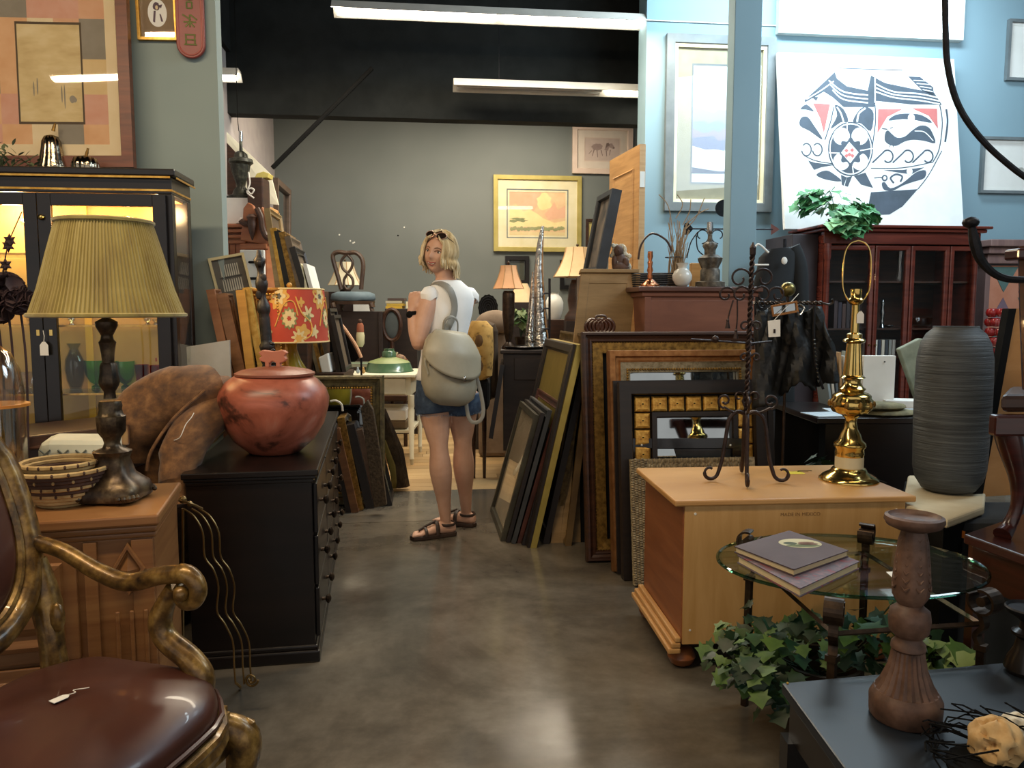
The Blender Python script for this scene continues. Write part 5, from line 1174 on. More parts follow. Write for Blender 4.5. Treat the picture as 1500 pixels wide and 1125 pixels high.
# wicker mirror frame
A = G(927, 858, 0); C = P(922, 672, A.y + .10); ww = .60
M_wk = mat('grey tan wicker', '8A7A5C', stops=[(.3, '5E5240'), (.5, '8E7E60'), (.7, 'B0A080')], rough=.8, scale=(60, 60, 60))
X = T; Zv = (C - A); hh = Zv.length; Zv.normalize(); Yv = Zv.cross(X); Mk = basis(A, X, Yv, Zv)
wk = thing('wicker_mirror', 'woven grey tan seagrass mirror frame nearest the pine chest', 'frame', None, 'frames stacked in the aisle', Mk @ MT((ww / 2, 0, 0)))
part('core', MB().rect_sweep(ww, hh, [(.003, -.012), (.003, .018), (.078, .018), (.078, -.012)], Mk), M_wk, wk)
mb = MB(); nz_ = int(hh / .011)
for j in range(nz_):
    z = .006 + j * .011
    for k_ in range(5):
        mb.ball(Mk @ V3((.008 + .016 * k_, -.019, z + (.0055 if k_ % 2 else 0))), (.0085, .006, .0052), 6)
for i in range(int((ww - .1) / .013)):
    for k_ in range(3): mb.ball(Mk @ V3((.088 + .013 * i, -.019, hh - .012 - .024 * k_ - (.006 if i % 2 else 0))), (.0052, .006, .0125), 6)
part('weave', mb, M_wk, wk, smooth=1, kind='stuff')
part('mirror_glass', MB().box((.07, -.002, .07), (ww - .07, .004, hh - .07), Mk), M_mirror, wk)

# frames standing edge-on, leaning to the right
def side_frame(name, label, bn, tn, L, prof, m, group='frames standing edge on in the aisle', back=.012, raise_=0, **kw):
    B = G(*bn, 0) if not raise_ else P(bn[0], bn[1], raise_); Tn = P(tn[0], tn[1], B.y); A = B + N * L; return pframe(name, label, 'frame', A, B, A + (Tn - B), prof, m, group=group, back=back, **kw)
M_gv = mat('pale gold edge', 'A89448', 'BBA65A', .3, .7)
M_sil = mat('pewter frame', '3A362E', '54503F', .4, .6)
mir = side_frame('framed_mirror', 'tall black framed mirror with broad pale gold edge leaning in the aisle', (776, 803), (845, 505), .90, [(0, .012), (.008, .02), (.045, .02), (.055, .008), (.062, .006)], M_bkw, back=.002, fill=M_mirror, glass=0)
Bn = G(776, 803, 0); Tn = P(845, 505, Bn.y); e_ = V3((.036, 0, 0)); up_ = (Tn - Bn)
part('gold_edge', MB().prism([Bn + V3((.003, -.002, 0)), Bn + e_, Tn + e_, Tn + V3((.003, -.002, 0))], N * .90), M_gv, mir, label='pale gold side edge')
side_frame('framed_picture', 'front pewter frame of the aisle stack, glazed pale print', (737, 793), (789, 609), .66, FLAT(.035, .015), M_sil, fill=mat('pale tan print', '9C8A6A', 'B09E7E', .7))
labs = ['thin black frame, second in the edge on stack behind the pewter frame', 'dark frame with grey edge, third in the edge on stack', 'reddish ornamented frame, fourth in the edge on stack', 'black frame touching the tall gold edged mirror']
for (bn, tn, L, m, l_) in (((745, 795), (797, 606), .66, M_bkw, labs[0]), ((753, 797), (808, 602), .7, mat('slate frame', '2E3032', '3C3E40', .5), labs[1]), ((761, 796), (823, 590), .75, mat('red brown ornament', '3E2018', '5A3226', .4, .2), labs[2]), ((768, 799), (828, 592), .7, M_bkw, labs[3])):
    side_frame('framed_picture', l_, bn, tn, L, SCOOP(.05, .015), m, fill=M_black, glass=0, back=.008)
for (bn, tn, L, m, l_) in (((800, 797), (858, 540), .7, M_bkw, 'black frame right behind the gold edged mirror'), ((815, 792), (863, 490), .75, mat('ornate bronze gilt', '4A3A22', '7A6238', .45, .5, (40, 40, 40), bmp=.8), 'ornate gilt scrolled frame standing behind the gold edged mirror'),
                             ((833, 800), (868, 520), .6, mat('brown scoop frame', '4E3A22', '6E5632', .5, .2), 'brown gilt scoop frame beside the largest frame of the stack')):
    side_frame('framed_picture', l_, bn, tn, L, SCOOP(.07, .02), m, fill=M_black, glass=0, back=.015)

# tan leaning panel, tall dark cupboard, doll, tilted painting
tb0 = P(846, 520, 4.16); tpn = thing('leaning_cabinet_door', 'stripped tan panelled door leaning behind the big frames', 'door panel', V3((P(890, 500, 4.2).x, 4.2, 0)))
lo_ = V3((P(806, 487, 4.30).x, 4.14, 0)); hi_ = P(852, 400, 4.48); X = T; Zv = (hi_ - lo_); hL = Zv.length; Zv.normalize(); Mx = basis(lo_, X, Zv.cross(X), Zv); wP = .32
M_tg = wood('tan olive wood', '7E6238', '94764A', .55, (3, 3, 20))
Mx = basis(lo_, X, Zv.cross(X).normalized(), Zv)
part('panel_core', MB().box((0, .004, 0), (wP, .030, hL), Mx), M_tg, tpn)
for a, b in (((0, 0, 0), (.05, .004, hL)), ((wP - .05, 0, 0), (wP, .004, hL)), ((.05, 0, hL - .06), (wP - .05, .004, hL)), ((.05, 0, 0), (wP - .05, .004, .1))): part('rail', MB().box(a, b, Mx), M_tg, tpn, bevel=.001)
part('top_lip', MB().box((-.01, -.015, hL), (wP + .01, .04, hL + .022), Mx), M_tg, tpn, bevel=.003)
part('yellow_edge', MB().box((wP + .0005, 0, 0), (wP + .022, .035, hL), Mx), M_pine, tpn, label='bright orange side edge')
dz_ = hi_.z + .012
solo('tall_cupboard', MB().box((.43, 4.56, 0), (.72, 5.25, dz_), I4), M_walnut, 'plain dark cupboard behind the tan panel carrying doll and tilted painting', 'cupboard', bevel=.004)
solo('dark_crate', MB().box((.372, 4.155, 0), (.60, 4.21, P(880, 489, 4.2).z), I4), M_black, 'narrow dark crate behind the largest frame', 'crate')
zc_ = P(880, 489, 4.2).z; cx_ = P(880, 480, 4.18).x
rc = thing('leather_case', 'small brown ribbed round leather case with handle above the frame stack', 'case', (cx_, 4.18, zc_))
for i in range(5): part('rib', MB().tube([(cx_ - .045 + .02 * i + .035 * cos(t * .3142), 4.18 + .0, zc_ + .038 + .037 * sin(t * .3142)) for t in range(20)], .010, 8, closed=1), mat('brown gloss leather', '3A2014', '5A3422', .25), rc, smooth=1)
part('handle', MB().tube(catmull([(cx_ - .03, 4.18, zc_ + .075), (cx_ - .02, 4.18, zc_ + .095), (cx_ + .02, 4.18, zc_ + .095), (cx_ + .03, 4.18, zc_ + .075)], 5), .006, 6), M_walnut, rc, smooth=1)
# doll
dp = V3((P(908, 396, 4.7).x, 4.70, dz_ + .001)); dk = 4.7 / F
dl_ = thing('fur_hooded_doll', 'small dark seated doll in pale fur hood with price tag on the tan panel', 'doll', dp)
M_dsk = mat('dark carved doll', '4A352B', '63483A', .7); M_fur = mat('pale fur', 'C2BBA4', 'DAD4C0', .9)
part('body', MB().ball(dp + V3((0, 0, .055)), (.045, .04, .06), 14).ball(dp + V3((-.035, -.02, .06)), (.018, .025, .04), 10).ball(dp + V3((.03, -.03, .055)), (.02, .025, .035), 10).ball(dp + V3((0, -.03, .03)), (.05, .03, .03), 12), M_dsk, dl_, smooth=1)
part('head', MB().ball(dp + V3((-.012, -.012, .128)), (.028, .028, .034), 14).ball(dp + V3((-.014, -.04, .125)), (.006, .008, .008), 8), M_dsk, dl_, smooth=1)
rr = random.Random(8); mb = MB()
for i in range(90):
    a = rr.uniform(-2.0, 2.3); z = rr.uniform(.0, .165); rad = .045 if z < .11 else .034
    if -1.2 < a < 1.2 and z > .0: pass
    c = dp + V3((rad * sin(a) + (.012 if z < .1 else -.005), .012 + rad * .5 * abs(cos(a)), z * 1.0)); mb.ball(c, rr.uniform(.009, .015), 6)
part('fur_hood', mb, M_fur, dl_, smooth=1, kind='stuff')
tag_card(dp + V3((-.02, -.045, .065)), 1.25, dl_)
# tilted dark painting
A = P(857, 399, 5.02); Cc = P(880, 289, 5.02); Bn = V3((A.x + .03 + .02, 4.66, A.z)); A.z = Bn.z = dz_ + .002
pframe('framed_painting', 'tilted dark blue framed dim painting standing on cupboard by the tan door', 'picture', A, Bn, Cc, FLAT(.035, .02), mat('blue black frame', '23272C', '30353B', .5), back=.04, fill=mat('dim brown painting', '5A5046', stops=[(.35, '35322E'), (.5, '6A5E50'), (.7, '8A7C6A')], rough=.6, scale=(4, 4, 4), dist=1), glass=0)
# tan door with steel hinge at the jamb
n1, f1_ = P(937, 211, 5.72), P(893, 232, 6.35); n1.z = 0; f1_.z = 0; HD = P(937, 211, 5.72).z
X = (n1 - f1_).normalized(); Md = basis(f1_, X, UPV.cross(X), UPV); Ld = (n1 - f1_).length
td = thing('loose_door', 'tall tan panelled door standing loose against the jamb with white steel hinge', 'door', None, None, Md @ MT((Ld / 2, 0, 0)))
part('slab', MB().box((0, 0, 0), (Ld, .04, HD), Md), M_tan, td, bevel=.002)
part('panel_moulding', MB().rect_sweep(Ld - .2, HD - .35, [(0, 0), (.0, .003), (.01, .01), (.02, .003), (.03, .001), (.05, .006), (Ld / 2 - .101, .007)], Md @ MT((.1, 0, .2))), M_tan, td)
part('side_edge', MB().box((Ld, .001, 0), (Ld + .004, .045, HD), Md), wood('pale edge', 'B58E60', 'C29C6E', .6), td)
hg = P(934, 262, 5.70); part('hinge', MB().box((Ld + .0045, .004, hg.z - .055), (Ld + .007, .04, hg.z + .055), Md), M_white, td)

# ---------------------------------------------------------------- ornaments on the brown chest
yb = 4.42; BTv = lambda u, v, Y: P(u, v, Y)
def on_chest(u, Y): return V3((P(u, 415, Y).x, Y, BT))
def turned_on(name, label, cat, u, Y, z0, segs, base_v, group=None):
    c = P(u, base_v, Y); r = thing(name, label, cat, (c.x, Y, z0), group)
    for s_ in segs:
        nm, rows, m = s_[:3]; fl = s_[3] if len(s_) > 3 else None
        part(nm, turned(u, Y, z0, rows, 28 if not fl else 60, fl, base=base_v)[0], m, r, smooth=50)
    return r
M_cpr = mat('bright copper', 'B0683E', 'C9825A', .22, .95)
turned_on('copper_candlestick', 'slim polished copper candlestick on brown chest', 'candlestick', 952, 4.36, BT, [('foot', [(14, 418), (14, 415), (9, 411), (5, 407)], M_cpr), ('stem', [(3, 407), (4, 402), (2.5, 399), (4.5, 394), (3, 388), (4, 382), (2.5, 379), (4, 374), (3.5, 366)], M_cpr)], 418)
# wire basket low behind
mb = MB(); c = on_chest(965, 4.52); 
for j in range(7): mb.tube([c + V3((.16 * cos(t * .39), .07 * sin(t * .39), .006 + .012 * j)) for t in range(16)], .004, 5, closed=1)
solo('twig_basket', mb, M_irond, 'low dark twig basket at rear of the brown chest', 'basket', kind='thing')
# dried twig bundle
tw_ = thing('dried_twigs', 'bundle of dried pale twigs and grasses tied upright on brown chest', 'dried plant', on_chest(985, 4.5))
M_twg = wood('dry stalk', '8A7458', 'A48E70', .8); rr = random.Random(15); b_ = on_chest(983, 4.5)
for i in range(34):
    t = P(rr.uniform(978, 1012), rr.uniform(318, 372), 4.5 + rr.uniform(-.05, .05)); b1 = b_ + V3((rr.uniform(-.03, .05), rr.uniform(-.03, .03), 0)); mid = b1.lerp(t, .5) + V3((rr.uniform(-.012, .012), 0, 0)) 
    part('stalk', MB().tube(catmull([b1, mid, t], 4), [.0035] * 5 + [.002] * 4, 5), M_twg, tw_)
for pts in (((985, 370), (984, 330), (978, 300), (965, 285)), ((1000, 330), (1010, 310), (1012, 292)), ((1004, 330), (1025, 312), (1038, 306)), ((1005, 335), (1020, 318), (1032, 290)), ((990, 320), (1000, 300), (992, 285))):
    part('stalk', MB().tube(catmull([P(u, v, 4.5) for u, v in pts], 5), .0028, 5), M_twg, tw_)
part('tie', MB().tube([b_ + V3((.015 + .05 * cos(t * .52), .045 * sin(t * .52), .17)) for t in range(12)], .003, 5, closed=1), M_irond, tw_)
part('branch', MB().tube(catmull([P(u, v, 4.46) for u, v in ((984, 368), (976, 352), (958, 342), (946, 348), (938, 362), (935, 380))], 5), .006, 6), M_walnut, tw_, smooth=1)
turned_on('white_vase', 'round white vase with flared neck and faint floral print on brown chest', 'vase', 999, 4.34, BT, [('body', [(6, 417), (10, 413), (14, 406), (14, 400), (11, 394), (6, 390), (6, 387), (9, 382), (8, 382), (5, 387)], mat('white glaze', 'C9C8C0', 'D6D5CD', .2))], 417)
solo('wooden_block', MB().box(tuple(on_chest(1012, 4.5)), tuple(on_chest(1012, 4.5) + V3((.12, .05, .14))), I4), M_pine, 'small orange wood box between white vase and pagoda lamp', 'box', bevel=.004)
M_pag = mat('patinated grey bronze', '4A443C', stops=[(.3, '35302A'), (.5, '575046'), (.7, '7A7264')], rough=.5, metal=.4, scale=(30, 30, 30), bmp=.3)
pg = turned_on('pagoda_lamp', 'grey bronze pagoda shaped lamp base without shade on brown chest', 'lamp', 1040, 4.36, BT,
    [('base', [(21, 418), (21, 411), (17, 410)], M_pag), ('lower_body', [(14, 410), (14, 394), (12, 391)], M_pag), ('tier', [(12, 391), (17, 380), (18, 376), (10, 371)], M_pag, (8, .1)), ('upper_tier', [(8, 371), (8, 364), (11, 358), (10, 355), (5, 352)], M_pag, (8, .1)), ('neck', [(3.5, 352), (3, 340)], M_pag), ('socket', [(3, 341), (5, 338), (4.5, 330), (4, 323)], mat('nickel', 'A8ABAC', 'BDBFC0', .2, 1))], 418)
# arrow weather vane behind
wv_ = thing('arrow_weathervane', 'black iron arrow ornament with disc and scroll stand behind the pagoda lamp', 'ornament', V3((P(1062, 400, 5.17).x, 5.17, 0)))
part('shaft', MB().tube([P(1010, 335, 5.15), P(1132, 336, 5.22)], .005, 6), M_irond, wv_)
part('arrow_head', MB().prism([P(1130, 328, 5.22), P(1142, 336, 5.22), P(1130, 344, 5.22)], (0, .008, 0)), mat('rusty red iron', '5A2A20', '6E382C', .6), wv_)
part('tail_fin', MB().prism([P(1008, 326, 5.15), P(1016, 335, 5.15), P(1008, 344, 5.15), P(1000, 343, 5.15), P(1003, 327, 5.15)], (0, .008, 0)), M_irond, wv_)
part('disc', MB().lathe([(.001, 0), (.055, 0), (.055, .008), (.001, .008)], P(1060, 305, 5.16), 24, Matrix.Rotation(math.pi / 2, 4, 'X')), M_irond, wv_)
part('post', MB().tube([P(1062, 310, 5.17), V3((P(1062, 310, 5.17).x, 5.17, 0))], .008, 6), M_irond, wv_)
for s_ in (1, -1): part('scroll', MB().tube([P(1040 + s_ * 12 + x * s_, 345 + y, 5.16) for x, y in spiral((0, 0), 12, 5, 90, 420, 18)], .004, 6), M_irond, wv_, smooth=1)
part('leg', MB().tube(catmull([P(1022, 340, 5.16), P(1012, 355, 5.16), P(1006, 378, 5.16)], 5), .004, 6).tube(catmull([P(1020, 345, 5.16), P(1022, 365, 5.16), P(1032, 375, 5.16)], 5), .004, 6), M_irond, wv_, kind='stuff')

# ---------------------------------------------------------------- right wall: pictures, cherry cabinet, painted canvas
M_gryf = mat('grey washed frame', '5E6668', '6E7678', .6)
def art_canyon(add, w, h):
    add(c_('mount olive', '8C8A74', '98967F'), [(0, 0), (1, 0), (1, 1), (0, 1)]); add(M_gryf, [(.17, .10), (.95, .10), (.95, .90), (.17, .90)], 1)
    add(mat('snow sky', 'CFDCE6', 'DCE6EE', .7, scale=(6, 6, 3)), [(.19, .115), (.93, .115), (.93, .885), (.19, .885)], 2)
    rr = random.Random(6)
    for i, (y, cc) in enumerate(((.60, '8EA0B4'), (.52, '7C8EA6'), (.46, '8A84A0'), (.41, '6C7690'), (.34, 'A8B4C4'))):
        top = [(.19 + .74 * t / 12, y + rr.uniform(-.02, .02)) for t in range(13)]; add(c_('canyon ' + cc, cc, cc), [(.19, .30)] + top + [(.93, .30)], 3 + i)
    add(c_('foreground snow', 'D6DEE4', 'E0E8EC'), [(.19, .20)] + [(.19 + .74 * t / 10, .34 + rr.uniform(-.02, .02)) for t in range(11)] + [(.93, .20)], 9)
    add(c_('canyon line', '6A7484', '747E8E'), [(.19, .175), (.93, .175), (.93, .20), (.5, .19), (.19, .215)], 10)
A, B, C = D(972, 309, 5.985), D(1128, 311, 5.985), D(976, 50, 5.985); C = V3((A.x, A.y, C.z))
pframe('framed_print', 'tall grey framed canyon landscape print partly behind the blue column', 'picture', A, B, C, FLAT(.07, .03), M_gryf, inner=(.022, .02, M_cream), art=art_canyon, fill=PK[4])
for (u0, v0, u1, v1, lab, side) in ((1434, 283, 1620, 200, 'long pale print in thin dark frame on right wall above quilt', 0), (1472, 118, 1640, 28, 'white print in thin frame high on the right wall', 1)):
    A, B = D(u0, v0, 5.985), D(u1, v0 + 4, 5.985); B.z = A.z; C = V3((A.x, A.y, D(u0, v1, 5.985).z))
    def art_pale(add, w, h):
        add(M_paper, [(0, 0), (1, 0), (1, 1), (0, 1)]); add(c_('faint grey', 'A9A8A0', 'B5B4AC'), blob(.3, .4, .05, .06), 1); add(c_('faint rose', 'B8908A', 'C09A94'), blob(.34, .42, .01, .02), 2)
    pframe('framed_print', lab, 'picture', A, B, C, FLAT(.025, .02), M_gryf, rings=[(.02, M_paper)], art=art_pale, fill=M_paper)
# cherry cabinet
dC = 5.40; Cs0, Cs1 = D(1207, 420, dC).dot(T), D(1428, 420, dC).dot(T); CZ = D(1300, 331, dC).z
cc = thing('cherry_cabinet', 'glossy cherry display cabinet with four glazed doors below the painted canvas', 'cabinet', W((Cs0 + Cs1) / 2, dC + .22))
cb_ = lambda a, b, mb=None: (mb or MB()).box(a, b, B0M)
cd = dC + .45
part('carcass', cb_((Cs0, dC + .03, .0), (Cs0 + .03, cd, CZ - .06)).box((Cs1 - .03, dC + .03, 0), (Cs1, cd, CZ - .06), B0M).box((Cs0 + .03, cd - .02, 0), (Cs1 - .03, cd, CZ - .06), B0M).box((Cs0 + .03, dC + .03, 0), (Cs1 - .03, cd, .45), B0M), M_cherry, cc, bevel=.003)
part('lining', cb_((Cs0 + .031, cd - .026, .45), (Cs1 - .031, cd - .0205, CZ - .07)), M_walnut, cc)
part('cornice', cb_((Cs0 - .07, dC - .07, CZ - .02), (Cs1 + .07, cd, CZ)), M_cherry, cc, bevel=.006)
part('cornice_step', cb_((Cs0 - .045, dC - .045, CZ - .045), (Cs1 + .045, cd, CZ - .0205)), M_cherry, cc, bevel=.008)
part('frieze', cb_((Cs0 - .02, dC - .01, CZ - .13), (Cs1 + .02, dC + .03, CZ - .0455)), M_cherry, cc, bevel=.004)
us = [1207, 1279, 1331, 1388, 1428]
xs = [D(u, 450, dC).dot(T) for u in us]
for i in range(4):
    a, b = xs[i] + .003, xs[i + 1] - .003; st_ = .035; zt_, zb_2 = CZ - .14, .50
    o = part('door', MB().rect_sweep(b - a, zt_ - zb_2, [(0, -.02), (0, .004), (.006, .008), (st_ - .006, .006), (st_, 0), (st_, -.02)], BM(W(a, dC + .005, zb_2))), M_cherry, cc, bevel=.002)
    part('glass_pane', cb_((a + st_, dC + .012, zb_2 + st_), (b - st_, dC + .015, zt_ - st_)), M_glass, o)
    part('knob', MB().ball(W(b - .02 if i % 2 == 0 else a + .02, dC - .012, 1.0), .008, 8), M_brass, o, smooth=1)
for x in (Cs0 - .01, Cs1 - .04):
    part('pilaster', MB().lathe([(.026, 0), (.026, .03), (.02, .05), (.02, CZ - .75), (.026, CZ - .73), (.026, CZ - .63)], W(x + .02, dC - .012, .5), 16), M_cherry, cc, smooth=40)
for v in (413, 480, 520): z = D(1300, v, dC + .2).z; part('shelf', cb_((Cs0 + .031, dC + .04, z - .012), (Cs1 - .031, cd - .027, z)), M_walnut, cc)
zsh = [D(1300, v, dC + .2).z for v in (413, 480, 520)]
cols = [('E0DDD0', 'white'), ('2E3440', 'dark blue'), ('C9C2B0', 'pale tan'), ('3A3F44', 'charcoal'), ('8C8F88', 'grey'), ('B8B8B0', 'light grey')]
for i, (hx, nm) in enumerate(cols):
    uu = 1273 + i * 5.2; p = D(uu, 515, dC + .15); s_ = p.dot(T)
    solo('cabinet_book', cb_((s_, dC + .08, zsh[2] + .0005), (s_ + .022, dC + .24, zsh[2] + .12)), mat('spine ' + hx, hx, hx, .6), nm + ' spined book in the row behind the cherry cabinet glass', 'book', 'books in the cherry cabinet')
for i in range(7):
    uu = 1214 + i * 6; p = D(uu, 478, dC + .15); s_ = p.dot(T); hx = ['3A2A2A', '2A2430', '44302A', '30282A', '3E3434', '28282E', '3A302E'][i]
    solo('cabinet_book', cb_((s_, dC + .08, zsh[1] + .0005), (s_ + .026, dC + .24, zsh[1] + .20 - .01 * (i % 3))), mat('spine ' + hx, hx, hx, .6), ['oxblood', 'violet black', 'brown', 'umber', 'taupe black', 'ink black', 'dark walnut'][i] + ' tall dark book behind left glazed door of cherry cabinet', 'book', 'books in the cherry cabinet')
def ccup(name, label, cat, u, z, rows, m, fl=None):
    p = D(u, 450, dC + .2); k_ = p.y / F; mb = MB().lathe([(a * k_, b * k_) for a, b in rows], (p.x, p.y, z + .0005), 20, flute=fl); solo(name, mb, m, label, cat, smooth=50)
ccup('cut_glass_bowl', 'cut glass bowl glittering on the cherry cabinet middle shelf', 'bowl', 1350, zsh[1], [(8, 0), (14, 4), (17, 14), (16, 14), (12, 5), (2, 2)], M_gclr, (12, .1))
ccup('silver_figurine', 'slim silver figurine behind the second cherry cabinet door', 'figurine', 1293, zsh[1], [(5, 0), (3, 4), (2, 14), (4, 22), (2, 30), (3, 36), (.5, 42)], M_mirror)
ccup('glass_vase', 'tall clear vase at the top of the cherry cabinet', 'vase', 1315, zsh[0], [(4, 0), (5, 8), (3, 26), (5, 44), (4, 44), (2, 8)], M_gclr)
ccup('small_dish', 'small silver dish on the cherry cabinet middle shelf', 'dish', 1303, zsh[1], [(2, 0), (7, 3), (7, 4), (2, 1)], M_mirror)
# painted canvas: a white canvas with a geometric painted jar
cA = D(1150, 331, dC + .30); cBp = D(1413, 328, dC + .30); cA.z = cBp.z = CZ + .001; topz = D(1150, 72, dC + .45).z
Ac, Bc_, Cc = cA, cBp, V3((cA.x, cA.y, CZ)) + N * .22 + UPV * (topz - CZ)
X = (Bc_ - Ac).normalized(); wc = (Bc_ - Ac).length; Zv = Cc - Ac; hc = Zv.length; Zv.normalize(); Yv = Zv.cross(X); Mc = basis(Ac, X, Yv, Zv); nC = -Yv
cv = thing('painted_canvas', 'big white canvas painted with a geometric black and red bird jar, on cherry cabinet', 'painting', None, None, Mc @ MT((wc / 2, 0, 0)))
M_canv = mat('white canvas', 'D8DBDA', 'E0E3E2', .8)
part('canvas', MB().box((0, 0, 0), (wc, .035, hc), Mc), M_canv, cv, bevel=.003)
M_ink = mat('slate ink paint', '3B4650', '465260', .7); M_redp = mat('dusty red paint', 'B0605E', 'BC6E6A', .7); M_wp = mat('white paint on canvas', 'D6D9D8', 'DEE1E0', .8)
def cpx(x, y): return (1130 + x * .32, y * .32)          # coordinates of the enlarged view
def cshape(m, pts, lift, smooth_=0, name='painted_shape'):
    q = [(a, b) for a, b in pts]
    if smooth_: q = [(p.x, p.y) for p in catmull([(a, b, 0) for a, b in q], smooth_, True)]
    vs = [H(*cpx(*p), Ac, nC) + nC * (.0006 + .0005 * lift) for p in q]
    cmb.setdefault(m.name, (MB(), m))[0].face(vs)
def cline(m, pts, w, lift, sm=5):
    q = [(p.x, p.y) for p in catmull([(a, b, 0) for a, b in pts], sm)]; vs = []
    L_, R_ = [], []
    for i, (x, y) in enumerate(q):
        x2, y2 = q[min(i + 1, len(q) - 1)]; x1, y1 = q[max(i - 1, 0)]; dx, dy = x2 - x1, y2 - y1; l = math.hypot(dx, dy) or 1
        L_.append((x - dy / l * w / 2, y + dx / l * w / 2)); R_.append((x + dy / l * w / 2, y - dx / l * w / 2))
    to3 = lambda p: H(*cpx(*p), Ac, nC) + nC * (.0006 + .0005 * lift)
    mb = cmb.setdefault(m.name, (MB(), m))[0]
    for i in range(len(q) - 1): mb.face([to3(L_[i]), to3(L_[i + 1]), to3(R_[i + 1]), to3(R_[i])])
cmb = {}
I_, Rd, Wh = M_ink, M_redp, M_wp
# foot, shoulders
cshape(I_, [(455, 880), (670, 866), (600, 945), (540, 982), (480, 984), (440, 960)], 1)
cshape(I_, [(150, 460), (215, 400), (290, 330), (300, 360), (345, 395), (440, 415), (455, 345), (520, 380), (640, 405), (745, 425), (780, 480), (640, 478), (480, 462), (470, 490), (330, 490), (280, 445), (240, 420), (155, 468)], 1)
for dy in (0, 22, 44):
    cline(Wh, [(262 + dy * .4, 368 + dy), (330, 420 + dy * .8), (442, 436 + dy * .8)], 6, 2); cline(Wh, [(478, 385 + dy * .8), (560, 420 + dy * .6), (680, 430 + dy * .7), (770, 450 + dy * .6)], 6, 2)
cline(Wh, [(160, 455), (230, 412), (285, 372)], 5, 2); cline(Wh, [(474, 350), (474, 470)], 6, 2)
cshape(I_, [(625, 350), (680, 352), (740, 400), (745, 440), (690, 415)], 1)
for k_ in range(4): cline(Wh, [(650 + k_ * 14, 368 + k_ * 14), (720 + k_ * 6, 372 + k_ * 16)], 4, 2, 2)
# left panel
cshape(Rd, [(190, 472), (268, 478), (240, 610), (222, 540)], 1); cshape(I_, [(132, 500), (160, 478), (195, 510), (160, 502)], 1, 3); cshape(I_, [(135, 540), (165, 535), (195, 575), (235, 640), (175, 600), (130, 575)], 1, 3)
cshape(I_, [(178, 440), (215, 445), (205, 462)], 1)
for cx0 in (160, 210): cline(I_, [(cx0 + 22 * cos(t), 685 + 28 * sin(t)) for t in [i * .6 for i in range(-4, 6)]], 6, 1, 3)
cline(I_, [(150, 712), (200, 735), (280, 750)], 4, 1); cline(I_, [(245, 640), (270, 560), (285, 490)], 5, 1); cshape(I_, [(168, 735), (200, 745), (290, 755), (230, 765), (195, 778)], 1)
cshape(I_, [(205, 800), (250, 780), (290, 800), (320, 830), (250, 822)], 1, 3)
# rosette
cshape(I_, oval(362, 682, 103, 124, 40), 1); cshape(Wh, oval(362, 682, 97, 118, 40), 2); cshape(I_, oval(362, 682, 92, 112, 40), 3)
for sx__, sy__ in ((-1, -1), (1, -1), (-1, 1), (1, 1)):
    cshape(Wh, oval(362 + sx__ * 42, 682 + sy__ * 58, 38, 40, 24), 4)
cshape(I_, [(362 + (52 + 8 * cos(8 * t)) * cos(t), 695 + (58 + 8 * cos(8 * t)) * sin(t)) for t in [i * .1309 for i in range(48)]], 5)
cshape(Wh, [(355, 650), (398, 698), (360, 748), (318, 700)], 6)
for dx, dy in ((-14, -10), (12, -12), (0, 8), (-14, 14), (14, 14)): cshape(Rd, [(356 + dx, 690 + dy), (366 + dx, 700 + dy), (356 + dx, 710 + dy), (346 + dx, 700 + dy)], 7)
for a in ((345, 560, 345, 640), (370, 760, 375, 800), (262, 700, 312, 702), (405, 690, 465, 680)): cline(Wh, [a[:2], a[2:]], 5, 6, 2)
cshape(I_, [(290, 480), (330, 500), (352, 556), (318, 560), (270, 590), (300, 530)], 1, 3); cshape(I_, [(440, 490), (405, 500), (372, 556), (410, 565), (455, 600), (468, 520)], 1, 3)
cline(Wh, [(300, 490), (318, 520), (330, 558)], 7, 2); cline(Wh, [(430, 495), (400, 520), (392, 558)], 8, 2)
cshape(I_, [(318, 800), (345, 812), (330, 850), (322, 845)], 1); cshape(I_, [(345, 812), (370, 806), (350, 855), (335, 850)], 1); cshape(I_, [(378, 806), (430, 790), (465, 860), (410, 845)], 1)
# right panel: red corners, two birds, waves
cshape(Rd, [(488, 500), (600, 500), (530, 535), (485, 610)], 1); cshape(Rd, [(640, 495), (758, 498), (762, 590), (720, 530)], 1)
cline(I_, [(474, 480), (476, 560), (460, 680)], 5, 1); cline(I_, [(768, 470), (782, 560), (768, 680), (740, 740)], 5, 1); cline(I_, [(800, 500), (806, 560), (795, 650)], 9, 1)
cshape(I_, [(535, 552), (570, 525), (630, 520), (690, 528), (735, 562), (660, 550), (600, 545)], 1, 3); cshape(Wh, oval(640, 540, 16, 20, 16), 2)
bird = [(522, 605), (535, 598), (550, 612), (575, 630), (610, 625), (640, 600), (680, 575), (715, 580), (735, 605), (750, 655), (700, 645), (650, 640), (610, 648), (570, 668), (535, 660), (518, 640)]
cshape(I_, bird, 1, 3); cshape(Wh, oval(536, 592, 6, 7, 12), 4); cline(I_, [(505, 588), (530, 592)], 4, 3, 2); cline(I_, [(535, 592), (556, 582)], 3, 3, 2); cline(Wh, [(655, 600), (700, 605), (740, 645)], 4, 3)
for x in (545, 560): cline(I_, [(x, 660), (x - 4, 674)], 3, 2, 2)
for cx0 in (532, 625, 715): cline(I_, [(cx0 - 70, 745)] + [(cx0 + (28 - .8 * i) * cos(-2.6 + i * .5), 718 + (32 - .8 * i) * sin(-2.6 + i * .5)) for i in range(11)], 7, 1, 3)
cline(I_, [(455, 770), (600, 768), (740, 742)], 4, 1)
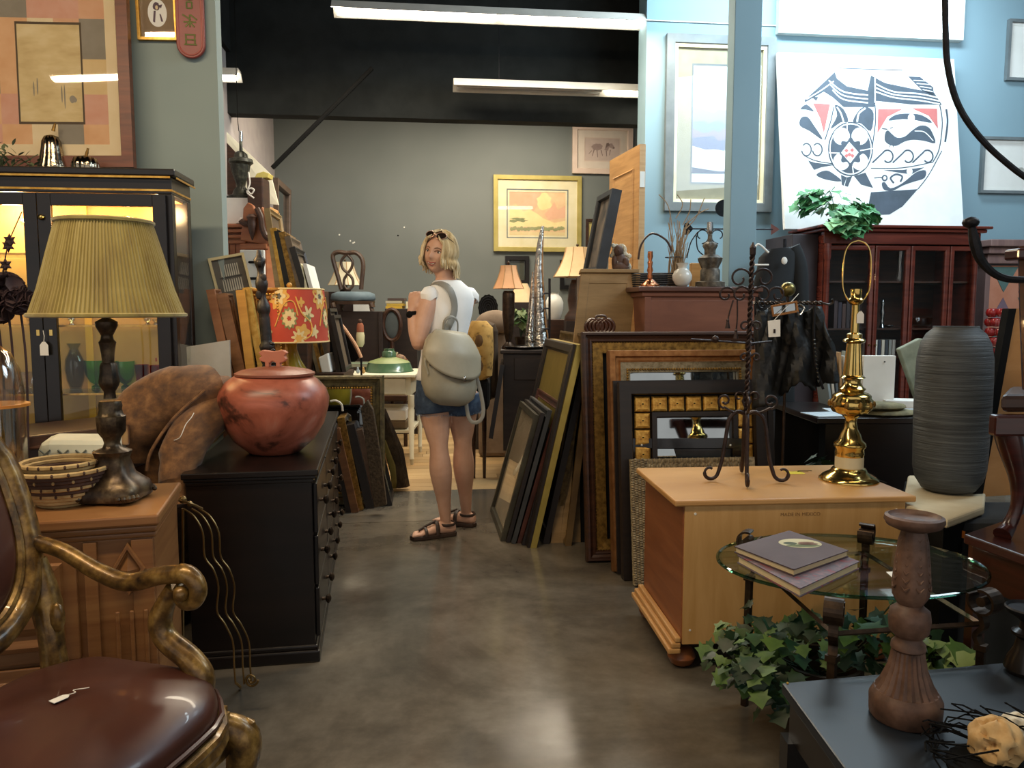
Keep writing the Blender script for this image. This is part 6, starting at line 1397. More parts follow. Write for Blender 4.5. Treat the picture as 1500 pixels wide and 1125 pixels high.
cshape(I_, [(510, 778), (600, 778), (700, 766), (640, 798), (580, 790)], 1); cshape(Wh, oval(632, 785, 14, 16, 14), 2)
cshape(I_, [(505, 840), (520, 835), (545, 862), (600, 838), (660, 790), (705, 780), (700, 815), (650, 832), (600, 850), (555, 873), (515, 868)], 1, 3)
cline(I_, [(470, 815), (500, 812), (515, 815)], 4, 2); cshape(I_, oval(518, 815, 14, 15, 14), 2); cshape(Wh, oval(518, 815, 7, 8, 12), 3); cline(I_, [(560, 838), (545, 815), (570, 798), (598, 808), (590, 832)], 8, 2)
cline(I_, [(780, 690), (720, 800), (670, 866)], 4, 1); cline(I_, [(310, 312), (600, 322)], 4, 1)
for mb, m in cmb.values(): part('print', mb, m, cv, kind='stuff')
# ivy on the cherry cabinet
base = W(D(1228, 331, dC + .0).dot(T), dC + .05, CZ + .002)
M_lg = [mat('fresh leaf ' + n_, a, b, .5, scale=(20, 20, 20)) for n_, a, b in (('a', '3E7A4A', '549060'), ('b', '2E6A3C', '42804E'), ('c', '6E9E6A', '86B480'))]
k_ = base.y / F
vine_plant('ivy_plant', 'bright green ivy trailing over the corner of the cherry cabinet', base, [((base.x - .02, base.y - .02, base.z + .15), .17, .10, .13), ((base.x + .10, base.y - .04, base.z + .10), .13, .08, .11), ((base.x - .18, base.y - .02, base.z + .18), .12, .06, .09), ((base.x + .03, base.y - .13, base.z + .02), .13, .03, .11), ((base.x + .18, base.y - .06, base.z + .06), .09, .05, .07)], 290, .07, M_lg, 12, None, M_bronze, .05, .05)
# wall behind: quilt on a mantel shelf, apple jar
mz = D(1440, 385, 5.5).z
mn = thing('mantel_shelf', 'greyish pink moulded wooden mantel above the triangle quilt', 'mantel', W(D(1510, 400, 5.6).dot(T), 5.75))
s0_ = D(1436, 400, 5.6).dot(T); M_man = wood('greyed mauve wood', '6E5450', '82665F', .5, (20, 2, 2))
for i, (dd, za, zb2) in enumerate(((5.50, 352, 362), (5.54, 362.5, 372), (5.58, 372.5, 386))):
    part('moulding', MB().box((s0_ + .02 * i, dd, D(1440, zb2, 5.6).z), (s0_ + 1.2, 5.9, D(1440, za, 5.6).z), B0M), M_man, mn, bevel=.006)
part('leg', MB().box((s0_ + .06, 5.62, 0), (s0_ + .10, 5.9, D(1440, 387, 5.6).z), B0M), M_man, mn); part('leg', MB().box((s0_ + 1.1, 5.62, 0), (s0_ + 1.15, 5.9, D(1440, 387, 5.6).z), B0M), M_man, mn)
qz0, qz1 = .35, D(1440, 388, 5.6).z - .002; Q0 = basis(W(s0_ + .105, 5.63, qz0), T, N, UPV); qw, qh = .94, qz1 - qz0
M_q = [mat('quilt ' + n_, a, b, .9) for n_, a, b in (('peach', 'B5765A', 'C0846A'), ('mauve', '6E5A66', '7C6874'), ('teal', '4A6460', '56706C'))]
qt = solo('patchwork_quilt', MB().box((0, 0, 0), (qw, .02, qh), Q0), M_q[0], 'patchwork quilt of peach, mauve and teal triangles hanging under the mantel', 'quilt')
st_ = .235
for i in range(4):
    for j in range(int(qh / st_)):
        x0, z1_ = i * st_, qh - (j + 1) * st_
        a, b = ([(x0 + .005, z1_ + .03), (x0 + st_ - .005, z1_ + .03), (x0 + st_ / 2, z1_ + st_ - .01)], M_q[1]) if (i + j) % 2 else ([(x0 + .005, z1_ + st_ - .01), (x0 + st_ - .005, z1_ + st_ - .01), (x0 + st_ / 2, z1_ + .03)], M_q[2])
        part('patch', MB().prism([Q0 @ V3((x, -.001, z)) for x, z in a], N * -.003), b, qt)
jz = D(1455, 524, 4.9).z
solo('plant_stand', MB().box((D(1440, 540, 4.9).dot(T) - .03, 4.9, 0), (D(1440, 540, 4.9).dot(T) + .22, 5.1, jz), B0M), M_walnut, 'dark wooden pedestal under the jar of apples', 'pedestal')
jc = W(D(1458, 520, 5.0).dot(T) - .0, 5.0, jz + .001); jr = thing('apple_jar', 'clear glass jar filled with glossy red apples near right edge', 'jar', jc)
part('glass_body', MB().lathe([(.085, 0), (.085, .29), (.082, .29), (.082, .004)], jc, 28), M_glass, jr, smooth=60)
M_app = mat('red apple', '6E1414', '8E2020', .2); rr = random.Random(17)
for j in range(5):
    for i in range(4):
        a = i * 1.57 + j * .8; q = jc + V3((.042 * cos(a), .042 * sin(a), .038 + j * .066)); ap = solo('apple', MB().lathe([(.004, .012), (.02, .001), (.034, .014), (.038, .034), (.030, .054), (.012, .060), (.002, .054)], q - UPV * .03, 12), M_app, '%s red apple in the %s layer of the glass jar' % (('right', 'rear', 'left', 'front')[i], ('bottom', 'second', 'middle', 'fourth', 'top')[j]), 'apple', 'apples in the glass jar', smooth=1)
sh = thing('white_frame_edge', 'thin white curved metal rack edge beside the grey vase', 'rack', P(1450, 560, 4.3)); part('curve', MB().tube(catmull([P(u, v, 4.3) for u, v in ((1436, 512), (1450, 522), (1452, 542), (1444, 556), (1440, 600))], 5), .012, 6, ), M_white, sh, smooth=1)
part('upright', MB().tube([P(1440, 600, 4.3), V3((P(1440, 600, 4.3).x, 4.3, 0))], .008, 6), M_white, sh)

# ---------------------------------------------------------------- black desk with papers and stones
kz = P(1280, 612, 3.75).z; kx0, kx1 = P(1196, 612, 3.75).x, P(1430, 612, 3.75).x
dk_ = thing('black_desk', 'black desk behind the brass lamp, littered with papers and stones', 'desk', ((kx0 + kx1) / 2, 4.0, 0))
part('top', MB().box((kx0, 3.74, kz - .03), (kx1, 4.42, kz), I4), M_blackw, dk_, bevel=.005)
part('side_panel', MB().box((kx0 + .02, 3.76, 0), (kx0 + .05, 4.4, kz - .031), I4), M_black, dk_); part('side_panel', MB().box((kx1 - .05, 3.76, 0), (kx1 - .02, 4.4, kz - .031), I4), M_black, dk_)
part('front_panel', MB().box((kx0 + .051, 3.78, .1), (kx1 - .051, 3.80, kz - .031), I4), M_blackw, dk_)
DKT = kz + .0008
def onD(u, Y): return V3((P(u, 600, Y).x, Y, DKT))
ppm = [mat('paper blue', 'B9C6CE', 'C6D2D8', .7), M_paper, mat('paper grey', '9AA0A2', 'A8AEB0', .7)]
for i, (u, Y, w, d_, a, lab) in enumerate(((1215, 3.86, .22, .16, .2, 'white sheet at left end of the black desk'), (1322, 4.12, .2, .14, -.2, 'pale magazine stack right of the white card box'), (1335, 3.96, .18, .12, .3, 'blue grey folded sheet near the grey vase'), (1240, 4.0, .2, .15, -.1, 'light sheet behind the brass lamp'))):
    h_ = [.004, .045, .01, .005][i]; Mx = MT(onD(u, Y)) @ rotz(a); solo('paper_stack', MB().box((-w / 2, -d_ / 2, 0), (w / 2, d_ / 2, h_), Mx), ppm[i % 3], lab, 'papers')
wb_ = onD(1285, 4.12); solo('white_card_box', MB().box((P(1262, 600, 4.12).x, 4.12, DKT), (P(1309, 600, 4.12).x, 4.16, P(1285, 521, 4.12).z), I4), M_white, 'plain white upright card box on the black desk', 'box', bevel=.003)
o = solo('pin', MB().ball(P(1296, 530, 4.117), .004, 8), M_black, 'tiny black pin head on the white card box', 'pin')
M_fos = mat('olive stone', '5E5A40', stops=[(.3, '45422F'), (.5, '6A6548'), (.7, '857E5C')], rough=.8, scale=(14, 14, 14), bmp=.8, bdist=.01)
for (u, Y, rx, z_o, h_, lab) in ((1296, 3.87, .15, 0, .03, 'lower of two flat round olive stones on the desk'), (1288, 3.86, .125, .031, .032, 'upper flat round olive stone with rough rim')):
    c = onD(u, Y) + UPV * z_o; rr = random.Random(u); n = 26; rad = [rx * (1 + rr.uniform(-.04, .04)) for _ in range(n)]; vs = []
    for (k2, z) in ((.86, 0), (1, .3 * h_), (.95, .7 * h_), (.6, .95 * h_), (.15, h_)): vs += [c + V3((rad[i] * k2 * cos(6.2832 * i / n), rad[i] * k2 * .75 * sin(6.2832 * i / n), z)) for i in range(n)]
    fs = [(j * n + i, j * n + (i + 1) % n, (j + 1) * n + (i + 1) % n, (j + 1) * n + i) for j in range(4) for i in range(n)] + [tuple(range(n))[::-1], tuple(range(4 * n, 5 * n))]
    solo('flat_stone', MB().add(vs, fs), M_fos, lab, 'stone', smooth=60)
q = [P(1316, 518, 4.25), P(1348, 502, 4.25), P(1372, 508, 4.25), P(1372, 560, 4.25), P(1352, 600, 4.25), P(1345, 600, 4.25)]
dzz = q[-1].z - DKT
solo('fan_stone', MB().prism([p - UPV * dzz for p in q], (0, .04, 0)), mat('sage stone', '6E7462', '8A907C', .7, scale=(10, 10, 10)), 'grey green fan shaped stone slab propped by the grey vase', 'stone', bevel=.008)
for i in range(7):
    u = 1216 + i * 5; c = onD(u, 4.22); hx = ['8FA0A8', 'C8C4B8', '5A6670', 'B08A5E', 'D0D4D4', '3A4650', 'A0A8A0'][i]; Mx = MT(c) @ Matrix.Rotation(-.16 + .03 * i, 4, 'Y')
    solo('magazine', MB().box((0, 0, 0), (.012, .16, .29 - .02 * (i % 3)), Mx), mat('mag ' + hx, hx, hx, .5), ['blue grey', 'cream', 'slate', 'tan', 'white', 'navy', 'sage'][i] + ' upright magazine in the row left of white card box', 'magazine', 'magazines on the black desk')

# ---------------------------------------------------------------- hide, garment rack, hanging jacket
M_hide = mat('black hide', '17191A', stops=[(.3, '121314'), (.6, '1A1C1D'), (.8, '242728')], rough=.5, scale=(5, 5, 5), bmp=.5, bdist=.02, det=6, dist=1)
gr = thing('garment_rack', 'twisted iron rail with brass ball finial carrying the black hide', 'rack', (P(1160, 600, 3.55).x, 3.55, 0))
for ph_ in (0, 3.14):
    a, b = P(1104, 444, 3.55), P(1205, 444, 3.55); pts = [a.lerp(b, t / 60) + V3((0, .006 * cos(t * .9 + ph_), .006 * sin(t * .9 + ph_))) for t in range(61)]
    part('twisted_rail', MB().tube(pts, .005, 6), M_bronze, gr, smooth=1)
part('hook_end', MB().tube(catmull([P(1205, 444, 3.55), P(1214, 446, 3.55), P(1220, 443, 3.55), P(1219, 438, 3.55)], 5), .005, 6), M_bronze, gr, smooth=1)
part('post', MB().tube([P(1154, 434, 3.58), V3((P(1154, 434, 3.58).x, 3.58, 0))], .007, 8), M_bronze, gr)
part('ball_finial', MB().ball(P(1154, 424, 3.58), .034, 18), mat('dull brass', '6E6236', '857848', .3, .8), gr, smooth=1)
part('base', MB().lathe([(.16, 0), (.16, .015), (.02, .03)], (P(1154, 434, 3.58).x, 3.58, 0), 20), M_bronze, gr)
# hide: folded sheet hanging over the rail
nx_, nz2 = 26, 22; vs = []; fs = []; rr = random.Random(40)
topv = lambda i: 452 + 4 * sin(i * .7); botv = lambda i: [598, 596, 590, 586, 580, 574, 566, 560, 566, 572, 566, 560, 562, 560][min(13, i // 2)]
for j in range(nz2 + 1):
    for i in range(nx_ + 1):
        t = j / nz2; lw = 1108 - 4 * t; rw = 1200 + 26 * min(1, t * 1.5); u = lw + (rw - lw) * i / nx_; v = topv(i) + (botv(i) - topv(i)) * t
        vs.append(P(u, v, 3.49 - .035 * sin(i * .55 + .4 * sin(j * .4)) * (.3 + t) + .01 * sin(i * 1.7 + j * .6)))
for j in range(nz2):
    for i in range(nx_): a = j * (nx_ + 1) + i; fs.append((a, a + 1, a + nx_ + 2, a + nx_ + 1))
hd = solo('black_hide', MB().add(vs, fs), M_hide, 'large black leather hide draped over the twisted iron rail', 'hide', smooth=1)
sm_ = hd.modifiers.new('thick', 'SOLIDIFY'); sm_.thickness = .012
part('beaded_strap', MB().tube(catmull([P(1193, 448, 3.42), P(1192, 490, 3.42), P(1194, 530, 3.42), P(1198, 548, 3.42), P(1206, 570, 3.42)], 6), .006, 6), M_irond, hd, smooth=1)
mb = MB()
for v in range(498, 560, 6): mb.ball(P(1193 + (v - 498) * .1, v, 3.414), .006, 6)
part('silver_beads', mb, M_mirror, hd, smooth=1, kind='stuff')
wt = P(1134, 468, 3.40); wtg = thing('price_tag', 'large white card tag hanging on the black hide', 'price tag', wt)
part('card', MB().prism([P(1125, 470, 3.40), P(1143, 468, 3.40), P(1143, 493, 3.40), P(1126, 494, 3.40)], (0, .002, 0)), M_paper, wtg, bevel=0)
part('mark', MB().box(tuple(P(1133, 488, 3.396)), tuple(P(1136, 482, 3.397)), I4), M_iron, wtg); part('string', MB().tube([P(1134, 469, 3.40), P(1150, 452, 3.42), P(1170, 430, 3.5)], .0015, 5), M_string, wtg)
bkl = thing('small_framed_mirror', 'tiny tilted copper edged frame hanging from the twisted rail', 'frame', P(1148, 455, 3.44))
Mx = basis(P(1131, 464, 3.44), V3((.98, 0, .18)).normalized(), V3((0, 1, 0)), V3((-.18, 0, .98)).normalized())
part('frame_edge', MB().rect_sweep(.115, .05, [(0, 0), (0, .008), (.008, .008), (.010, 0)], Mx), M_cop, bkl); part('mirror_glass', MB().box((.008, -.001, .008), (.107, .002, .042), Mx), M_mirror, bkl)
part('charm', MB().tube(catmull([P(1166, 452, 3.44), P(1172, 462, 3.43), P(1178, 452, 3.44), P(1172, 446, 3.45)], 5, True), .004, 6, closed=1), mat('nickel', 'A8ABAC', 'BDBFC0', .2, 1), bkl, smooth=1)
# iron scroll hooks cluster
ih = thing('iron_scroll_hook', 'cluster of small dark iron scroll hooks hanging left of the hide', 'hook', P(1115, 450, 3.5))
for (u, v, r_) in ((1112, 462, 8), (1116, 478, 7), (1108, 474, 7), (1100, 500, 6), (1116, 446, 6)): part('scroll', MB().tube([P(u + x, v + y, 3.50) for x, y in spiral((0, 0), r_, 3, 20, 420, 18)], .004, 6), M_irond, ih, smooth=1)
part('bar', MB().tube([P(1106, 446, 3.5), P(1108, 520, 3.5)], .005, 6), M_irond, ih)
# jacket on white hanger, further back
jk = thing('black_jacket', 'black jacket on a white hanger beside the blue column', 'jacket', (P(1140, 500, 4.7).x, 4.72, 0))
js = [(P(1108, 378, 4.7), P(1180, 368, 4.75)), (P(1100, 420, 4.7), P(1168, 420, 4.75)), (P(1100, 480, 4.7), P(1164, 480, 4.75)), (P(1098, 600, 4.7), P(1168, 600, 4.75))]
cw = lambda a, b: ((a + b) / 2, (b - a) / 2 * .9, V3((0, .07, 0)))
part('torso', MB().loft([cw(P(1122, 366, 4.7), P(1158, 362, 4.75))] + [cw(a, b) for a, b in js], 18), mat('black cloth', '0F1214', '181C1F', .85), jk, smooth=1)
part('sleeve', MB().tube(catmull([P(1160, 362, 4.72), P(1170, 390, 4.72), P(1172, 440, 4.72), P(1170, 520, 4.72)], 5), .05, 10), mat('black cloth', '0F1214', '181C1F', .85), jk, smooth=1)
part('hanger', MB().tube(catmull([P(1106, 362, 4.66), P(1112, 358, 4.66), P(1126, 370, 4.66)], 5), .006, 6), M_white, jk, smooth=1); part('hanger_bar', MB().tube([P(1106, 388, 4.63), P(1126, 388, 4.63)], .005, 6), M_white, jk)
part('rack_post', MB().tube([V3((P(1150, 400, 4.75).x, 4.76, 0)), P(1150, 350, 4.76)], .01, 6), M_irond, jk)
solo('hanger_end', MB().ball(P(1149, 382, 4.62), (.018, .006, .022), 12), M_white, 'white plastic hanger end against the black jacket', 'hanger', smooth=1)
# dark cupboard left of cherry cabinet and tinsel plant
zc4 = D(1170, 345, 5.6).z
solo('dark_cupboard', MB().box((D(1150, 400, 5.6).dot(T), 5.5, 0), (D(1150, 400, 5.6).dot(T) + .2, 5.95, zc4), B0M), mat('deep brown', '2A2226', '352B2E', .5), 'dark brown cupboard side left of cherry cabinet', 'cupboard', bevel=.004)
vine_plant('feathery_plant', 'small dark silvery feathery plant low beside the black desk', V3((P(1205, 690, 3.5).x, 3.5, 0)), [((P(1205, 650, 3.5).x, 3.5, .45), .08, .08, .15), ((P(1205, 650, 3.5).x, 3.5, .3), .08, .08, .1)], 70, .06, [mat('silver leaf', '4E5A52', '66746A', .6), M_lf[0]], 8, None, M_black, .08, .2)
# ---------------------------------------------------------------- left group: frames and hutch beyond the dresser
def lean_left(name, label, bn, Yb, tn, L, prof, m, group, zb=None, back=.012, **kw):
    """edge-on frame leaning to the left, its face turned to the right; bn, tn near bottom and near top pixels at depth Yb"""
    Bn = P(*bn, Yb); Tn = P(*tn, Yb)
    if zb is not None: Bn.z = zb
    A = Bn; B = Bn + N * L; return pframe(name, label, 'frame', A, B, A + (Tn - Bn), prof, m, group=group, back=back, **kw)
# a low cupboard carries the upright frames behind the club chair
M_kr = mat('kraft board', 'A08A66', 'AE9874', .8)
sh_ = V3((P(275, 560, 3.9).x, 3.72, 0))
cl0, cl1 = P(285, 600, 3.9).x, P(385, 600, 3.9).x
solo('low_bookcase', MB().box((P(330, 600, 3.7).x, 3.66, 0), (P(357, 600, 3.7).x, 3.84, P(340, 600, 3.7).z), I4), M_walnut, 'low dark bookcase behind the club chair holding the leaning frames', 'bookcase', bevel=.004)
zlb = P(340, 600, 3.7).z + .001
wbd = solo('white_board', MB().prism([P(276, 560, 3.5), P(338, 560, 3.62), P(336, 498, 3.62), P(273, 508, 3.5)], (0, .012, 0)), mat('grey white card', 'B4AA98', 'C2B8A6', .8), 'pale grey card sheet standing between club chair and leaning frames', 'board')
part('corner_card', MB().prism([P(300, 562, 3.48), P(312, 562, 3.48), P(310, 546, 3.48), P(305, 548, 3.48)], (0, .003, 0)), M_paper, wbd)
GL = 'frames leaning behind the clay pot'
lw = lambda n_, a, b: wood(n_, a, b, .45, (3, 3, 20))
specs = [((346, 600), 3.70, (309, 424), .12, SCOOP(.035, .02), lw('red tan frame', '8A5A38', 'A06E48'), 'reddish tan wood frame leaning furthest left'),
         ((362, 600), 3.71, (324, 430), .12, STEP(.045, .03), lw('walnut tan frame', '6E4A2C', '8A6240'), 'broad walnut scoop frame, second from left'),
         ((374, 600), 3.69, (352, 425), .12, FLAT(.03, .02), lw('yellow oak frame', 'A87A30', 'BE9040'), 'yellow oak edged frame beside the photo print'),
         ((396, 600), 3.72, (362, 421), .12, STEP(.045, .02), M_gold, 'gold leaf frame left of the black staff')]
for bn, Y, tn, L, prof, m, lab in specs: lean_left('framed_picture', lab, bn, Y, tn, L, prof, m, GL, zb=zlb, fill=M_black, glass=0, back=.02)
def art_photo(add, w, h):
    dk = c_('photo dark', '4E4A42', '5C584E'); lt = c_('photo light', 'A8A290', 'B8B2A0'); add(dk, [(0, 0), (1, 0), (1, 1), (0, 1)])
    for i in range(9): add(lt, [(.2 + .07 * i, .86), (.24 + .07 * i, .86), (.25 + .07 * i, .955), (.22 + .07 * i, .955)], 1)
    add(c_('photo line', '2E2C28', '3A3832'), [(.12, .845), (.88, .845), (.88, .855), (.12, .855)], 2)
    for i in range(9): add(lt, [(.17 + .075 * i, .74), (.22 + .075 * i, .74), (.225 + .075 * i, .835), (.2 + .075 * i, .835)], 1)
A = P(352, 565, 3.85); C = P(311, 378, 3.85); B = A + V3((.155, .06, .035))
fp_ = pframe('framed_photo', 'thin silver gold framed grey photograph leaning with red ribbon knot', 'picture', A, B, C, FLAT(.014, .012), mat('champagne frame', 'A89A70', 'BCAE84', .4, .5), art=art_photo, fill=M_dk, glass=0, group=GL)
part('ribbon_knot', MB().ball(P(330, 450, 3.80), (.012, .01, .011), 8), mat('red ribbon', 'A83A30', 'B84A40', .7), fp_, label='red ribbon knot')
A = P(372, 590, 3.76); C = P(354, 424, 3.76); B = A + V3((.17, .05, .01))
pframe('ornate_framed_picture', 'ornate orange gilt frame with carved crest around dark picture', 'frame', A, B, C, SCOOP(.06, .03), mat('orange gilt', '94662C', 'B8843E', .4, .6, (40, 40, 40), bmp=.8), beads=(.03, .006, .014, .03, M_gold), fill=M_dkc, glass=0, group=GL)
# folded easel beside the staff
ez = thing('folding_easel', 'small grey metal folding easel behind the clay pot', 'easel', P(368, 560, 3.75))
for a, b in (((363, 484), (364, 623)), ((365, 484), (374, 623)), ((366, 486), (388, 623))): part('leg', MB().tube([P(*a, 3.72), P(*b, 3.75)], .006, 5), M_irond, ez)
part('bar', MB().tube([P(358, 530, 3.73), P(378, 530, 3.73)], .004, 5), M_irond, ez); part('top_clip', MB().ball(P(364, 484, 3.72), .012, 8), M_irond, ez)
# carved hutch with arched crest, further back
hz = P(360, 340, 6.0).z; hx0, hx1 = P(322, 340, 6.0).x, P(392, 340, 6.0).x
hu = thing('carved_hutch', 'reddish carved wooden hutch with scrolled crest past the partition edge', 'cabinet', ((hx0 + hx1) / 2, 6.3, 0))
M_hut = wood('red pine', '8A4E30', 'A0643E', .4, (2, 2, 20))
hs = P(350, 327, 6.0).z
part('carcass', MB().box((hx0 - .3, 6.02, 0), (hx1 - .02, 6.45, hs), I4), M_hut, hu, bevel=.004)
for i, v in enumerate((329, 336, 344, 352)): part('cornice', MB().box((hx0 - .3, 5.96 + .012 * i, P(350, v + 5, 6).z), (P(366 - 2 * i, v, 6).x, 6.019, P(350, v, 6).z), I4), M_hut, hu, bevel=.006)
for i in range(8): part('plank', MB().box((hx0 - .02 + .045 * i, 6.008, 1.2), (hx0 + .02 + .045 * i, 6.0195, P(350, 358, 6).z), I4), M_hut, hu, bevel=.002)
crest = [(355, 352), (360, 335), (364, 318), (366, 308), (372, 300), (382, 302), (385, 312), (387, 330), (390, 344), (398, 348), (397, 362), (380, 358), (355, 345)]
part('crest', MB().prism([P(u, v, 5.95) for u, v in [(352, 348), (355, 325), (356, 305), (363, 296), (370, 300), (376, 312), (384, 302), (390, 318), (395, 342), (400, 352), (396, 360), (372, 356), (352, 352)]], (0, .05, 0)), M_hut, hu, bevel=.008)
part('crest_scroll', MB().tube([P(366 + x, 318 + y, 5.93) for x, y in spiral((0, 0), 14, 5, 160, 20, 14)], .022, 8).tube(catmull([P(u, v, 5.93) for u, v in ((376, 305), (382, 318), (384, 332), (388, 344), (394, 350))], 5), .022, 8), M_walnut, hu, smooth=1)
part('pendant_drop', MB().lathe([(.004, -.12), (.02, -.07), (.035, 0), (.03, .03), (.04, .05), (.02, .07)], P(369, 328, 5.92), 12), M_walnut, hu, smooth=1)
part('lower_moulding', MB().box((P(352, 360, 5.95).x, 5.93, P(352, 366, 5.95).z), (P(392, 360, 5.95).x, 5.98, P(352, 357, 5.95).z), I4), M_hut, hu, bevel=.01)
# on top of the hutch
HT = hs + .001
M_urn = mat('dark green bronze', '24251F', stops=[(.3, '1B1B18'), (.5, '33342C'), (.7, '5A5A4C')], rough=.45, metal=.4, scale=(20, 20, 20), bmp=.4)
solo('white_carton', MB().box((P(330, 320, 6.2).x, 6.15, HT), (P(376, 320, 6.2).x, 6.4, P(350, 291, 6.2).z), I4), M_white, 'cream white carton on hutch top under the dark urn lamp', 'box', bevel=.004)
UZ = P(350, 291, 6.2).z + .001
turned_on('urn_lamp', 'tall dark bronze urn lamp base without shade on top of the hutch', 'lamp', 353, 6.26, UZ,
          [('base', [(20, 291), (20, 287), (12, 284), (9, 276)], M_urn), ('lower_body', [(9, 276), (6, 272), (8, 264), (12, 252), (14, 240)], M_urn, (10, .08)), ('rim', [(14, 240), (17, 237), (16, 232), (10, 230)], M_urn), ('crown', [(10, 230), (9, 224), (4, 220)], M_urn, (6, .2)), ('neck', [(2.5, 220), (2, 206)], M_urn), ('socket', [(2.5, 206), (3, 200), (2.5, 191)], mat('nickel', 'A8ABAC', 'BDBFC0', .2, 1))], 291)
wl = thing('lamp_wire', 'thin black wire hanging from the ceiling above the urn lamp', 'wire', P(349, 195, 6.26)); part('wire', MB().tube([P(350, 192, 6.26), P(348, 176, 6.26), V3((P(349, 166, 6.26).x, 6.26, 3.99))], .003, 5), M_black, wl)
solo('white_art_board', MB().prism([P(318, 290, 6.6), P(408, 300, 6.75), P(396, 255, 6.75), P(324, 186, 6.6)], (0, .02, 0)), mat('ivory board', 'CFC8B0', 'DAD4BE', .8), 'large slanted ivory board behind the urn lamp', 'board')
solo('dark_plaque', MB().prism([P(333, 285, 6.5), P(346, 288, 6.5), P(344, 222, 6.5), P(332, 209, 6.5)], (0, .02, 0)), M_walnut, 'narrow dark brown plaque behind the urn lamp', 'plaque')
solo('small_crate', MB().box((P(367, 290, 6.2).x, 6.12, HT), (P(390, 290, 6.2).x, 6.3, P(380, 262, 6.2).z), I4), M_walnut, 'dark leather bound crate right of the urn lamp', 'box', bevel=.01)
solo('yellow_tissue', MB().prism([P(372, 262, 6.2), P(392, 260, 6.2), P(394, 254, 6.2), P(386, 251, 6.2), P(376, 254, 6.2)], (0, .12, 0)), mat('yellow tissue', 'C8B65A', 'D4C46C', .8), 'crumpled yellow packing sheet on top of the small crate', 'paper', bevel=.003)
cw_ = thing('coiled_white_cord', 'coiled white cord hanging beside urn lamp foot', 'cord', P(366, 285, 6.08)); 
part('loop', MB().tube(catmull([P(364, 252, 6.08), P(366, 268, 6.08), P(363, 278, 6.08), P(368, 284, 6.08), P(372, 278, 6.08), P(366, 276, 6.08), P(362, 282, 6.08), P(372, 290, 6.08)], 5), .006, 6), M_string, cw_, smooth=1)
solo('paper_wedge', MB().prism([P(345, 327, 5.99), P(352, 327, 5.99), P(352, 318, 5.99)], (0, .03, 0)), M_paper, 'small white folded paper wedge on the hutch cornice', 'paper')
# orange easel arm and tall mirror frame behind
oe = thing('wooden_easel', 'orange wooden easel arm rising behind the hutch crest', 'easel', V3((P(398, 400, 6.3).x, 6.55, 0)))
part('arm', MB().hexa([P(384, 305, 6.50), P(408, 320, 6.7), P(408, 320, 6.75), P(384, 305, 6.55)], [P(384, 297, 6.50), P(408, 309, 6.7), P(408, 309, 6.75), P(384, 297, 6.55)]), M_pine, oe, bevel=.004)
for u, Y in ((387, 6.52), (407, 6.7)):
    a = P(u, 312, Y); part('post', MB().box((a.x - .012, Y - .012, 0), (a.x + .012, Y + .012, a.z), I4), M_pine, oe)
lean_left('wall_mirror', 'tall brown framed mirror leaning on the mauve wall', (402, 420), 7.3, (402, 260), .75, FLAT(.06, .03), lw('grey brown frame', '4A3B30', '5E4C3E'), 'far frames', fill=M_mirror, glass=0)
solo('mirror_stand', MB().box((P(398, 430, 7.3).x - .02, 7.25, 0), (P(398, 430, 7.3).x + .15, 8.1, P(402, 421, 7.3).z), I4), M_walnut, 'dark chest under the brown framed wall mirror', 'chest')
# stack of frames standing high on a sideboard
sbz = P(440, 424, 5.2).z
solo('sideboard', MB().box((P(392, 424, 5.2).x, 5.12, 0), (P(453, 424, 5.2).x, 5.75, sbz), I4), M_walnut, 'dark sideboard behind the floral lamp carrying upright frames', 'sideboard', bevel=.004)
GS = 'frames standing on the far sideboard'
for bn, tn, m, lab, w_ in (((408, 424), (391, 305), lw('tan stretcher', '8E7448', 'A48A5C'), 'tan wooden frame furthest left on the sideboard', .03), ((416, 424), (400, 334), M_gold, 'thin gold frame on the sideboard', .03), ((422, 424), (406, 338), M_blackw, 'black frame on the sideboard between gold and brown', .03),
                           ((431, 424), (413, 340), M_goldd, 'bronze gold frame on the sideboard with pale mount', .05), ((440, 424), (421, 346), lw('grey brown moulding', '5A4A38', '6E5C48'), 'wide grey brown frame in middle of sideboard row', .06), ((446, 424), (428, 362), M_bkw, 'dark beaded frame on the sideboard', .04)):
    lean_left('framed_picture', lab, bn, 5.2, tn, .45, SCOOP(w_, .02), m, GS, zb=sbz + .001, fill=M_dk, glass=0, back=.02)
for (u0, u1, vt, tl, lab) in ((444, 451, 384, (434, 386), 'cream canvas edge near right end of sideboard row'), (453, 459, 387, (443, 386), 'white canvas edge at right end of sideboard row')):
    a, b, t0, t1 = P(u0, 424, 5.2), P(u1, 424, 5.2), P(u0 - 10, 386, 5.2), P(u1 - 10, 386, 5.2); a.z = b.z = sbz + .001
    solo('canvas', MB().prism([a, b, t1, t0], N * .4), M_cream if u0 < 450 else M_white, lab, 'canvas', GS, bevel=.002)
